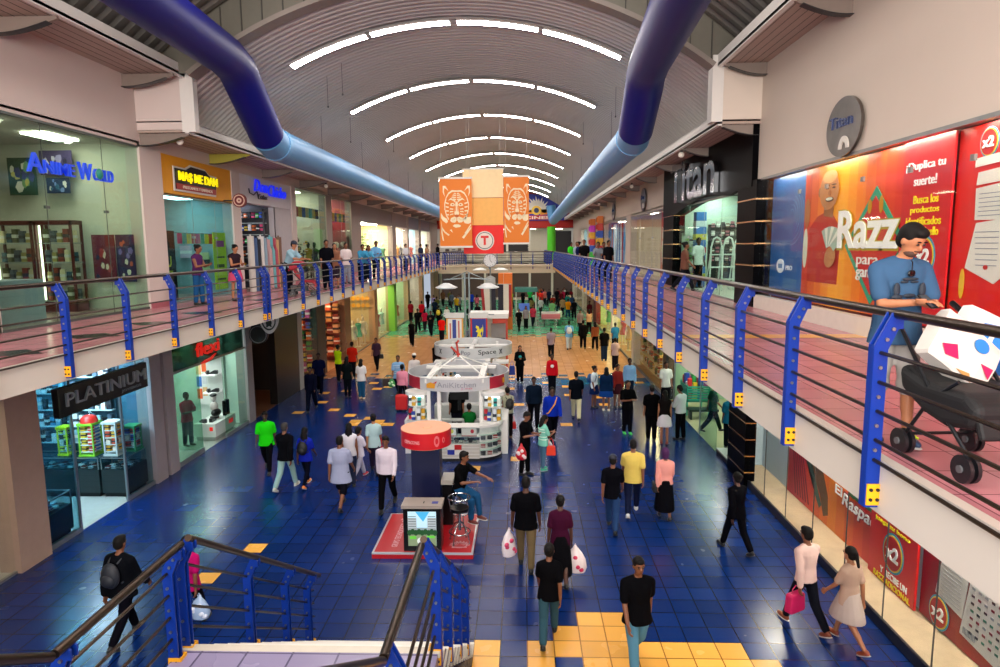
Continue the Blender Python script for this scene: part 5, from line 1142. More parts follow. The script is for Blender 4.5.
# ================================================================== things standing in the hall
M_kw = mat('#e2e0dc', .4, var=.03); M_kg = mat('#b8bcb8', .4)
KX, KY = -1.95, 19.6
def arc_case(mb, cx, cy, r, a0, a1, z0, z1, m=0, n=10, th=None):
    pts = [(cx, cy)] if th is None else []
    out = [(cx+r*math.cos(a0+(a1-a0)*k/n), cy+r*math.sin(a0+(a1-a0)*k/n)) for k in range(n+1)]
    if th is None: P = pts+out
    else: P = out+[(cx+(r-th)*math.cos(a1+(a0-a1)*k/n), cy+(r-th)*math.sin(a1+(a0-a1)*k/n)) for k in range(n+1)]
    mb.prism(P, lambda u, v: (u, v, z0), lambda u, v: (u, v, z1), m)
t = thing('market_kiosk', 'round white kiosk with a ring canopy and glass showcases, nearest in the hall', 'kiosk', (KX, KY, 0))
R1_ = 1.52
mb = MB(); mb.lathe((KX,KY,0), [(R1_,1.95),(R1_,2.3),(R1_-.03,2.3),(R1_-.03,1.95)], 72, 0, True); ring = mb.build('ring_canopy', mat('#b9b8bc', .4), t, True)
def ringpatch(a0, a1, z0, z1, m_, name='printed_patch', rr=R1_, cy=KY, par=None, bow=0):
    mb = MB(); n = 14; vs = []
    for k in range(n+1):
        a = math.radians(a0+(a1-a0)*k/n); 
        for r_ in (rr+.002, rr+.008):
            vs += [(KX+r_*math.cos(a), cy+r_*math.sin(a), z0), (KX+r_*math.cos(a), cy+r_*math.sin(a), z1)]
    fs = []
    for k in range(n): b = 4*k; c_ = b+4; fs += [(b+2,c_+2,c_+3,b+3), (b,b+1,c_+1,c_), (b+1,b+3,c_+3,c_+1), (b,c_,c_+2,b+2)]
    mb.add(vs, fs); return mb.build(name, m_, par or ring)
mred = mat('#a0152e', .5)
ringpatch(-157, -131, 1.955, 2.295, mred); ringpatch(-49, -24, 1.955, 2.295, mred)
def ringtext(s, a0, a1, z0, z1, m_, cy=KY, rr=R1_, par=None, bold=0.0):
    fr = lambda u, v, d: (KX+(rr+.004+d)*math.cos(u), cy+(rr+.004+d)*math.sin(u), v)
    return text(s, m_, fr, math.radians(a0), math.radians(a1), z0, z1, 0, .008, bold, parent=par or ring)
ringtext('AniKitchen', -108, -66, 2.07, 2.22, mat('#8a8a94', .4), bold=.0)
ringtext('y mas', -82, -70, 2.0, 2.05, mat('#c05070', .4))
mb = MB(); fr = lambda u, v, d: (KX+(R1_+.004+d)*math.cos(u), KY+(R1_+.004+d)*math.sin(u), v)
poly(mb, fr, [(math.radians(-121),2.03),(math.radians(-111),2.03),(math.radians(-110),2.16),(math.radians(-116),2.2),(math.radians(-121),2.14)], 0, .01, 0); poly(mb, fr, [(math.radians(-28),2.05),(math.radians(-24),2.05),(math.radians(-24),2.2),(math.radians(-28),2.2)], .01, .01, 0); poly(mb, fr, [(math.radians(-113),2.17),(math.radians(-108),2.25),(math.radians(-109),2.18)], 0, .01, 1)
mb.build('orange_emblem', [mat('#e09a28', .4), mat('#c03040', .4)], ring)
# roof frame
mb = MB()
for s in (-1, 1): mb.box(KX+s*.75-.09, KX+s*.75+.09, KY-1.3, KY+1.3, 2.16, 2.28)
mb.box(KX-1.1, KX+1.1, KY-1.0, KY-.84, 2.18, 2.26); mb.box(KX-1.1, KX+1.1, KY+.84, KY+1.0, 2.18, 2.26); mb.box(KX-.75,KX+.75,KY-.9,KY+.9,2.02,2.04) if False else None
for a in (-1, 1):
    for b in (-1, 1): mb.tube([(KX+a*.85, KY+b*.95, 2.25), (KX, KY, 2.75)], .022, 8)
mb.build('roof_frame', M_kw, t)
mb = MB(); mb.cyl((KX,KY), .06, 2.7, 2.8, 12); mb.tube([(KX,KY,2.78),(KX-.05,KY,3.15)], .03, 6); mb.tube([(KX,KY,2.78),(KX-.22,KY,3.0)], .03, 6); mb.tube([(KX-.05,KY,3.1),(KX+.02,KY,3.2)], .03, 6); mb.build('red_finial', mat('#b02818', .5), t)
mb = MB(); mb.ell((KX,KY-.3,2.1), (.08,.08,.1)); mb.build('bulb', mat('#fffbe8', .3, emit=14, var=0), t, True)
# posts
for a, b in ((-.75,-1.2),(.75,-1.2),(-.75,1.2),(.75,1.2),(-.45,-1.2)): mb = MB(); mb.box(KX+a-.05, KX+a+.05, KY+b-.05, KY+b+.05, .0, 2.2); mb.build('post', M_kw, t)
# base cabinets
mb = MB(); mb.box(KX-.45, KX+.72, 17.88, 18.3, .0, .08, 1); mb.box(KX-.42, KX+.72, 17.9, 18.28, .08, .5, 0)
for k in range(4): mb.box(KX-.43, KX+.73, 17.89, 17.9, .12+.1*k, .19+.1*k, 2)
mb.box(KX-.45, KX+.75, 17.88, 18.3, .97, 1.0, 0); mb.build('front_cabinet', [M_kw, M_dark, mat('#d0ccc4', .4)], t)
mb = MB(); rect(mb, FC(17.885), KX+.02, KX+.22, .34, .44+.04, 0, .01, 0); rect(mb, FC(17.885), KX-.18, KX+.02, .2, .34, 0, .01, 1); rect(mb, FC(17.885), KX-.18, KX+.02, .34, .48, 0, .008, 2); rect(mb, FC(17.885), KX+.02, KX+.22, .2, .34, 0, .008, 2); mb.build('flag', [mat('#c02020', .4), mat('#1c2c98', .4), mat('#e8e6e0', .4)], t)
mb = MB(); mb.box(KX-.42, KX+.72, 17.9, 17.91, .5, .97); mb.build('glass_front', G_clear, t)
mb = MB(); mb.box(KX-.42, KX+.72, 17.95, 18.25, .68, .7, 0); mb.build('glass_shelf', mat('#c8d8d4', .2), t)
for k, (a, c) in enumerate(((-.35,'#d8e0e0'),(.22,'#e0dcd8'))):
    mb = MB(); mb.box(KX+a, KX+a+.42, 17.93, 17.96, .72, .95, 0); mb.box(KX+a, KX+a+.42, 17.92, 17.93, .72, .74, 1); mb.ell((KX+a+.3,17.93,.86), (.05,.01,.06), 8, 6, 2); tag(mb.build('price_board', [mat(c, .4), mat('#b02030', .4), mat('#c83040' if k else '#c8c840', .4)]), ['left','right'][k]+' white picture card in the front showcase of the nearest kiosk', 'card')
boxes('knife_set', 'small dark gadget in the front showcase of the kiosk', 'gadget', 'gadgets in the kiosk showcase', [(KX-.32+.13*q, 18.05, .52+.0*(q%2)) for q in range(8)], ['#20262c','#3c5a58','#8aa0a0'], (.09,.14,.1))
for s in (-1, 1):
    # rounded corner showcase with a round tower above
    cx = KX+s*.72 if s > 0 else KX-.45; a0, a1 = (-PI/2, -PI*.04) if s > 0 else (-PI*.96, -PI/2)
    rr = .62 if s > 0 else .8
    cyy = 17.9+rr
    nm = 'right' if s > 0 else 'left'
    mb = MB(); arc_case(mb, cx, cyy, rr, a0, a1, 0, .1, 1); arc_case(mb, cx, cyy, rr, a0, a1, .1, .16, 0); arc_case(mb, cx, cyy, rr+.02, a0, a1, .96, 1.02, 0); arc_case(mb, cx, cyy, rr-.1, a0, a1, .16, .96, 0, th=.02)
    mb.build('corner_showcase', [M_kw, M_dark], t)
    mb = MB(); arc_case(mb, cx, cyy, rr, a0, a1, .16, .96, 0, th=.01); mb.build('curved_glass', G_clear, t)
    for k in range(3): mb = MB(); arc_case(mb, cx, cyy, rr-.02, a0, a1, .3+.22*k, .31+.22*k, 0, th=.09); mb.build('glass_shelf', mat('#c8e0d4', .2), t)
    tx, ty = (KX+1.08, 18.45) if s > 0 else (KX-1.1, 18.55)
    mb = MB(); mb.lathe((tx,ty,0), [(0,1.9),(.34,1.9),(.34,1.8),(0,1.8)], 28); mb.lathe((tx,ty,0), [(0,1.07),(.3,1.07),(.3,1.02),(0,1.02)], 28); mb.cyl((tx,ty), .03, 1.05, 1.85, 10); mb.lathe((tx,ty,0), [(0,1.5),(.27,1.5),(.27,1.48),(0,1.48)], 28); mb.build('round_tower', M_kw, t, True)
    mb = MB(); mb.lathe((tx,ty,0), [(.3,1.07),(.3,1.8)], 28); mb.build('tower_glass', G_clear, t, True)
    mb = MB(); mb.box(tx-.2, tx+.2, ty-.2, ty+.2, 1.76, 1.8); mb.build('tower_light', mat('#f0fff6', .4, emit=5, var=0), t)
    boxes('souvenir', 'small bright souvenir in the %s round tower of the kiosk' % nm, 'souvenir', 'souvenirs in the %s round tower' % nm, [(tx+.2*math.cos(q*.8+3.4), ty+.2*math.sin(q*.8+3.4), 1.08+.42*(q//6)) for q in range(12)], ['#c82030','#2040a0','#e0e0e8','#d8a020','#20a0a0','#e8e8e0'], (.1,.1,.3))
    boxes('model', 'dark model on the shelves of the %s corner showcase' % nm, 'model', 'models in the %s corner showcase' % nm, [(cx+(rr-.07)*math.cos(a0+(a1-a0)*(q%4+.5)/4), cyy+(rr-.07)*math.sin(a0+(a1-a0)*(q%4+.5)/4), .17+.22*(q//4)) for q in range(12)], ['#20242c','#a02828','#585c60'], (.13,.09,.1))
    mb = MB(); mb.box(min(KX+s*1.0,KX+s*1.5), max(KX+s*1.0,KX+s*1.5), 18.6, 20.4, 0, 1.0); mb.build('side_cabinet', M_kw, t)
mb = MB(); mb.box(KX-.9, KX+.9, 20.6, 21.0, 0, .95); mb.box(KX-.7,KX+.7,19.4,19.6,.75,.8); mb.build('back_cabinet', M_kg, t)
mb = MB(); mb.box(KX-.35, KX+.25, 20.1, 20.2, 1.25, 1.95); mb.box(KX-.1,KX,20.15,20.2,.9,1.3); tag(mb.build('black_screen', M_black), 'black screen standing at the back of the nearest kiosk', 'screen')

# second kiosk
K2 = 25.6
t = thing('market_kiosk', 'second round white kiosk with a ring canopy and black lettering', 'kiosk', (KX, K2, 0))
mb = MB(); mb.lathe((KX,K2,0), [(R1_,1.85),(R1_,2.25),(R1_-.03,2.25),(R1_-.03,1.85)], 72, 0, True); ring2 = mb.build('ring_canopy', mat('#c9c9c9', .4), t, True)
ringtext('Space', -79, -52, 1.96, 2.18, mat('#17181c', .4), K2, par=ring2); ringtext('Pop', -103, -90, 1.96, 2.16, mat('#6a6a74', .4), K2, par=ring2); 
for a in (-140, -113, -43): ringtext('X', a-3, a+3, 1.98, 2.16, mat('#24242c', .4), K2, par=ring2, bold=.03)
mb = MB(); mb.box(KX-1.35, KX+1.35, K2-.08, K2+.08, 2.1, 2.18); mb.box(KX-.08, KX+.08, K2-1.45, K2+1.45, 2.1, 2.18); mb.box(KX-.7,KX+.7,K2-.9,K2+.9,1.6,1.66); mb.build('roof_frame', M_kw, t)
for a, b in ((-.9,-1.0),(.9,-1.0),(-.9,1.0),(.9,1.0)): mb = MB(); mb.box(KX+a-.05, KX+a+.05, K2+b-.05, K2+b+.05, 0, 2.15); mb.build('post', M_kw, t)
mb = MB(); mb.lathe((KX,K2,0), [(1.0,0),(1.3,0),(1.3,1.0),(1.0,1.0)], 40, 0, True); mb.build('counter_ring', M_kw, t)
mb = MB(); mb.box(KX-.55, KX+.55, K2-1.5, K2-1.35, 1.05, 1.8); mb.build('grey_board', mat('#b9bcc4', .4), t)
for s in (-1,1): mb = MB(); mb.box(KX+s*1.1-.3, KX+s*1.1+.3, K2-1.2, K2-.7, 1.62, 1.7); mb.box(KX+s*1.1-.25, KX+s*1.1+.25, K2-1.1, K2-.8, 1.0, 1.05); mb.build('corner_shelf', M_kw, t)
boxes('phone_case', 'small coloured pack on the counter of the second kiosk', 'packet', 'packs on the second kiosk', [(KX+1.15*math.cos(a), K2+1.15*math.sin(a), 1.0) for a in [-PI+.2+.27*q for q in range(11)]], ['#c04030','#303840','#e0b040','#4080a0','#d8d8d0'], (.14,.14,.3))
# third stand: white and red with a dark car model on top
t = thing('display_stand', 'white and red box stand with a dark screen behind the second kiosk', 'display stand', (-1.7, 33.2, 0))
mb = MB(); mb.box(-2.7,-.72,32.4,34.2,2.45,2.68,0); mb.box(-2.6,-2.5,32.5,32.6,0,2.45,0); mb.box(-.85,-.75,32.5,32.6,0,2.5,1); mb.box(-2.6,-.8,34.0,34.1,0,2.45,0); mb.build('frame', [M_kw, mat('#b83a28', .5)], t)
mb = MB(); mb.box(-1.5,-.85,32.45,32.6,2.2,2.45); mb.build('red_panel', mat('#c03c24', .5), t)
mb = MB(); mb.box(-1.6,-.85,33.0,33.1,.9,2.15,0); mb.box(-2.6,-1.7,32.6,33.6,0,1.3,0); mb.build('panel', mat('#a8a4a4', .4), t)
mb = MB(); mb.prism([(-1.75,.8),(-.95,.8),(-.9,1.45),(-1.5,1.45)], lambda u, v: (u,32.5,v), lambda u, v: (u,32.7,v)); mb.build('dark_screen', M_black, t)
t = thing('car', 'dark car standing beyond the kiosks', 'car', (-2.2, 34.6+1, 0)); 
mb = MB(); mb.prism([(-2.1,.3),(2.1,.3),(2.15,.75),(1.3,.9),(.7,1.35),(-1.0,1.38),(-1.8,.95),(-2.15,.85)], lambda u, v: (-3.1, 37+u, v), lambda u, v: (-1.4, 37+u, v)); mb.build('body', mat('#5a6270', .2, .6), t)
mb = MB(); mb.prism([(.75,.95),(.6,1.28),(-.9,1.3),(-1.5,.95)], lambda u, v: (-3.12, 37+u, v), lambda u, v: (-1.38, 37+u, v)); mb.box(-2.95,-1.55,35.15,35.2,.95,1.25); mb.build('windows', M_black, t)
for a in (-3.05,-1.65):
    for b in (-1.35,1.35): mb = MB(); mb.tube([(a,37+b,.33),(a+.2,37+b,.33)], .33, 18); mb.build('wheel', M_black, t)

# heraldic banners on a twin post with lamp arms
t = thing('lamp_post', 'grey twin post with two saucer lamps on arms, behind the nearest kiosk', 'lamp post', (-2.22, 25.0+2.6, 0)); LY = 27.6
mp = mat('#7f8a8c', .35, .5)
for xx in (-2.42,-2.24): mb = MB(); mb.tube([(xx,LY,0),(xx,LY,4.9)], .04, 10); mb.build('post', mp, t)
mb = MB(); mb.tube([(-3.3,LY,4.62),(-2.33,LY,4.68),(-1.35,LY,4.62)], .025, 8); mb.tube([(-3.1,LY,4.62),(-2.33,LY,4.95),(-1.55,LY,4.62)], .02, 8); mb.tube([(-3.4,LY,3.15),(-1.2,LY,3.15)], .02, 6); mb.box(-3.0,-2.5,LY-.01,LY+.01,2.95,3.15); mb.build('arm', mp, t)
for xx, nn in ((-3.2,'left'),(-1.45,'right')):
    mb = MB(); mb.lathe((xx,LY,4.28), [(0,.2),(.12,.2),(.3,.1),(.48,.02),(.46,0),(0,.0)], 28, 0); mb.build('lamp_shade', mat('#c8cccc', .35), t, True)
    mb = MB(); mb.lathe((xx,LY,4.26), [(0,0),(.4,0),(.4,.018),(0,.018)], 28); mb.build('diffuser', mat('#e8eef0', .4, emit=.5, var=0), t)
for k, (xx, c0, c1, lb) in enumerate(((-2.86,'#d89a3c','#d8d4cc','tan and blue striped heraldic banner, left of the twin post'),(-1.84,'#b81c24','#1c2c80','red edged blue heraldic banner with a yellow lion, right of the twin post'))):
    b = thing('heraldic_banner', lb, 'banner', (xx, LY-.1, 3.1)); F = FC(LY-.1)
    sh = lambda g: [(xx-.36+g,3.0-g*.3),(xx-.36+g,2.15),(xx-.22+g*.6,1.9+g*.7),(xx,1.82+g),(xx+.22-g*.6,1.9+g*.7),(xx+.36-g,2.15),(xx+.36-g,3.0-g*.3)]
    mb = MB(); poly(mb, F, sh(0), 0, .02, 0); poly(mb, F, sh(.07), .02, .008, 1)
    if k == 0: rect(mb, F, xx-.1, xx+.06, 1.95, 2.95, .028, .006, 2); rect(mb, F, xx+.14, xx+.2, 2.0, 2.9, .028, .006, 3); rect(mb, F, xx-.22, xx-.16, 2.1, 2.8, .028, .006, 3)
    else:
        poly(mb, F, [(xx-.1,2.2),(xx-.02,2.25),(xx+.08,2.15),(xx+.12,2.22),(xx+.06,2.36),(xx+.14,2.5),(xx+.1,2.62),(xx+.04,2.5),(xx-.02,2.66),(xx-.12,2.7),(xx-.14,2.6),(xx-.06,2.55),(xx-.14,2.44),(xx-.04,2.4)], .028, .006, 2); poly(mb, F, [(xx+.14,2.2),(xx+.18,2.5),(xx+.16,2.75),(xx+.13,2.5)], .028, .006, 2)
    mb.build('cloth', [mat(c0, .6), mat(c1, .6), mat(['#2a3a8a','#e0cc20'][k], .6), mat('#c06050', .6)], b)
    mb = MB(); mb.box(xx-.4, xx+.4, LY-.12, LY-.08, 3.02, 3.24, 0); mb.build('header', mat('#cfccc6', .5), b)
# clock post
t = thing('clock_post', 'post with a round white clock, two small saucer lamps and a grey sign', 'clock', (-1.95, 40, 0)); CY_ = 40
mb = MB(); mb.tube([(-1.95,CY_,0),(-1.95,CY_,4.75)], .05, 10); mb.build('post', mat('#70787a', .4, .5), t)
mb = MB(); mb.tube([(-1.95,CY_-.08,5.15),(-1.95,CY_+.08,5.15)], .42, 32); mb.build('clock_case', mat('#8a8f94', .4, .3), t, True)
mb = MB(); mb.tube([(-1.95,CY_-.1,5.15),(-1.95,CY_-.08,5.15)], .37, 32); mb.build('clock_face', mat('#dfe2e6', .4, emit=.05, var=0), t)
mb = MB(); mb.beam((-1.95,CY_-.11,5.15),(-1.97,CY_-.11,5.42), .03, .02); mb.beam((-1.95,CY_-.11,5.15),(-1.84,CY_-.11,5.02), .03, .02)
for k in range(12): a = PI*k/6; mb.box(-1.95+.31*math.sin(a)-.015, -1.95+.31*math.sin(a)+.015, CY_-.11, CY_-.1, 5.15+.31*math.cos(a)-.02, 5.15+.31*math.cos(a)+.02)
mb.build('hands', mat('#22304a', .4), t)
mb = MB(); mb.tube([(-2.6,CY_,4.72),(-1.95,CY_,4.62),(-1.3,CY_,4.72)], .02, 6); mb.build('arm', M_kg, t)
for xx in (-2.6,-1.3): mb = MB(); mb.lathe((xx,CY_,4.55), [(0,.16),(.2,.13),(.42,.03),(.42,0),(0,0)], 24); mb.build('lamp_shade', mat('#c8c8c4', .4), t, True)
mb = MB(); mb.prism([(-2.25,3.5),(-1.65,3.5),(-1.65,4.1),(-1.95,4.25),(-2.25,4.1)], lambda u, v: (u,CY_-.05,v), lambda u, v: (u,CY_+.05,v)); mb.build('sign_plate', mat('#aab0b2', .4), t)
# orange column and striped drapes, teal topped stall
mb = MB(); mb.box(-1.75,-.75,47.5,48.5,0,4.05); struct('pillar', mb, [mat('#e0701a', .5)], label='square orange column under the far bridge')
for k, (xx, w2, lb) in enumerate(((-2.9,.95,'left'),(-1.75,.95,'right'))):
    b = thing('striped_banner', '%s red, white and dark blue striped hanging banner before the orange column' % lb, 'banner', (xx,46.8,3)); F = FC(46.8); cc = [0,1,1,2,2] if k == 0 else [2,2,1,1,0]
    mb = MB()
    for q in range(5): poly(mb, F, [(xx+w2*q/5-(.1*(1-q/5) if k == 0 else 0),3.3),(xx+w2*(q+1)/5-(.1*(1-(q+1)/5) if k == 0 else 0),3.3),(xx+w2*(q+1)/5+.08*(k==0),1.0),(xx+w2*q/5+.08*(k==0),1.0)], .0, .02, cc[q])
    mb.build('cloth', [mat('#9c1c24', .6), mat('#d8d0c8', .6), mat('#15152c', .6)], b)
    mb = MB(); mb.tube([(xx-.1,46.8,3.32),(xx+w2,46.8,3.32)], .02, 6); mb.tube([(xx+.4,46.8,3.32),(xx+.4,46.8,ZS)], .008, 5); mb.build('hanging_bar', M_kg, b)
t = thing('market_stall', 'small stall with a teal flat roof under the far bridge', 'stall', (.3,50.4,0))
mb = MB(); mb.box(-.6,1.1,49.6,51.2,2.55,2.85); mb.build('roof', mat('#18706a', .4), t); mb = MB(); mb.box(-.5,.9,49.7,51.0,0,1.0); mb.build('counter', mat('#b8d0c4', .4), t)
for a in (-.5,1.0):
    for b in (49.7,51.0): mb = MB(); mb.box(a-.04,a+.04,b-.04,b+.04,0,2.55); mb.build('post', M_kg, t)
mb = MB(); mb.box(-.3,.5,49.65,49.7,1.1,1.7); mb.build('screen', mat('#3c5aa8', .4, emit=.5, var=0), t)
t = thing('side_cart', 'low white and pink cart on the green floor beneath the bridge', 'cart', (1.9,50,0)); mb = MB(); mb.box(1.4,2.8,49.4,50.4,.5,1.0); mb.build('body', mat('#c8c0c0', .5), t); mb = MB(); mb.box(1.4,2.8,49.35,49.4,.55,.9); mb.build('front_panel', mat('#c06070', .5), t)
for a in (1.6,2.6): mb = MB(); mb.tube([(a,49.5,.25),(a+.06,49.5,.25)], .25, 16); mb.build('wheel', M_dark, t)

# hanging banners
def tiger(F, u0, u1, v0, v1, t, seed=0):
    W = u1-u0; H = v1-v0; U = lambda a: u0+W*a; V = lambda b: v0+H*b
    mb = MB(); q = lambda pts, m=0, d=.02: poly(mb, F, [(U(a), V(b)) for a, b in pts], d, .006, m)
    C = .53
    def both(pts, m=0, d=.02):
        for s_ in (-1, 1): q([(C+s_*a, b) for a, b in pts], m, d)
    # outline of the head as separate strokes, ears, brow stripes, cheeks, muzzle
    both([(.0,.83),(.14,.835),(.25,.80),(.33,.73),(.31,.72),(.24,.775),(.13,.81),(.0,.81)]); both([(.33,.73),(.38,.64),(.38,.54),(.355,.54),(.355,.63),(.31,.71)]); both([(.37,.53),(.33,.45),(.26,.39),(.24,.41),(.3,.46),(.345,.54)])
    both([(.24,.82),(.34,.9),(.42,.9),(.42,.8),(.36,.74),(.39,.82),(.37,.87),(.31,.85)])
    for k, (z_, l) in enumerate(((.785,.05),(.76,.09),(.73,.12),(.70,.09))): both([(.015,z_),(l,z_+.012),(l+.05,z_-.004),(l,z_-.006),(.015,z_-.014)])
    both([(.03,.675),(.09,.7),(.18,.72),(.26,.68),(.18,.695),(.1,.675),(.04,.65)]); both([(.05,.62),(.1,.645),(.17,.64),(.21,.61),(.15,.598),(.08,.598)]); both([(.09,.628),(.13,.632),(.15,.618),(.11,.608)], 2, .026)
    both([(.0,.67),(.035,.65),(.05,.56),(.075,.49),(.06,.46),(.0,.475)]); both([(.02,.6),(.035,.6),(.05,.52),(.03,.52)], 1, .026)
    q([(C-.075,.47),(C+.075,.47),(C+.045,.44),(C,.425),(C-.045,.44)], 2, .026)
    for k in range(4): both([(.24,.645-.055*k),(.34,.66-.06*k),(.34,.64-.06*k),(.25,.625-.055*k)])
    for k in range(3): both([(.1,.56-.035*k),(.2,.57-.045*k),(.22,.55-.045*k),(.11,.545-.035*k)])
    both([(.01,.43),(.08,.44),(.18,.42),(.21,.38),(.15,.355),(.06,.35),(.01,.38)]); both([(.06,.41),(.09,.41),(.09,.402),(.06,.402)], 1, .026); both([(.11,.395),(.14,.395),(.14,.387),(.11,.387)], 1, .026)
    q([(C-.13,.3),(C-.04,.275),(C+.1,.285),(C+.13,.305),(C+.05,.325),(C-.08,.325)]); q([(.7,.4),(.78,.44),(.88,.43),(.97,.44),(.97,.35),(.88,.33),(.78,.34)]); q([(.04,.5),(.12,.44),(.22,.41),(.26,.37),(.2,.34),(.1,.38),(.04,.42)])
    q([(.05,.3),(.16,.22),(.3,.17),(.26,.155),(.14,.2),(.05,.26)]); q([(.68,.13),(.97,.29),(.97,.26),(.74,.11)]); q([(.76,.19),(.97,.335),(.97,.31),(.8,.185)]); q([(.05,.38),(.08,.2),(.12,.08),(.08,.08),(.04,.2)]); q([(.3,.24),(.4,.2),(.36,.25)])
    mb.build('tiger_print', [mat('#ecd8b0', .6), mat('#dc6a10', .6), mat('#c05a10', .6)], t)
def bn(nm, lb, u0, u1, v0, v1, Y, col, tg=False):
    b = thing(nm, lb, 'banner', ((u0+u1)/2, Y, v0)); F = FC(Y)
    mb = MB(); rect(mb, F, u0, u1, v0, v1, 0, .02); mb.build('cloth', mat(col, .6, var=.05, scale=.8), b)
    mb = MB(); rect(mb, F, u0-.03, u1+.03, v1, v1+.08, -.02, .06); rect(mb, F, u0-.03, u1+.03, v0-.08, v0, -.02, .06); mb.build('bar', mat('#d8d2c8', .4), b)
    mb = MB(); zt = VZ+math.sqrt(VR**2-((u0+u1)/2-VCX)**2)
    for uu in (u0+.1, u1-.1): mb.tube([(uu,Y,v1+.05),(uu,Y,VZ+math.sqrt(VR**2-(uu-VCX)**2)-.02)], .006, 5)
    mb.build('cord', M_kg, b)
    if tg: tiger(F, u0, u1, v0, v1, b)
    return b
bn('hanging_banner', 'orange tiger banner hanging left of the red T banner', -3.71, -2.26, 6.02, 8.98, 30, '#e2780f', True)
bn('hanging_banner', 'orange tiger banner hanging right of the red T banner', -.84, .3, 6.15, 9.05, 30.2, '#e2780f', True)
b = thing('hanging_banner', 'tall banner of cream, pale orange and red fields with a round T mark', 'banner', (-1.75,30.4,5.7)); F = FC(30.4)
mb = MB(); rect(mb, F, -2.68, -.86, 8.18, 9.42, 0, .02, 0); rect(mb, F, -2.68, -.86, 6.95, 8.16, 0, .02, 1); rect(mb, F, -2.68, -.86, 5.66, 6.93, 0, .02, 2)
mb.build('cloth', [mat('#f6d8a4', .6), mat('#f0b25c', .6), mat('#e81408', .6)], b)
mb = MB()
for uu in (-2.5,-1.0): mb.tube([(uu,30.4,9.4),(uu,30.4,VZ+math.sqrt(VR**2-(uu-VCX)**2)-.02)], .006, 5)
mb.build('cord', M_kg, b)
mb = MB(); rect(mb, F, -2.72, -.82, 9.42, 9.47, -.02, .05); mb.build('bar', mat('#d8d2c8', .4), b)
mb = MB(); EL(F, mb, -1.72, 6.25, .43, .43, .02, 0, 32); EL(F, mb, -1.72, 6.25, .38, .38, .03, 1, 32); EL(F, mb, -1.72, 6.25, .35, .35, .04, 2, 32); mb.build('round_mark', [mat('#d8d4cc', .5), mat('#38363a', .5), mat('#e0d4c8', .5)], b)
text('T', mat('#d82010', .5), F, -1.9, -1.54, 6.05, 6.47, .05, .012, .05, parent=b)

# ------------------------------------------------------------------ red promotional platform
t = thing('platform', 'low red platform with white edge and white printed crests', 'platform', (-1.95,13,0))
mb = MB(); mb.box(-2.95,-.98,12.05,13.95,0,.085,0); mb.box(-2.95,-.98,12.05,13.95,.085,.12,1); mb.box(-2.91,-1.02,12.09,13.91,.12,.124,0); mb.build('deck', [mat('#b40f1c', .35), mat('#c8ccd2', .3, .5)], t)
FT = FTOP(.124); frr = lambda u, v, d: (-2.86+.02+ (v)*1.0, 12.15+u, .124+d)
text('GRUPO TECHNOLOGICO', mat('#d8a8b0', .5), lambda u, v, d: (-2.62-v, 12.3+u, .124+d), 0, 1.1, -.12, .0, 0, .003, .0, parent=t)
mb = MB()
for (cx, cy, s_) in ((-1.27,12.4,1),(-2.5,13.6,.8)):
    ring_quads(mb, FT, cx, cy, s_, s_*.85, .13, .16, 0, 24, 0, depth=.002)
    for k in range(9): a = PI*k/8; poly(mb, FT, [(cx+s_*.04*math.cos(a), cy+s_*.04*math.sin(a)), (cx+s_*.19*math.cos(a-.1), cy+s_*.17*math.sin(a-.1)), (cx+s_*.21*math.cos(a+.1), cy+s_*.19*math.sin(a+.1))], 0, .002)
    rect(mb, FT, cx-.15*s_, cx+.15*s_, cy-.12, cy-.08, 0, .002)
mb.build('printed_crest', mat('#d8a8b0', .5), t)
CXc, CYc = -2.06, 13.55
t = thing('canopy_stand', 'dark column with a round red canopy ring standing on the red platform', 'promotional stand', (CXc, CYc, .124))
mb = MB(); mb.box(CXc-.3, CXc+.3, CYc-.2, CYc+.25, .124, 1.95); mb.build('column', mat('#0b1238', .35), t)
mb = MB(); mb.cyl((CXc,CYc), .53, 1.86, 2.2, 56); cn = mb.build('canopy', mat('#c01420', .35), t, True)
mb = MB(); mb.cyl((CXc,CYc), .53, 2.2, 2.212, 56); mb.cyl((CXc+.02,CYc), .1, 2.212, 2.222, 20); mb.build('top_panel', mat('#e6a07c', .5), cn)
mb = MB(); mb.cyl((CXc,CYc), .5, 1.845, 1.86, 40); mb.build('under_panel', mat('#d8b898', .5), cn)
fr = lambda u, v, d: (CXc+(.53+d)*math.cos(u), CYc+(.53+d)*math.sin(u), v)
text('CREMACIONES', mat('#e8b0b0', .5), fr, math.radians(-138), math.radians(-97), 1.98, 2.05, .002, .004, parent=cn)
mb = MB(); ring_quads(mb, fr, math.radians(-58), 2.03, .9, .9, .07, .13, .002, 20, depth=.004); ring_quads(mb, fr, math.radians(-40), 2.03, .9, .9, .04, .07, .002, 20, depth=.004); mb.build('printed_crest', mat('#d86a70', .5), cn)
t = thing('display_box', 'black cabinet with a pale top and a lit picture of buildings and trees', 'lightbox', (-1.98,12.3,.124))
mb = MB(); mb.box(-2.33,-1.6,12.12,12.5,.124,1.0,0); mb.box(-2.36,-1.57,12.08,12.52,1.0,1.06,1); mb.build('body', [M_black, mat('#9c9088', .4)], t)
F = FC(12.12); mb = MB(); a0, a1, b0, b1 = -2.24,-1.69,.24,.93
E_ = lambda c, e=1.0: mat(c, .4, emit=e, var=0)
rect(mb, F, a0, a1, b0, b1, 0, .012, 0); poly(mb, F, [(a0+.15,b1),(a0+.42,b1),(a0+.3,b1-.2),(a0+.26,b1-.15)], .012, .002, 1)
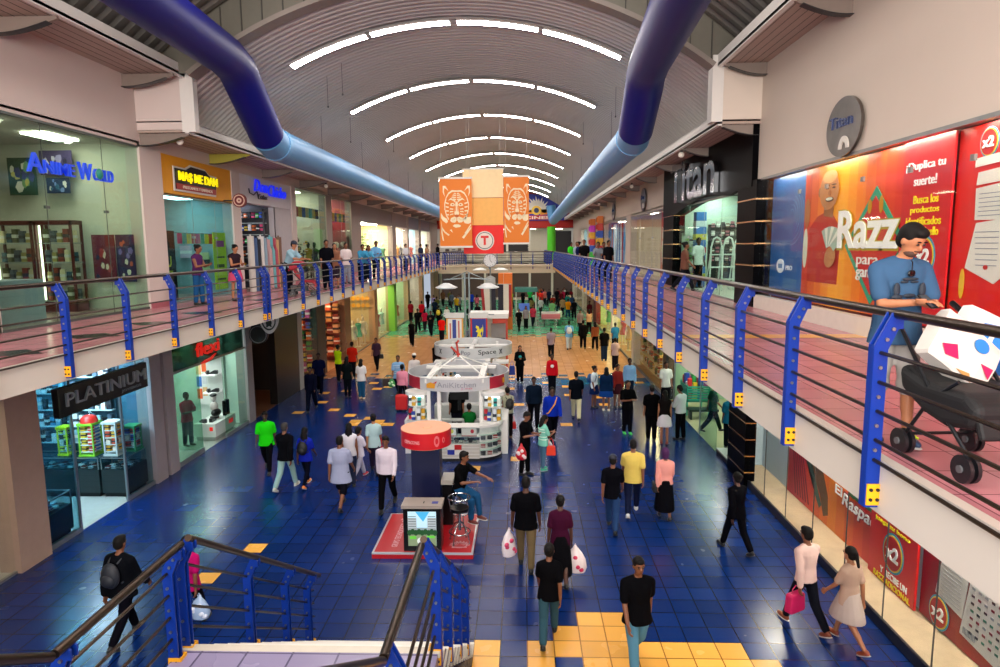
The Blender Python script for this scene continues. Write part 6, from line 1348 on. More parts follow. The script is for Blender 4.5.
rect(mb, F, a0, a0+.17, b0+.3, b1-.12, .012, .003, 2); rect(mb, F, a1-.17, a1, b0+.3, b1-.12, .012, .003, 2); rect(mb, F, a0+.17, a1-.17, b0+.3, b1-.32, .012, .002, 3)
for k in range(9): EL(F, mb, a0+.03+.062*k, b0+.27+.02*(k%2), .045, .06, .016+.0005*k, 4, 10)
rect(mb, F, a0, a1, b0, b0+.24, .014, .002, 5); EL(F, mb, (a0+a1)/2, b0+.1, .1, .08, .017, 6, 20); rect(mb, F, a0+.03, a0+.16, b0+.14, b0+.2, .017, .002, 7); rect(mb, F, a1-.18, a1-.03, b0+.16, b0+.21, .017, .002, 7)
for k in range(6):
    rect(mb, F, a0+.01, a0+.16, b0+.34+.05*k, b0+.352+.05*k, .016, .002, 8); rect(mb, F, a1-.16, a1-.01, b0+.34+.05*k, b0+.352+.05*k, .016, .002, 8)
mb.build('lit_picture', [E_('#a8c8d4', .8), E_('#3f9cc8', .8), E_('#9aa4a8', .7), E_('#7f9098', .7), E_('#1f4a26', .5), E_('#7a8a6a', .6), E_('#c8d0cc', .8), E_('#5ab43a', .7), E_('#4a585c', .4)], t)
mb = MB(); mb.box(-1.78,-1.66,12.2,12.3,1.06,1.068,0); mb.box(-1.95,-1.93,12.22,12.3,1.06,1.068,1); mb.build('top_labels', [mat('#3a3f8a', .4), M_black], t)
t = thing('cabinet', 'narrow black cabinet with a pale top beside the dark column', 'cabinet', (-1.75,13.6,.124)); mb = MB(); mb.box(-1.72,-1.5,13.35,13.8,.124,1.02); mb.build('body', M_black, t); mb = MB(); mb.box(-1.74,-1.48,13.32,13.82,1.02,1.12); mb.build('top', mat('#9a968f', .4), t)
def stool(x, y, z, label, rz=0):
    t = thing('bar_stool', label, 'stool', (x,y,z), None, rz); mm = mat('#9a9ea4', .2, .95)
    mb = MB(); mb.cyl((0,0), .19, .66, .72, 24); mb.build('seat', M_black, t, True, True)
    mb = MB(); mb.tube([(.22*math.cos(a), .22*math.sin(a), .93) for a in [2*PI*k/28 for k in range(29)]], .014, 8, caps=False)
    for a in (.5, 1.57, 2.6): mb.tube([(.19*math.cos(a), .19*math.sin(a), .69), (.23*math.cos(a), .23*math.sin(a), .93)], .01, 6)
    mb.build('backrest_ring', mm, t, True, True)
    mb = MB(); mb.tube([(0,0,.25),(0,0,.68)], .03, 12); mb.build('post', mm, t, True, True)
    mb = MB(); mb.tube([(.21*math.cos(a), .21*math.sin(a), .22) for a in [2*PI*k/28 for k in range(29)]], .012, 8, caps=False); mb.build('footring', mm, t, True, True)
    for k in range(4):
        a = PI/4+PI/2*k; mb = MB(); mb.tube([(.02*math.cos(a), .02*math.sin(a), .42), (.12*math.cos(a), .12*math.sin(a), .36), (.2*math.cos(a), .2*math.sin(a), .18), (.23*math.cos(a), .23*math.sin(a), .02)], .012, 8); mb.tube([(.23*math.cos(a), .23*math.sin(a), .0),(.23*math.cos(a), .23*math.sin(a), .03)], .02, 8); mb.build('leg', mm, t, True, True)
    return t
stool(-1.28, 12.55, .124, 'empty chrome bar stool with black seat at the near right corner of the red platform', .3)
stool(-1.36, 13.5, .124, 'chrome bar stool on which the man in black sits', 1.2)

# ================================================================== people
def blob(name, mb, voxel, m, parent, sm=3):
    o = mb.build(name, m, parent, False, True)
    r = o.modifiers.new('surface', 'REMESH'); r.mode = 'VOXEL'; r.voxel_size = voxel; r.use_smooth_shade = True
    if sm: q = o.modifiers.new('smooth', 'SMOOTH'); q.factor = .5; q.iterations = sm
    return o
def caps(mb, p0, r0, p1, r1, n=12, flat=1.0):
    p0 = Vector(p0); p1 = Vector(p1); d = p1-p0
    if d.length < 1e-6: mb.ell(p0, (r0,)*3, n, 6); return
    dn = d.normalized()
    pts = []; rs = []
    for a in (-1, -.8, -.45, 0): pts.append(p0+dn*r0*a); rs.append(max(.001, r0*math.sqrt(max(0, 1-a*a))))
    for a in (0, .45, .8, 1): pts.append(p1+dn*r1*a); rs.append(max(.001, r1*math.sqrt(max(0, 1-a*a))))
    mb.tube(pts, rs, n)
def loft(mb, rings, n=18):
    """rings: (center Vector, rx, ry, rot matrix)"""
    vs = []
    for c, rx, ry, R in rings:
        for k in range(n):
            a = 2*PI*k/n; ca, sa = math.cos(a), math.sin(a)
            vs.append(Vector(c) + R @ Vector((rx*ca, ry*sa, 0)))
    fs = [(i*n+k, i*n+(k+1)%n, (i+1)*n+(k+1)%n, (i+1)*n+k) for i in range(len(rings)-1) for k in range(n)]
    fs += [tuple(reversed(range(n))), tuple((len(rings)-1)*n+k for k in range(n))]
    mb.add(vs, fs)
SK = {'d': '#4a2a1c', 'm': '#7a4a30', 'l': '#a86e4c', 'w': '#c08a68'}
POSES = {
 'stand':  dict(ll=(2,2), rl=(-2,2), la=(3,7,12), ra=(3,7,12)),
 'walk':   dict(ll=(24,6), rl=(-18,22), la=(-18,6,12), ra=(20,6,22)),
 'walk2':  dict(ll=(-18,24), rl=(24,8), la=(22,6,22), ra=(-18,6,12)),
 'phone':  dict(ll=(4,3), rl=(-3,3), la=(22,8,80), ra=(22,8,80), head=(0,22)),
 'cross':  dict(ll=(3,2), rl=(-3,2), la=(25,10,85), ra=(20,10,85), inw=.9),
 'carry':  dict(ll=(16,6), rl=(-14,20), la=(2,10,5), ra=(2,10,5)),
 'lean':   dict(ll=(4,8), rl=(0,4), la=(45,6,40), ra=(45,6,40), lean=24),
 'sit':    dict(ll=(78,75), rl=(86,60), la=(60,8,30), ra=(40,6,60), lean=6),
 'push':   dict(ll=(16,6), rl=(-14,20), la=(35,6,45), ra=(35,6,45), lean=6),
 'wave':   dict(ll=(4,2), rl=(-4,4), la=(10,8,20), ra=(110,20,60)),
}
PEOPLE = []
def person(x, y, z, label, head=0, h=1.7, pose='stand', skin='m', hair='short', hairc='#0d0a09', top=('tee','#303030'), bottom=('trousers','#1c2030'),
           shoes='#121214', build=1.0, lod=None, group=None, turn=0, extra=None, P=None):
    if lod is None: lod = 0 if y < 17.5 else (1 if y < 32 else 2)
    vox = (.0105, .019, .026)[lod]; gv = (.0135, .019, .026)[lod]
    k = h/1.75; p = dict(POSES[pose])
    if P: p.update(P)
    t = thing('person', label, 'person', (x, y, z), group, math.radians(head)); V = Vector
    lean = math.radians(p.get('lean', 0)); hip_z = .92*k
    # legs
    legs = []
    for s, key in ((-1,'rl'), (1,'ll')):
        a, kn = p[key]; a = math.radians(a); b = a-math.radians(kn); spl = p.get('splay', .02)
        hip = V((s*.082*k*build, 0, hip_z)); knee = hip+V((s*spl*.3, -math.sin(a), -math.cos(a)))*.42*k; ank = knee+V((0, -math.sin(b), -math.cos(b)))*.415*k
        legs.append([hip, knee, ank, b])
    low = min(l[2].z for l in legs)-.075*k
    dz = -low if pose != 'sit' else p.get('seat', .78)-hip_z
    for l in legs:
        for i in range(3): l[i].z += dz
    hz = hip_z+dz
    T = Matrix.Rotation(lean, 3, 'X')      # leaning towards -Y
    base = V((0, 0, hz))
    def tp(v): return base + T @ V(v)
    w = build; fem = hair in ('long','bun','pony','scarf')
    sh = (.150 if fem else .170)*k*(.6+.4*w)
    Rm = T
    prof = [(-.06,.135,.10),(.02,.165 if fem else .155,.112),(.10,.15,.105),(.20,.128 if fem else .14,.095),(.32,.15,.108),(.42,.165 if fem else .18,.108),(.50,.15 if fem else .165,.085),(.545,.085,.065),(.57,.052,.052)]
    def torso(mb, z0, z1, g, wid=1.0, hem=None):
        R = []
        pr = [q for q in prof if z0-.001 <= q[0] <= z1+.001]
        for zz, rx, ry in pr:
            bb = w if zz < .4 else (.5+.5*w)
            R.append((tp((0, 0, zz*k)), (rx*bb*k+g)*wid, (ry*(w if zz < .4 else .6+.4*w)*k+g)*wid, Rm))
        if hem is not None: R.insert(0, (tp((0,0,hem[0]*k)), hem[1]*w*k+g, hem[2]*w*k+g, Rm))
        loft(mb, R)
    # arms
    arms = []
    inw = p.get('inw', None)
    for s, key in ((-1,'ra'), (1,'la')):
        f, ab, el = [math.radians(q) for q in p[key]]
        S0 = tp((s*sh, 0, .462*k)); du = V((s*math.sin(ab), -math.sin(f)*math.cos(ab), -math.cos(f)*math.cos(ab)))
        E0 = S0+du*.285*k; fe = f+el; iw = (inw if inw is not None else (.55 if el > 1.2 else .12))
        df = V((-s*iw*min(1, el/1.3)+s*math.sin(ab)*.5, -math.sin(fe), -math.cos(fe))).normalized()
        W0 = E0+df*.25*k; arms.append([S0, E0, W0, df, s])
    # head
    yaw, pit = [math.radians(q) for q in p.get('head', (0, 5))]
    yaw += math.radians(turn)
    nb = tp((0, 0, .55*k)); HR = Matrix.Rotation(yaw, 3, 'Z') @ Matrix.Rotation(pit+lean*.4, 3, 'X')
    hc = nb + V((0,-.01,.05*k)) + HR @ V((0, -.015*k, .115*k)); hs = 1.0*(.55+.45*k)
    def hp(v): return hc + HR @ (V(v)*hs)
    body = MB()
    torso(body, -.06, .57, 0)
    caps(body, tp((-sh*.9,0,.465*k)), .056*k, tp((sh*.9,0,.465*k)), .056*k)
    caps(body, nb-V((0,0,.03)), .054*k, hc-V((0,0,.05)), .05*k)
    body.ell(hc+HR@V((0,.008*hs,.02*hs)), (.075*hs, .095*hs, .1*hs), 18, 12, R=HR)
    body.ell(hp((0,-.022,-.05)), (.056*hs, .062*hs, .068*hs), 14, 10, R=HR)
    if lod < 2:
        body.ell(hp((0,-.096,-.015)), (.013*hs, .018*hs, .024*hs), 8, 6, R=HR)
        for s in (-1, 1): body.ell(hp((s*.077,.005,-.01)), (.01*hs, .02*hs, .03*hs), 8, 6, R=HR)
        if lod == 0: body.ell(hp((0,-.085,-.055)), (.024*hs, .01*hs, .01*hs), 8, 6, R=HR)
    for hip, knee, ank, b in legs:
        caps(body, hip, .074*k*w, knee, .052*k); caps(body, knee, .052*k, ank, .036*k); caps(body, knee+(ank-knee)*.12+V((0,.012,0)), .047*k, knee+(ank-knee)*.5+V((0,.01,0)), .046*k)
    hands = []
    for S0, E0, W0, df, s in arms:
        caps(body, S0, .05*k*w, E0, .038*k); caps(body, E0, .038*k, W0, .026*k)
        side = V((0,-1,0)) if abs(df.z) > .7 else V((-s,0,0)); side = (side-df*side.dot(df)).normalized(); nrm = df.cross(side)
        if lod == 0:
            c0 = W0+df*.02*k; c1 = W0+df*.085*k
            for q in (-1,0,1): caps(body, c0+side*q*.012*k, .016*k, c1+side*q*.022*k, .014*k, 8)
            bend = (nrm if (nrm.x*s) < 0 else -nrm)
            for q in range(4):
                r0 = c1+side*(.031-.0205*q)*k; L = (.062,.072,.066,.052)[q]*k
                m1 = r0+df*L*.55+bend*.008*k; m2 = m1+df*L*.42+bend*.03*k; caps(body, r0, .0105*k, m1, .010*k, 8); caps(body, m1, .010*k, m2, .0085*k, 8)
            th0 = c0+side*.022*k; th1 = th0+side*.026*k+df*.035*k+bend*.01*k; caps(body, th0, .0135*k, th1, .0115*k, 8); caps(body, th1, .0115*k, th1+df*.03*k+bend*.008*k, .0095*k, 8)
        else:
            caps(body, W0+df*.015, .03*k, W0+df*.1*k, .024*k, 8); caps(body, W0+side*.02+df*.03, .016*k, W0+side*.045*k+df*.07*k, .014*k, 8)
        hands.append(W0+df*.1*k)
    blob('body', body, vox, mat(SK[skin], .5), t, 3 if lod else 2)
    # shoes
    for hip, knee, ank, b in legs:
        mb = MB(); R = Matrix.Rotation(-b*.6 if b < 0 else -b*.25, 3, 'X')
        if pose == 'sit': R = Matrix.Identity(3)
        c = ank + R @ V((0,-.055*k,-.04*k)); mb.ell(c, (.047*k,.135*k,.04*k), 14, 8, R=R); mb.ell(ank+R@V((0,.005,-.02)), (.046*k,.06*k,.055*k), 12, 8, R=R); mb.ell(c+R@V((0,-.03*k,.004)), (.045*k,.085*k,.03*k), 12, 8, R=R)
        if lod == 0:
            o = blob('shoe', mb, .012, mat(shoes, .5), t, 2); sb = MB(); sb.ell(c+R@V((0,.0,-.026*k)), (.05*k,.142*k,.014*k), 16, 6, R=R); sb.build('sole', mat('#c8c8c4' if shoes != '#121214' else '#1a1a1a', .6), o, True, True)
        else: mb.build('shoe', mat(shoes, .5), t, True, True)
    # bottom
    bk, bc = bottom[0], bottom[1]; mb = MB(); g = .020+.006*lod
    if bk in ('trousers','shorts','leggings'):
        gg = g if bk != 'leggings' else .012+.004*lod
        torso(mb, -.06, .10, gg-.004)
        for hip, knee, ank, b in legs:
            caps(mb, hip, .078*k*w+gg, knee, .055*k+gg)
            if bk != 'shorts': caps(mb, knee, .055*k+gg, ank+(knee-ank)*.12, .045*k+gg*(.9 if bk != 'leggings' else .5))
            else: mb.v; caps(mb, knee, .066*k+gg, knee+(ank-knee)*.06, .066*k+gg)
        blob('trousers' if bk == 'trousers' else bk, mb, gv, mat(bc, .8, spec=.03), t)
    elif bk in ('skirt','longskirt','dress'):
        L = {'skirt': .42, 'longskirt': .78, 'dress': .48}[bk]; rings = []
        for u in (0, .25, .5, .75, 1.0):
            cc = V((0, 0, hz+.1*k-L*k*u)); f = min(1, u*1.2)
            sp_ = abs(legs[0][1].y-legs[1][1].y)*.4*u
            rings.append((cc+V((0,(legs[0][1].y+legs[1][1].y)/2*u*.6,0)), (.14+.075*f)*k*w+g, (.105+.055*f)*k*w+g+sp_, Matrix.Identity(3)))
        loft(mb, list(reversed(rings))); blob('skirt' if bk != 'dress' else 'dress_skirt', mb, gv, mat(bc, .8, spec=.03), t)
    # top
    tk, tc = top[0], top[1]; mb = MB(); g = .020+.006*lod+(.012 if tk in ('jacket','hoodie') else 0)
    hem = {'tee': (-.11,.182,.125), 'shirt': (-.03,.172,.12), 'jacket': (-.10,.188,.13), 'hoodie': (-.08,.188,.13), 'tank': (-.05,.17,.118), 'tunic': (-.22,.2,.145)}[tk]
    torso(mb, .02, .50, g, 1.0, hem)
    for s in (-1, 1): caps(mb, tp((s*.05*k,0,.51*k)), .055*k+g*.6, tp((s*(sh-.005),0,.465*k)), .056*k+g*.8)
    loft(mb, [(tp((0,0,.44*k)), .165*k, .112*k+g*.6, Rm), (tp((0,0,.50*k)), .15*k+g*.5, .098*k+g*.5, Rm), (tp((0,0,.54*k)), .108*k+g*.3, .085*k+g*.3, Rm), (tp((0,0,.558*k)), .072*k, .070*k, Rm)])
    for S0, E0, W0, df, s in arms:
        if tk == 'tank': caps(mb, S0-V((s*.05,0,0)), .05*k+g*.6, S0, .045*k+g*.6); continue
        if tk in ('tee','tunic'): e = S0+(E0-S0)*.72; caps(mb, S0, .05*k*w+g*.8, e, .05*k*w+g*.8)
        else: caps(mb, S0, .05*k*w+g*.8, E0, .043*k+g*.8); caps(mb, E0, .043*k+g, E0+(W0-E0)*.93, .03*k+g*.9)
    mt = mat(tc, .8, spec=.03)
    garment = blob({'tee':'tee_shirt','shirt':'shirt','jacket':'jacket','hoodie':'hoodie','tank':'tank_top','tunic':'tunic'}[tk], mb, gv, mt, t)
    if tk == 'hoodie': mb = MB(); mb.ell(tp((0,.09,.52*k)), (.11*k,.06*k,.08*k), 12, 8, R=Rm); mb.build('hood', mt, garment, True, True)
    # hair
    mh = mat(hairc, .7, var=.2, scale=30, spec=.2); mb = MB()
    if hair != 'bald':
        if hair == 'scarf':
            mb.ell(hp((0,.022,.028)), (.092*hs,.1*hs,.115*hs), 16, 12, R=HR); mb.ell(hp((0,.04,-.06)), (.075*hs,.06*hs,.08*hs), 12, 8, R=HR)
        else:
            mb.ell(hp((0,.022,.036)), (.084*hs,.098*hs,.095*hs), 16, 12, R=HR); mb.ell(hp((0,.045,-.01)), (.079*hs,.066*hs,.08*hs), 14, 10, R=HR)
            if hair == 'short' and lod == 0: mb.ell(hp((0,-.03,.085)), (.065*hs,.06*hs,.04*hs), 12, 8, R=HR)
        if hair == 'long': caps(mb, hp((0,.06,.0)), .075*hs, hp((0,.075,-.22)), .05*hs); mb.ell(hp((0,.07,-.12)), (.1*hs,.05*hs,.14*hs), 12, 8, R=HR)
        if hair == 'bun': mb.ell(hp((0,.115,.05)), (.05*hs,.05*hs,.05*hs), 12, 8, R=HR)
        if hair == 'pony': caps(mb, hp((0,.11,.04)), .035*hs, hp((0,.15,-.16)), .022*hs)
        blob({'scarf':'headscarf'}.get(hair, 'hair'), mb, max(gv*.9, .012), mh, t, 2)
    if hair == 'cap' or (extra and 'cap' in extra):
        mb = MB(); cc = (extra or {}).get('cap', '#101014'); mb.ell(hp((0,.012,.062)), (.09*hs,.108*hs,.078*hs), 16, 10, R=HR); mb.ell(hp((0,-.12,.05)), (.065*hs,.07*hs,.012*hs), 14, 6, R=HR); mb.build('cap', mat(cc, .6), t, True, True)
    if lod < 2:
        for s in (-1, 1):
            mb = MB(); mb.ell(hp((s*.031,-.083,.012)), (.014*hs,.008*hs,.008*hs), 10, 6, R=HR); mb.build('eye', mat('#1a120e', .3), t, True, True)
            if lod == 0: mb = MB(); mb.ell(hp((s*.032,-.084,.034)), (.02*hs,.008*hs,.005*hs), 8, 5, R=HR); mb.build('eyebrow', mh, t, True, True)
    if top[2:] and top[2]:
        e = top[2]
        if e == 'stripes':
            for zz in (.1,.18,.26,.34,.42):
                pr = min(prof, key=lambda q: abs(q[0]-zz)); mb = MB(); loft(mb, [(tp((0,0,(zz-.012)*k)), pr[1]*w*k+g+.006, pr[2]*w*k+g+.006, Rm), (tp((0,0,(zz+.012)*k)), pr[1]*w*k+g+.006, pr[2]*w*k+g+.006, Rm)], 20); mb.build('stripe', mat(top[3], .7), garment, True, True)
        if e == 'print': mb = MB(); mb.ell(tp((0,-.108*k*w-g+.004,.33*k)), (.075*k,.014,.07*k), 14, 8, R=Rm); mb.build('chest_print', mat(top[3], .7), garment, True, True)
        if e == 'strap':
            mb = MB(); mb.tube([tp((.13*k,-.05,.53*k)), tp((.06*k,-.13*k*w-g,.36*k)), tp((-.12*k,-.12*k*w-g,.1*k)), tp((-.18*k,-.02,.02*k))], .018, 6); mb.build('shoulder_strap', mat(top[3], .7), t, True, True)
    M4 = Matrix.Translation(V((x,y,z))) @ Matrix.Rotation(math.radians(head), 4, 'Z')
    info = dict(hands=[M4 @ q for q in hands], tp=lambda v: M4 @ tp(v), k=k, obj=t, head=head, w=w, hp=lambda v: M4 @ hp(v))
    return info
def handbag(pt, label, col, w=.28, h=.24, d=.1, drop=.22, rz=0, cat='bag', name='handbag'):
    pt = Vector(pt); t = thing(name, label, cat, (pt.x, pt.y, pt.z-drop-h), None, math.radians(rz))
    mb = MB(); mb.prism([(-w/2,.02),(-w*.42,0),(w*.42,0),(w/2,.02),(w*.44,h*.9),(w*.36,h),(-w*.36,h),(-w*.44,h*.9)], lambda u, v: (u,-d/2,v), lambda u, v: (u,d/2,v)); o = mb.build('bag_body', mat(col, .5), t, False, True)
    bv = o.modifiers.new('b', 'BEVEL'); bv.width = .015; bv.segments = 2
    mb = MB()
    mb.tube([(-w*.25,0,h*.97),(-w*.2,0,h+drop*.6),(0,0,h+drop),(w*.2,0,h+drop*.6),(w*.25,0,h*.97)], .008, 6, caps=False); mb.build('handle', mat(col, .5), t, True, True)
    return t
def plastic_bag(pt, label, col, spot, w=.32, h=.42, rz=0):
    pt = Vector(pt); t = thing('carrier_bag', label, 'bag', (pt.x, pt.y, pt.z-h), None, math.radians(rz))
    mb = MB(); rnd = random.Random(int(abs(pt.x*100))); R = []
    for u, s in ((0,.5),(.06,.85),(.25,1.0),(.5,.92),(.75,.6),(.9,.25),(1,.08)): R.append((Vector((rnd.uniform(-.01,.01),rnd.uniform(-.01,.01),h*u)), w/2*s, w*.3*s*(.9+.2*rnd.random()), Matrix.Identity(3)))
    loft(mb, R, 14); mb.build('bag_body', mat(col, .35), t, True, True)
    mb = MB()
    for q in range(5): mb.ell((w*.32*math.cos(q*1.3-.3), -w*.22*(1 if q%2 else .8), h*(.2+.1*q)), (.05,.035,.045), 8, 6)
    mb.build('print', mat(spot, .4), t, True, True)
    mb = MB(); mb.tube([(-.03,0,h*.95),(0,0,h+.03),(.03,0,h*.95)], .007, 6); mb.build('handle', mat(col, .4), t, True, True)
    return t
def backpack(inf, label, col):
    k = inf['k']; c = inf['tp']((0, .185*k, .3*k)); t = thing('backpack', label, 'backpack', tuple(c), None, math.radians(inf['head']))
    mb = MB(); mb.ell((0,.02,0), (.15*k,.09*k,.2*k), 14, 10); mb.ell((0,.09,-.05), (.11*k,.05*k,.1*k), 12, 8); mb.build('bag_body', mat(col, .6), t, True, True)
    for s in (-1, 1): mb = MB(); mb.tube([(s*.08*k,-.04,.17*k),(s*.1*k,-.17*k,.25*k),(s*.105*k,-.32*k,.12*k),(s*.12*k,-.27*k,-.08*k),(s*.12*k,-.05,-.14*k)], .014, 6); mb.build('strap', mat(col, .6), t, True, True)
    return t
def at(px, py, z=0.0):
    q = ray_to(px, py, z); return q.x, q.y
def per(px, py, label, z=0.0, **kw):
    x, y = at(px, py, z)
    if z > 4: x = min(x, FXL-.42) if x < 0 else max(x, FXR+.42)      # nobody stands inside the rails
    elif z == 0: x = min(max(x, XL+.35), XR-.35)
    return person(x, y, z+.013 if 0 < z < 1 else z, label, **kw)

# --- foreground of the blue floor
a = per(636, 672, 'man in a black polo shirt and light blue jeans walking towards the stairs', head=8, h=1.78, pose='walk', skin='m', top=('tee','#08080b'), bottom=('trousers','#4f7f98'), build=1.12, P=dict(ll=(-16,28), rl=(22,8)))
a = per(549, 640, 'person in black top and grey blue jeans in front of the couple with bags', head=176, h=1.6, pose='walk2', skin='m', top=('tee','#0a0a0d'), bottom=('trousers','#31505c'), hair='bun', build=1.0)
a = per(526, 568, 'big man in black top and khaki trousers carrying a white and pink bag', head=178, h=1.8, pose='carry', skin='d', top=('tee','#08080c'), bottom=('trousers','#6a5a40'), build=1.18)
plastic_bag(a['hands'][1]+Vector((-.05,0,0)), 'white and pink carrier bag held by the big man in khaki trousers', '#e8dce0', '#d0406a', .3, .55, 30)
a = per(560, 583, 'woman in dark maroon top and black skirt carrying a white and red bag', head=182, h=1.66, pose='carry', skin='d', hair='bun', top=('tee','#3a1028'), bottom=('longskirt','#0c0c10'), build=1.0)
plastic_bag(a['hands'][0]+Vector((.06,0,0)), 'white and red carrier bag held by the woman in the maroon top', '#ecdcdc', '#c82050', .42, .5, -20)
a = per(612, 530, 'man in a black tee shirt and blue jeans walking beside the man in yellow', head=170, h=1.7, pose='walk', skin='m', top=('tee','#0a0a10'), bottom=('trousers','#243c64'), extra={'cap':'#14182a'}, build=1.0)
a = per(632, 514, 'broad man in a yellow shirt and dark trousers with white shoes', head=172, h=1.78, pose='walk2', skin='m', top=('tee','#dcc060'), bottom=('trousers','#141a34'), shoes='#d8d8d8', build=1.15)
a = per(664, 518, 'woman in a pink blouse, long black skirt and purple headscarf', head=178, h=1.6, pose='walk', skin='m', hair='scarf', hairc='#4a2450', top=('shirt','#e89a90'), bottom=('longskirt','#0b0b10'), build=1.05, P=dict(ll=(12,4),rl=(-10,12)))
handbag(a['tp']((.22,.02,.22)), 'black shoulder bag of the woman in the pink blouse', '#0c0c10', .24, .22, .1, .2, 90)
a = per(735, 551, 'woman dressed all in black with arms swinging, walking away by the right wall', head=200, h=1.66, pose='walk', skin='d', hair='bun', top=('jacket','#07070c'), bottom=('trousers','#08080e'))
a = per(803, 628, 'man in a pale pink shirt carrying a bright pink bag by the right display', head=200, h=1.72, pose='walk', skin='m', top=('shirt','#d8b8b0'), bottom=('trousers','#12141c'), shoes='#7a3818')
handbag(a['hands'][1]+Vector((-.05,.05,.1)), 'bright pink bag held by the man in the pale pink shirt', '#c01858', .34, .3, .12, .12, 30)
a = per(846, 645, 'woman in a pale dress walking right beside the glass display', head=205, h=1.6, pose='walk2', skin='l', hair='pony', top=('tee','#b89a88'), bottom=('dress','#b8a8a0'), shoes='#8a3c18')
# --- left foreground by the stairs
a = per(127, 640, 'man in a black jacket with a dark backpack walking behind the left stair railing', head=170, h=1.75, pose='walk', skin='m', top=('jacket','#0b0d12'), bottom=('trousers','#0a0a12'), build=1.1); backpack(a, 'black and grey backpack of the man behind the left stair railing', '#20242c')
a = per(192, 628, 'woman in a magenta top and dark trousers beside the stair newel post', head=176, h=1.58, pose='walk2', skin='m', hair='bun', top=('tee','#a8105c'), bottom=('trousers','#0d0b10'), build=1.1)
plastic_bag(a['hands'][0]+Vector((.05,0,0)), 'pale blue carrier bag held by the woman in magenta', '#9fb8d8', '#d8e0f0', .3, .4)
# --- left middle
a = per(268, 471, 'man in a neon green shirt and black trousers at the corner of the dark shop', head=10, h=1.72, pose='walk', skin='d', top=('tee','#22d014'), bottom=('trousers','#0a0a0e'), build=1.15)
a = per(287, 489, 'man in a black jacket and pale faded jeans', head=170, h=1.76, pose='walk2', skin='m', hairc='#3a3636', top=('jacket','#0a0a0e'), bottom=('trousers','#8fb0ac'), shoes='#c8c8b8')
a = per(307, 486, 'girl in a blue top with a black backpack and orange shoes', head=175, h=1.58, pose='walk', skin='d', hair='long', top=('tee','#16249a'), bottom=('leggings','#080a18'), shoes='#e07828'); backpack(a, 'black backpack of the girl in the blue top', '#08080c')
a = per(342, 508, 'broad man in a light grey blue shirt and dark shorts', head=175, h=1.78, pose='walk', skin='m', top=('tunic','#9aa0bc'), bottom=('shorts','#0c0c14'), build=1.22)
a = per(351, 486, 'woman with long black hair in a white top in front of the white shirted men', head=185, h=1.64, pose='stand', skin='m', hair='long', top=('tank','#d8d4dc'), bottom=('trousers','#2a3048'))
a = per(360, 478, 'girl in white top and white trousers with pink shoes', head=150, h=1.42, pose='walk', skin='m', hair='pony', top=('tee','#d8d0e0'), bottom=('trousers','#c0bcd0'), shoes='#d03848')
a = per(375, 472, 'person in a pale blue shirt carrying a big red bag', head=190, h=1.66, pose='walk', skin='l', hair='bun', top=('tee','#a8c4c8','strap','#3a1c1c'), bottom=('trousers','#302438'))
handbag(a['tp']((.0,-.2,.28)), 'big red bag carried by the person in the pale blue shirt', '#c01424', .42, .4, .16, .1, 20)
a = per(388, 508, 'man in a white long sleeved shirt and black trousers walking towards the stairs', head=0, h=1.78, pose='walk2', skin='m', top=('shirt','#d8ccd8'), bottom=('trousers','#08080c'), build=1.1)
# --- left by the tan floor
a = per(362, 399, 'woman in a white top and blue jeans at the edge of the blue floor', head=178, h=1.62, pose='stand', skin='l', hair='long', top=('tee','#e0dcdc'), bottom=('trousers','#1c4c70'), shoes='#d8c8a8')
a = per(399, 396, 'man in a light blue striped polo shirt walking towards the stairs', head=0, h=1.74, pose='walk', skin='m', top=('tee','#7fa8d0','stripes','#c8d8e8'), bottom=('trousers','#101424'), build=1.12)
plastic_bag(a['hands'][0], 'green carrier bag held by the man in the striped polo shirt', '#2f8a3c', '#d0e8c0', .3, .34); handbag(a['hands'][0]+Vector((-.22,0,.1)), 'dark brown bag beside the green carrier bag', '#2c1c18', .3, .3, .14, .1)
a = per(415, 393, 'man in a white shirt and white cap near the nearest kiosk', head=185, h=1.72, pose='walk', skin='m', top=('shirt','#d4ccc8'), bottom=('trousers','#6a6a74'), extra={'cap':'#e8e0d8'})
a = per(403, 404, 'woman in a pink blouse and black trousers left of the nearest kiosk', head=185, h=1.6, pose='walk2', skin='m', hair='bun', top=('shirt','#e08aa0'), bottom=('trousers','#0c0a14'), build=1.2)
t = thing('suitcase', 'red suitcase left of the nearest kiosk', 'suitcase', (*at(402,411), 0)); x, y = at(402, 411)
mb = MB(); mb.box(x-.22,x+.22,y-.13,y+.13,.06,.62); o = mb.build('shell', mat('#c81414', .5), t); bv = o.modifiers.new('b','BEVEL'); bv.width = .05; bv.segments = 3
for s in (-1,1): mb = MB(); mb.tube([(x+s*.16-.02,y,.04),(x+s*.16+.02,y,.04)], .04, 12); mb.build('wheel', M_black, t)
mb = MB(); mb.tube([(x-.12,y,.6),(x-.12,y,.95),(x+.12,y,.95),(x+.12,y,.6)], .012, 6); mb.build('handle', M_dark, t)
a = per(377, 370, 'woman in a dark top with a black shoulder bag on the tan floor', head=0, h=1.66, pose='walk', skin='m', hair='bun', top=('tee','#3a2838'), bottom=('trousers','#0a0a10')); handbag(a['tp']((.22,.0,.2)), 'black shoulder bag of the woman on the tan floor', '#0c0a0c', .26, .22)
a = per(412, 346, 'slim woman in black walking away from the green column', head=5, h=1.68, pose='walk', skin='d', hair='bun', top=('tank','#08080a'), bottom=('trousers','#08080c'))
a = per(418, 333, 'man in black walking by the green column', head=0, h=1.78, pose='walk2', skin='d', top=('tee','#0a0a0c'), bottom=('trousers','#0c0c12'))
a = per(431, 336, 'man in black with a gold collar left of the heraldic banners', head=0, h=1.78, pose='walk', skin='d', top=('tee','#101014','print','#5a3c30'), bottom=('trousers','#0c0e14'))
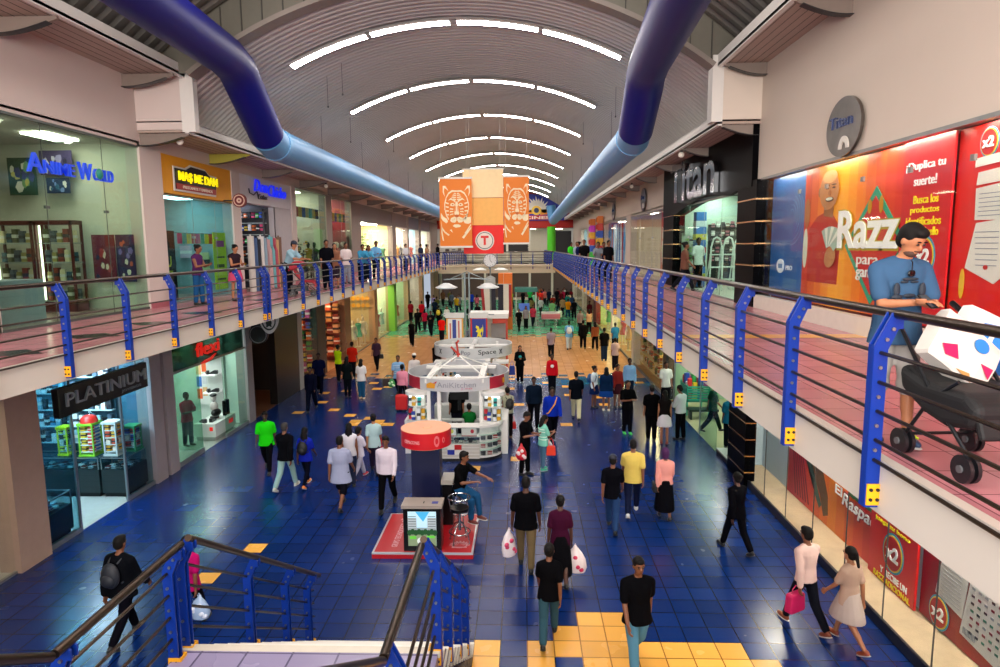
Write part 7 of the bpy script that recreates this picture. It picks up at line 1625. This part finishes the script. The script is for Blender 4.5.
a = per(425, 331, 'woman in a red and pink top left of the heraldic banners', head=180, h=1.66, pose='walk', skin='m', hair='long', top=('tee','#b01838'), bottom=('trousers','#14141c'))
a = per(422, 322, 'person in a bright red shirt at the far left windows', head=180, h=1.7, pose='stand', skin='m', top=('tee','#d01828'), bottom=('trousers','#20202a'))
a = per(442, 342, 'woman in a scarlet top beside the second kiosk', head=178, h=1.66, pose='stand', skin='m', hair='bun', top=('tee','#e81c18'), bottom=('trousers','#18141c'))
a = per(439, 328, 'man in black with a yellow bag on his back, far left of the lamp post', head=178, h=1.76, pose='walk', skin='d', top=('tee','#0c0c0e'), bottom=('trousers','#101018')); backpack(a, 'yellow backpack of the man far left of the lamp post', '#d8b020')
a = per(453, 338, 'man in a royal blue shirt behind the heraldic banners', head=178, h=1.76, pose='stand', skin='m', top=('tee','#1420a0'), bottom=('trousers','#20242c'), build=1.15)
a = per(447, 327, 'woman in a white blouse beyond the lamp post', head=0, h=1.64, pose='walk', skin='m', hair='long', top=('shirt','#d8d4cc'), bottom=('trousers','#24242c'))
a = per(437, 378, 'woman with long black hair in black at the edge of the second kiosk', head=170, h=1.7, pose='stand', skin='m', hair='long', top=('tank','#14100f'), bottom=('trousers','#0e0e12'), build=1.1)
handbag(a['hands'][0]+Vector((-.1,0,.05)), 'lilac bag held by the woman with long black hair', '#6a5a90', .28, .3)
a = per(444, 376, 'person in a pale pink tee shirt beside the second kiosk', head=178, h=1.62, pose='stand', skin='m', top=('tee','#d8c0bc'), bottom=('trousers','#2a2a34'))
# dim walkers before the toy shop
a = per(339, 382, 'shop worker in a neon yellow vest reaching up at the toy shop door', head=150, h=1.7, pose='wave', skin='m', hair='bun', top=('tank','#b8e010'), bottom=('trousers','#101018'))
a = per(348, 398, 'woman in a black top with a teal hem near the toy shop', head=178, h=1.68, pose='stand', skin='m', hair='long', top=('tee','#0c1416'), bottom=('leggings','#0a0c12'))
a = per(353, 378, 'man in a red tee shirt at the toy shop door', head=180, h=1.7, pose='stand', skin='m', top=('tee','#c02414'), bottom=('trousers','#14141c'))
a = per(320, 394, 'man in a very dark blue shirt in shade by the toy shop window', head=10, h=1.78, pose='walk', skin='d', top=('tee','#0a1030'), bottom=('trousers','#080a1c'), build=1.1)
a = per(312, 411, 'person in black walking in shade by the dark shop', head=5, h=1.72, pose='walk2', skin='d', top=('shirt','#0a0c20'), bottom=('trousers','#060a1a'))
# shoe shop worker
a = per(189, 446, 'shop worker in a magenta polo shirt standing in the shoe shop', head=70, h=1.68, pose='cross', skin='d', top=('tee','#a81838'), bottom=('trousers','#101c28'), z=0.001, build=1.05)
# kiosk
a = person(-1.62, 19.3, 0, 'seller in a dark green shirt inside the nearest kiosk', head=185, h=1.6, pose='sit', skin='m', hair='bun', top=('tee','#0f5a24'), bottom=('trousers','#101018'), P=dict(seat=.55), lod=1)
mb = MB(); mb.cyl((-1.62,19.3), .2, .42, .5, 16); t = thing('stool', 'small stool of the seller inside the nearest kiosk', 'stool', (-1.62,19.3,0)); mb.build('seat', M_black, t, True); mb = MB(); mb.cyl((-1.62,19.3), .03, 0, .42, 8); mb.cyl((-1.62,19.3), .16, 0, .03, 16); mb.build('base', M_kg, t)
a = person(-2.1, 20.35, 0, 'seller in a black shirt standing under the ring of the nearest kiosk', head=0, h=1.74, pose='stand', skin='m', top=('tee','#08080a'), bottom=('trousers','#101018'), build=1.1, lod=1)
# the man on the stool
a = person(-1.36, 13.42, .124, 'man in a black tee shirt and jeans sitting on the bar stool and pointing', head=58, h=1.76, pose='sit', skin='m', top=('tee','#08080a'), bottom=('trousers','#1c4870'), shoes='#5a2018', P=dict(seat=.79, ll=(74,66), rl=(66,70), la=(62,6,18), ra=(30,6,70), lean=10), turn=15)
# kiosk right side people
a = per(508, 438, 'young woman in a grey green top at the right side of the nearest kiosk', head=200, h=1.64, pose='stand', skin='m', hair='bun', top=('tank','#a8a890'), bottom=('trousers','#120c0e'), shoes='#8a6a50'); backpack(a, 'black backpack of the young woman at the kiosk', '#0e0e10'); handbag(a['hands'][0], 'red bag held by the young woman at the kiosk', '#d02014', .24, .22)
a = per(525, 475, 'man all in black looking at his hands, with a red bag behind', head=60, h=1.74, pose='phone', skin='m', top=('tee','#060608'), bottom=('trousers','#08080a'), build=1.05)
plastic_bag(Vector(a['hands'][0])+Vector((-.42,.0,-.25)), 'red and white bag at the side of the man looking at his phone', '#c01828', '#e8dcdc', .28, .42)
a = per(543, 470, 'girl in a teal and white striped top and tight pale jeans', head=120, h=1.52, pose='phone', skin='m', hair='long', top=('tee','#7fcab4','stripes','#d8ece0'), bottom=('leggings','#4a6a84'), shoes='#2aa080')
handbag(a['tp']((-.15,-.16,.12)), 'orange red bag of the girl in the striped top', '#e03818', .26, .26); plastic_bag(Vector(a['tp']((.02,-.2,.02))), 'small white carrier bag of the girl in the striped top', '#d8d8dc', '#b8c0c8', .2, .3)
a = per(534, 428, 'man in a dark navy shirt walking towards the stairs with something white in hand', head=0, h=1.8, pose='walk', skin='d', top=('shirt','#0b1626'), bottom=('trousers','#07070c'), build=1.18)
a = per(552, 443, 'man in a royal blue shirt with a yellow strap walking towards the stairs', head=5, h=1.82, pose='walk2', skin='d', top=('shirt','#0f2a9a','strap','#e09a20'), bottom=('trousers','#07070e'), build=1.15)
a = per(520, 383, 'woman in black with a teal scarf and folded arms right of the second kiosk', head=5, h=1.68, pose='cross', skin='l', hair='long', top=('jacket','#0a0a0c','print','#1a9aa0'), bottom=('trousers','#08080c'))
handbag(a['hands'][1]+Vector((-.35,0,-.1)), 'blue bag of the woman in black with the teal scarf', '#1c3a9a', .26, .4)
a = per(552, 394, 'woman in a red hooded top with a white print and dark trousers', head=0, h=1.66, pose='stand', skin='d', hair='bun', top=('hoodie','#b81420','print','#e0d8d4'), bottom=('trousers','#0e1018'))
a = per(551, 358, 'man in a lilac grey tee shirt walking away across the tan floor', head=178, h=1.7, pose='walk', skin='m', top=('tee','#8a7c8c'), bottom=('trousers','#0c0c12'))
a = per(569, 350, 'man with a blue shirt, white vest and grey trousers on the tan floor', head=178, h=1.76, pose='walk2', skin='d', top=('tee','#5a9ad0','print','#d8dce0'), bottom=('trousers','#a0a8b0'), build=1.08); backpack(a, 'white backpack of the man in the blue shirt', '#c8ccd0')
a = per(583, 349, 'man in black with a bag on the tan floor', head=178, h=1.76, pose='walk', skin='m', top=('jacket','#0e0e10'), bottom=('trousers','#0a0a0c'), build=1.1)
a = per(580, 334, 'woman in a grey mauve top with a teal bag', head=0, h=1.68, pose='stand', skin='m', hair='bun', top=('tee','#8a7478'), bottom=('trousers','#101014')); handbag(a['hands'][0], 'teal bag of the woman in the mauve top', '#1a9a90', .3, .3)
a = per(589, 333, 'woman in a peach top and black trousers', head=178, h=1.68, pose='walk', skin='l', hair='long', top=('tank','#d8a080'), bottom=('trousers','#0c0c10'))
a = per(594, 322, 'woman in a dark red top and bright red trousers', head=0, h=1.72, pose='walk2', skin='d', hair='bun', top=('tee','#5a1420'), bottom=('trousers','#e01818'))
a = per(595, 350, 'woman in a brown top and black trousers on the tan floor', head=180, h=1.7, pose='walk', skin='m', hair='long', top=('shirt','#7a4028'), bottom=('trousers','#0c0a0c'), build=1.1)
a = per(604, 361, 'man in a black tee shirt and dark jeans on the tan floor', head=178, h=1.76, pose='stand', skin='d', top=('tee','#0c0c0e'), bottom=('trousers','#1a2840'))
a = per(615, 370, 'woman in a lilac top and dark grey trousers by the warm window', head=185, h=1.58, pose='stand', skin='m', hair='bun', top=('tee','#a8909c'), bottom=('trousers','#141420'))
a = per(615, 351, 'man in a bright blue shirt by the warm window', head=180, h=1.7, pose='walk', skin='m', top=('tee','#2a78b8'), bottom=('trousers','#10182c'))
a = per(576, 420, 'man in a black tee shirt and cream trousers walking away', head=176, h=1.78, pose='walk', skin='m', top=('tee','#080c14'), bottom=('trousers','#c8c09c'), shoes='#101014', build=1.08)
# right cluster
a = per(594, 408, 'schoolgirl in a white shirt and dark skirt with a satchel', head=60, h=1.6, pose='stand', skin='m', hair='bun', top=('tee','#d0dce4'), bottom=('skirt','#10204a')); backpack(a, 'blue satchel of the schoolgirl', '#1c4a80')
a = per(606, 411, 'woman in a navy patterned jacket and blue skirt', head=178, h=1.62, pose='stand', skin='m', hair='long', top=('jacket','#0c2140'), bottom=('skirt','#143a80'), shoes='#d8c8b0', build=1.2)
a = per(617, 408, 'woman in a dark red patterned top beside the woman in navy', head=20, h=1.66, pose='stand', skin='m', hair='bun', top=('shirt','#7a2420'), bottom=('skirt','#3a1820'))
a = per(629, 402, 'man in a light blue shirt standing behind the group', head=0, h=1.72, pose='stand', skin='d', top=('shirt','#7fa8d4'), bottom=('trousers','#141c30'))
a = per(627, 434, 'man in black with folded arms and neon green shoes', head=10, h=1.76, pose='cross', skin='m', top=('tee','#08080a'), bottom=('trousers','#0a0a10'), shoes='#48d860')
a = per(651, 441, 'man in a black tee shirt and black cap seen from behind', head=178, h=1.76, pose='stand', skin='m', top=('tee','#060608'), bottom=('trousers','#08080a'), extra={'cap':'#050506'}, build=1.08)
a = per(664, 444, 'woman with long dark hair, black top and tight white skirt', head=170, h=1.66, pose='stand', skin='l', hair='long', top=('tank','#14100f'), bottom=('skirt','#d4cfd4'), shoes='#8a3a28')
a = per(680, 440, 'man in a white shirt and black trousers with an elbow bent', head=220, h=1.74, pose='phone', skin='m', top=('shirt','#c8ccd0'), bottom=('trousers','#07070a'), build=1.05)
a = per(677, 408, 'shop worker in a white short sleeved shirt standing before the teal bin', head=10, h=1.76, pose='stand', skin='m', top=('tee','#d8dcd4'), bottom=('trousers','#101014'))
a = per(712, 432, 'person in dark clothes inside the toy and basket shop', z=0.001, head=90, h=1.66, pose='walk', skin='m', top=('tee','#124838'), bottom=('trousers','#0a1a14'))
a = per(729, 449, 'person in a teal blue top beside the black column', z=0.001, head=175, h=1.7, pose='stand', skin='m', hair='bun', top=('tee','#1c6a8a'), bottom=('trousers','#081018'), build=1.1)
# green floor and beyond
far = [(519,331,'man in black at the edge of the green floor','#0a0a0c','#0c0c10','short',0,'m'),(526,329,'woman in a grey top on the green floor','#8a8088','#101014','long',0,'m'),(533,327,'woman in a red pink top on the green floor','#a8304a','#141824','bun',0,'m'),
 (552,321,'man in a pale green shirt on the green floor','#78b078','#0c1c14','short',180,'m'),(560,325,'child in a white and black outfit on the green floor','#c8d8c8','#4a8a70','bun',0,'m'),(568,318,'man in an orange shirt and jeans on the green floor','#f09010','#143a5a','short',178,'m'),(574,319,'boy in black with a red backpack next to the man in orange','#14141a','#101018','short',178,'d'),
 (541,308,'person in a red top by the low cart','#d83028','#202028','short',180,'m'),(557,305,'man in a dark suit beyond the cart','#101014','#0c0c10','short',0,'d'),(563,304,'woman in magenta beyond the cart','#b02048','#101018','bun',0,'m'),(559,297,'person in crimson deep under the bridge','#a01838','#141418','bun',180,'m'),(567,299,'man in black deep under the bridge','#0c0c0e','#0c0c10','short',0,'d'),
 (536,291,'man in a red shirt deep under the bridge','#c81c1c','#181820','short',0,'d'),(530,294,'man in a green shirt deep under the bridge','#20b050','#202028','short',0,'m'),(549,291,'man in navy deep under the bridge','#10182c','#0c0c10','short',0,'d'),(572,293,'woman in dark red near the far right windows','#6a1420','#14141c','long',0,'d'),(566,289,'person in white at the far end','#c8c8c0','#242428','bun',0,'m'),
 (470,327,'man in a black jacket right of the lamp post poles','#0c0c10','#08080c','short',0,'d'),(477,326,'woman in black right of the lamp post poles','#14141a','#0c0c10','bun',0,'m'),(503,300,'man in dark clothes by the orange column','#15151a','#101014','short',0,'d'),(523,300,'woman in black by the far stall','#101014','#0c0c0e','long',0,'m'),
 (435,318,'man in dark blue near the green column','#141c34','#101018','short',180,'m'),(411,322,'woman in a crimson blouse near the green column','#901828','#101014','bun',180,'m'),(428,309,'man in black far behind on the left','#0a0a0c','#101014','short',0,'d'),(443,304,'woman in brown far behind on the left','#6a4830','#181818','long',0,'m'),(450,303,'man in olive far behind on the left','#5a5a30','#181820','short',0,'m'),(459,312,'man in grey far behind the twin post','#70747c','#14141c','short',0,'m'),(545,300,'woman with a pram beyond the cart','#c86a60','#181820','bun',0,'m')]
for i, (px, py, lb, tc, bc, hr, hd, sk) in enumerate(far):
    x, y = at(px, py)
    if y > 68: x *= 66/y; y = 66
    while any(abs(o.location.x-x) < .6 and abs(o.location.y-y) < .7 for o in COL.objects if o.name.startswith('person')): y += .7
    person(x, y, 0, lb, head=hd+(i*13 % 30-15), h=1.66+.03*(i % 5) if 'child' not in lb else 1.3, pose=['walk','stand','walk2'][i % 3], skin=sk, hair=hr, top=('tee', tc), bottom=('trousers', bc), lod=2)
crowd = ['olive','mustard','rose','slate','white and grey','brick red','teal','plum','sand','denim blue','mint','rust','charcoal','cream','cobalt','coral','khaki','lavender','maroon','lime']
ccol = ['#5a5a2a','#c09020','#c05a70','#4a5460','#c8c8cc','#902a1c','#1a7a78','#4a2048','#b89870','#2a4a78','#88c8a0','#a04a1c','#1c1c20','#d8ccb0','#1838a8','#e06048','#7a6c40','#8a7ab0','#5a1018','#70c030']
for i in range(20):
    rr = random.Random(40+i)
    x = [-7.5,-5.9,-4.3,-6.7,1.6,2.8,4.0,2.2,3.4,4.6,1.1,2.0,3.0,4.3,-5.0,-3.2,.6,-7.9,3.7,-1.0][i]+rr.uniform(-.2,.2); y = 57+[0,2.4,4.4,6.4][i%4]+rr.uniform(-.5,.5)
    while any(abs(o.location.x-x) < .7 and abs(o.location.y-y) < .9 for o in COL.objects if o.name.startswith('person')): y += .9
    y = min(y, 71.5)
    person(x, y, 0, 'person in a %s top in the crowd far beyond the bridge' % crowd[i], head=rr.choice((0,180))+rr.uniform(-30,30), h=1.6+.2*rr.random(), pose=rr.choice(('walk','stand','walk2')), skin=rr.choice('dm'), hair=rr.choice(('short','bun','long')), top=('tee', ccol[i]), bottom=('trousers', rr.choice(('#101018','#1c2840','#2a2a2c'))), lod=2)

# --- upper walkway people (left)
U_ = ZU
a = per(200, 305, 'woman in a purple top and blue jeans holding something blue on the left walkway', z=U_, head=80, h=1.62, pose='phone', skin='m', hair='bun', top=('tank','#4a2450'), bottom=('trousers','#1c4a78'))
a = per(237, 301, 'woman in a dark top and pink skirt leaning by the cloth rolls', z=U_, head=60, h=1.62, pose='phone', skin='l', hair='bun', top=('tank','#2a1c24'), bottom=('skirt','#c04868'))
a = per(289, 294, 'man in a light blue shirt and dark cap bending over a red pushchair', z=U_, head=75, h=1.78, pose='lean', skin='l', top=('tee','#8fb0c0'), bottom=('trousers','#0c0e18'), extra={'cap':'#101830'})
def pushchair(loc, rz, label, seatc, s=1.0, hood=True):
    t = thing('pushchair', label, 'pushchair', loc, None, math.radians(rz)); fm_ = mat('#2a2c30', .35, .7); sc = mat(seatc, .7)
    X = .24*s
    for k, (xx, yy, r) in enumerate(((-X,-.32,.09),(X,-.32,.09),(-X,.3,.09),(X,.3,.09))):
        for dd in (-.025, .025): mb = MB(); mb.tube([(xx+dd-.012,yy,r),(xx+dd+.012,yy,r)], r, 18); w_ = mb.build('wheel', M_dark, t, True, True)
        mb = MB(); mb.tube([(xx-.05,yy,r),(xx+.05,yy,r)], .025, 10); mb.build('wheel_hub', mat('#5a5c60', .4), w_, True, True)
    for s_ in (-X, X):
        mb = MB(); mb.tube([(s_,-.32,.12),(s_,-.3,.2),(s_,.05,.5),(s_,.5,1.0),(s_,.58,1.04)], .014, 8); mb.build('side_tube', fm_, t, True, True)
        mb = MB(); mb.tube([(s_,.3,.12),(s_,.05,.45),(s_,-.2,.62)], .013, 8); mb.build('rear_tube', fm_, t, True, True)
        mb = MB(); mb.tube([(s_,.5,1.0),(s_,.6,1.05)], .022, 8); mb.build('handle', M_black, t, True, True)
    mb = MB(); mb.tube([(-X,.3,.14),(X,.3,.14)], .012, 8); mb.tube([(-X,-.1,.36),(X,.1,.36)], .01, 8); mb.tube([(X,-.1,.36),(-X,.1,.36)], .01, 8); mb.tube([(-X,.45,.95),(X,.45,.95)], .012, 8); mb.build('cross_bar', fm_, t, True, True)
    mb = MB(); n = 8; P_ = [(-.38,.28),(-.32,.42),(-.05,.44),(.1,.5),(.34,.95),(.3,.97),(.04,.56),(-.08,.50),(-.34,.5),(-.42,.3)] if hood else [(-.38,.28),(-.32,.42),(-.05,.44),(.1,.46),(.34,.6),(.3,.64),(.04,.54),(-.08,.50),(-.34,.5),(-.42,.3)]
    mb.prism(P_, lambda u, v: (-X+.01,u,v), lambda u, v: (X-.01,u,v)); o = mb.build('seat', sc, t, False, True); bv = o.modifiers.new('b','BEVEL'); bv.width = .02; bv.segments = 2
    if not hood:
        mb = MB(); mb.prism([(-.34,.34),(-.4,.48),(-.28,.56),(.1,.56),(.4,.64),(.36,.46),(.1,.34),(-.1,.3)], lambda u, v: (-X-.02,u,v), lambda u, v: (X+.02,u,v)); o = mb.build('fabric_cover', sc, t, False, True); bv = o.modifiers.new('b','BEVEL'); bv.width = .06; bv.segments = 4
        return t
    mb = MB(); pts = [(.42,.78),(.36,1.0),(.2,1.1),(.0,1.08),(-.12,.98),(.06,.9)]; mb.prism(pts, lambda u, v: (-X-.01,u,v), lambda u, v: (X+.01,u,v)); o = mb.build('hood', sc, t, False, True); bv = o.modifiers.new('b','BEVEL'); bv.width = .05; bv.segments = 4
    mb = MB(); mb.prism([(-.12,.16),(.34,.16),(.36,.34),(-.1,.3)], lambda u, v: (-X+.02,u,v), lambda u, v: (X-.02,u,v)); mb.build('basket', M_dark, t, False, True)
    return t
x, y = at(304, 296, U_); pushchair((x, y, U_), 100, 'red pushchair with a teal bag on the left walkway', '#a01c2c')
a = per(328, 290, 'man in a black tee shirt standing before the farther pennant window', z=U_, head=30, h=1.78, pose='stand', skin='m', top=('tee','#0a0a10'), bottom=('trousers','#0c0e18'))
a = per(336, 288, 'woman in a sand coloured top beside the man in black on the left walkway', z=U_, head=20, h=1.66, pose='stand', skin='l', hair='long', top=('tank','#8a5c48'), bottom=('shorts','#3a3040'))
a = per(347, 284, 'man in a white tee shirt leaning on the left walkway rail', z=U_, head=40, h=1.7, pose='stand', skin='m', top=('tee','#d8c8c8'), bottom=('trousers','#8a90a0'), build=1.1)
a = per(362, 282, 'first of the three people in light blue on the left walkway', z=U_, head=30, h=1.68, pose='lean', skin='m', hair='bun', top=('shirt','#3f90b8'), bottom=('trousers','#101828'))
a = per(370, 281, 'middle one of the three people in light blue on the left walkway', z=U_, head=30, h=1.64, pose='lean', skin='m', hair='long', top=('shirt','#4a9ac0'), bottom=('trousers','#101828'))
a = per(382, 279, 'tallest and farthest of the three people in light blue on the left walkway', z=U_, head=40, h=1.8, pose='phone', skin='m', top=('shirt','#6aa4d0'), bottom=('trousers','#101828'), build=1.1)
a = per(406, 271, 'person in a pale shirt at the far left rail', z=U_, head=60, h=1.7, pose='stand', skin='m', top=('tee','#c8ccd4'), bottom=('trousers','#202430'))
a = per(421, 268, 'person in a dark blue top farther along the left rail', z=U_, head=60, h=1.7, pose='stand', skin='m', top=('tee','#242c44'), bottom=('trousers','#101018'))
a = per(427, 267, 'person in a tan top farther along the left rail', z=U_, head=120, h=1.68, pose='stand', skin='m', hair='bun', top=('tee','#8a6a54'), bottom=('trousers','#101018'))
a = per(438, 265, 'person in black where the left rail meets the bridge', z=U_, head=80, h=1.76, pose='stand', skin='d', top=('jacket','#0a0a0e'), bottom=('trousers','#0c0c12'))
# right
a = per(697, 288, 'shop worker in a white shirt standing in the entrance under the black sign', z=U_, head=20, h=1.74, pose='stand', skin='d', top=('tee','#d8d8d4'), bottom=('trousers','#0a0a0c'))
a = per(684, 291, 'person in a brown top walking past the black sign shop', z=U_, head=80, h=1.64, pose='walk', skin='m', hair='bun', top=('tee','#6a4438'), bottom=('trousers','#14141c'))
rp = [(571,272,'woman in dark blue at the far right rail','#141c44','bun'),(577,271,'person in a pale blue top behind the far right rail','#8aa0b0','short'),(584,274,'broad man in black at the far right rail','#0c0c0e','short'),(598,277,'woman in a grey top leaning on the far right rail','#7a8088','bun'),(602,274,'man in dark blue behind the leaning woman','#14204a','short'),(608,279,'man in a dark jacket nearest at the far right rail','#101014','short'),(559,268,'person in neon green at the end of the right rail','#40d830','short')]
for i, (px, py, lb, tc, hr) in enumerate(rp):
    per(px, py+3, lb, z=U_, head=-60+i*17, h=1.7+(.08 if 'broad' in lb else 0), pose='stand' if 'lean' not in lb else 'lean', skin='m', hair=hr, top=('tee', tc), bottom=('trousers','#101018'), build=1.12 if 'broad' in lb else 1.0)

# --- the man with the phone on the right walkway, pushing the pushchair
q = at(888, 441, U_); MX, MY = q
mh_ = mat('#120d0b', .7, var=.3, scale=60)
a = person(MX, MY, U_+.002, 'man in blue grey tee shirt and pale shorts looking at his phone', head=0, h=1.66, pose='stand', skin='l', hair='short', top=('tee','#365270'),
           bottom=('shorts','#a9a5a0'), shoes='#243c5c', build=1.06, lod=0, P=dict(la=(24,6,72), ra=(28,4,70), inw=1.0, head=(22,32), ll=(8,4), rl=(-6,2)))
t0 = a['obj']
# beard, brows and print
HP = lambda v: t0.matrix_world.inverted() @ a['hp'](v)
bpy.context.view_layer.update()
def local(v): return t0.matrix_world.inverted() @ Vector(v)
mb = MB(); mb.ell(local(a['hp']((0,-.04,-.078))), (.05,.052,.038), 14, 8); mb.ell(local(a['hp']((0,-.088,-.042))), (.026,.012,.007), 10, 6)
mb.build('beard', mat('#4a3024', .8, var=.3, scale=80), t0, True, True)
k_ = a['k']
gp = [o for o in t0.children if o.name.startswith('tee_shirt')][0]
tpL = lambda v: local(a['tp'](v))
mb = MB()
for s in (-1, 1):
    mb.ell(tpL((s*.09,-.139,.3)), (.024,.012,.055), 10, 8); mb.ell(tpL((s*.085,-.142,.25)), (.04,.01,.02), 10, 8)
mb.ell(tpL((0,-.142,.26)), (.045,.01,.016), 12, 6); mb.ell(tpL((.0,-.14,.38)), (.06,.008,.012), 12, 6); mb.ell(tpL((.03,-.142,.36)), (.03,.008,.008), 12, 6); mb.ell(tpL((-.04,-.142,.36)), (.03,.008,.01), 12, 6)
mb.build('chest_print', mat('#16202e', .7), gp, True, True)
for s in (-1, 1):
    for q_ in range(3): pass
sh_ = [o for o in t0.children if o.name.startswith('shoe')]
for o in sh_:
    mb = MB(); c = sum((v.co for v in o.data.vertices), Vector())/len(o.data.vertices)
    for j in range(5): mb.tube([c+Vector((-.035,-.045+.028*j,.028+.006*j)), c+Vector((0,-.055+.028*j,.042+.007*j)), c+Vector((.035,-.045+.028*j,.028+.006*j))], .0075, 6)
    mb.build('lace', mat('#b8e020', .5), o, True, True)
mb = MB(); t1 = thing('sunglasses', 'dark sunglasses hanging from the collar of the man with the phone', 'sunglasses', tuple(a['tp']((0,-.15,.45))), None, math.radians(18))
for s in (-1, 1): m1 = MB(); m1.ell((s*.012,0,-.03-.0*s), (.02,.008,.024), 12, 8); m1.build('lens', M_black, t1, True, True)
m1 = MB(); m1.tube([(0,0,-.01),(.0,.0,.05),(.01,.02,.06)], .004, 6); m1.build('temple', M_black, t1, True, True)
hm = (a['hands'][0]+a['hands'][1])/2
t1 = thing('phone', 'dark phone held in both hands by the man on the right walkway', 'phone', tuple(hm+Vector((0,0,.01))), None, math.radians(18))
m1 = MB(); m1.box(-.038,.038,-.07,.07,-.004,.004); o = m1.build('body', M_black, t1, False, True); o.rotation_euler = (math.radians(35),0,0)
m1 = MB(); m1.box(-.033,.033,-.062,.062,.004,.005); s2 = m1.build('screen', mat('#22303c', .1), t1, False, True); s2.rotation_euler = (math.radians(35),0,0)
# black double pushchair loaded with bags
PC = (3.0, 4.42)
pc = pushchair((PC[0], PC[1], U_), 4, 'black folding pushchair loaded with shopping bags on the right walkway', '#0e0e11', 1.05, False)
mb = MB(); mb.tube([(.1,-.455,.5),(.1,-.47,.56)], .006, 6); mb.tube([(.06,-.455,.5),(.14,-.455,.5)], .006, 6); mb.tube([(.08,-.45,.46),(.12,-.45,.46)], .006, 6); mb.ell((.1,-.475,.57), (.014,.006,.014), 8, 6); mb.build('white_emblem', mat('#d8d8d8', .5), pc, True, True)
def bigbag(loc, rz, tilt, label, col, cols, w_=.42, h_=.42):
    t = thing('shopping_bag', label, 'bag', loc, None, math.radians(rz)); R = Euler((math.radians(tilt[0]), math.radians(tilt[1]), 0)).to_matrix()
    mb = MB(); V = Vector; n = 8; fr_ = []; 
    rings = [(0,.9,.06),(.05,.98,.075),(.3,1.0,.08),(.6,1.02,.078),(.85,.99,.07),(1,.97,.045)]
    vs = []
    for u, a_, b_ in rings:
        for sx, sy in ((-1,-.8),(-.5,-1.03),(0,-1.0),(.5,-1.04),(1,-.8),(1,.8),(.5,1.05),(0,1.0),(-.5,1.04),(-1,.8)): vs.append(R @ V((sx*w_/2*a_, sy*b_, u*h_)))
    N = 10; mb.add(vs, [(i*N+k, i*N+(k+1)%N, (i+1)*N+(k+1)%N, (i+1)*N+k) for i in range(len(rings)-1) for k in range(N)] + [tuple(reversed(range(N))), tuple((len(rings)-1)*N+k for k in range(N))])
    mb.build('bag_body', mat(col, .35, var=.03), t, False, True)
    F = lambda u, v, d: tuple(R @ V((u, -.084-d, v))); mb = MB()
    for (kind, c, *g_) in cols:
        if kind == 'poly': poly(mb, F, g_[0], .0, .004, c)
        else: EL(F, mb, *g_, .004, c, 20)
    mb.build('print', [mat('#1f7cc8', .4), mat('#c0205a', .4), mat('#e8e4e0', .4), mat('#0f4f98', .4), mat('#b88a50', .4)], t, False, True)
    return t
bigbag((PC[0]-.12, PC[1]+.1, U_+.62), 4, (-14,38), 'white shopping bag with a blue dot and pink flashes on the black pushchair', '#d9d4cc', [('el',0,.06,.26,.06,.045),('poly',1,[(-.2,.1),(-.1,.16),(-.04,.08),(-.14,.05)]),('poly',1,[(.12,.16),(.22,.18),(.22,.1)]),('poly',4,[(-.02,.02),(.08,.05),(.12,.0)])], .5, .36)
bigbag((PC[0]+.16, PC[1]+.26, U_+.62), 8, (-10,24), 'white and blue shopping bag with a round blue letter on the black pushchair', '#dcdcda', [('poly',0,[(-.1,.3),(.19,.36),(.19,.0),(-.08,.0)]),('poly',3,[(.02,.06),(.19,.14),(.19,.0),(.0,.0)])], .4, .4)
for o in COL.objects:
    if o.name.startswith('shopping_bag') and 'round blue letter' in (o.get('label') or ''):
        R = Euler((math.radians(-10), math.radians(24), 0)).to_matrix(); F = lambda u, v, d: tuple(R @ Vector((u, -.09-d, v)))
        mb = MB(); ring_quads(mb, F, .04, .2, 1, 1, .05, .085, .004, 24, 0, .6, 5.7, .004); mb.build('letter', mat('#e8e4e0', .4), o, False, True)
# wall clock-like leftovers: security dome under the right soffit
t = thing('spotlight', 'black spotlight fixed to the rim of the lower vault', 'spotlight', (-4.6, STEP-.4, 12.0)); mb = MB(); mb.box(-4.75,-4.35,STEP-.6,STEP-.3,11.75,12.0); mb.build('body', M_black, t); mb = MB(); mb.box(-4.6,-4.5,STEP-.5,STEP-.4,12.0,12.25); mb.build('bracket', M_dark, t)
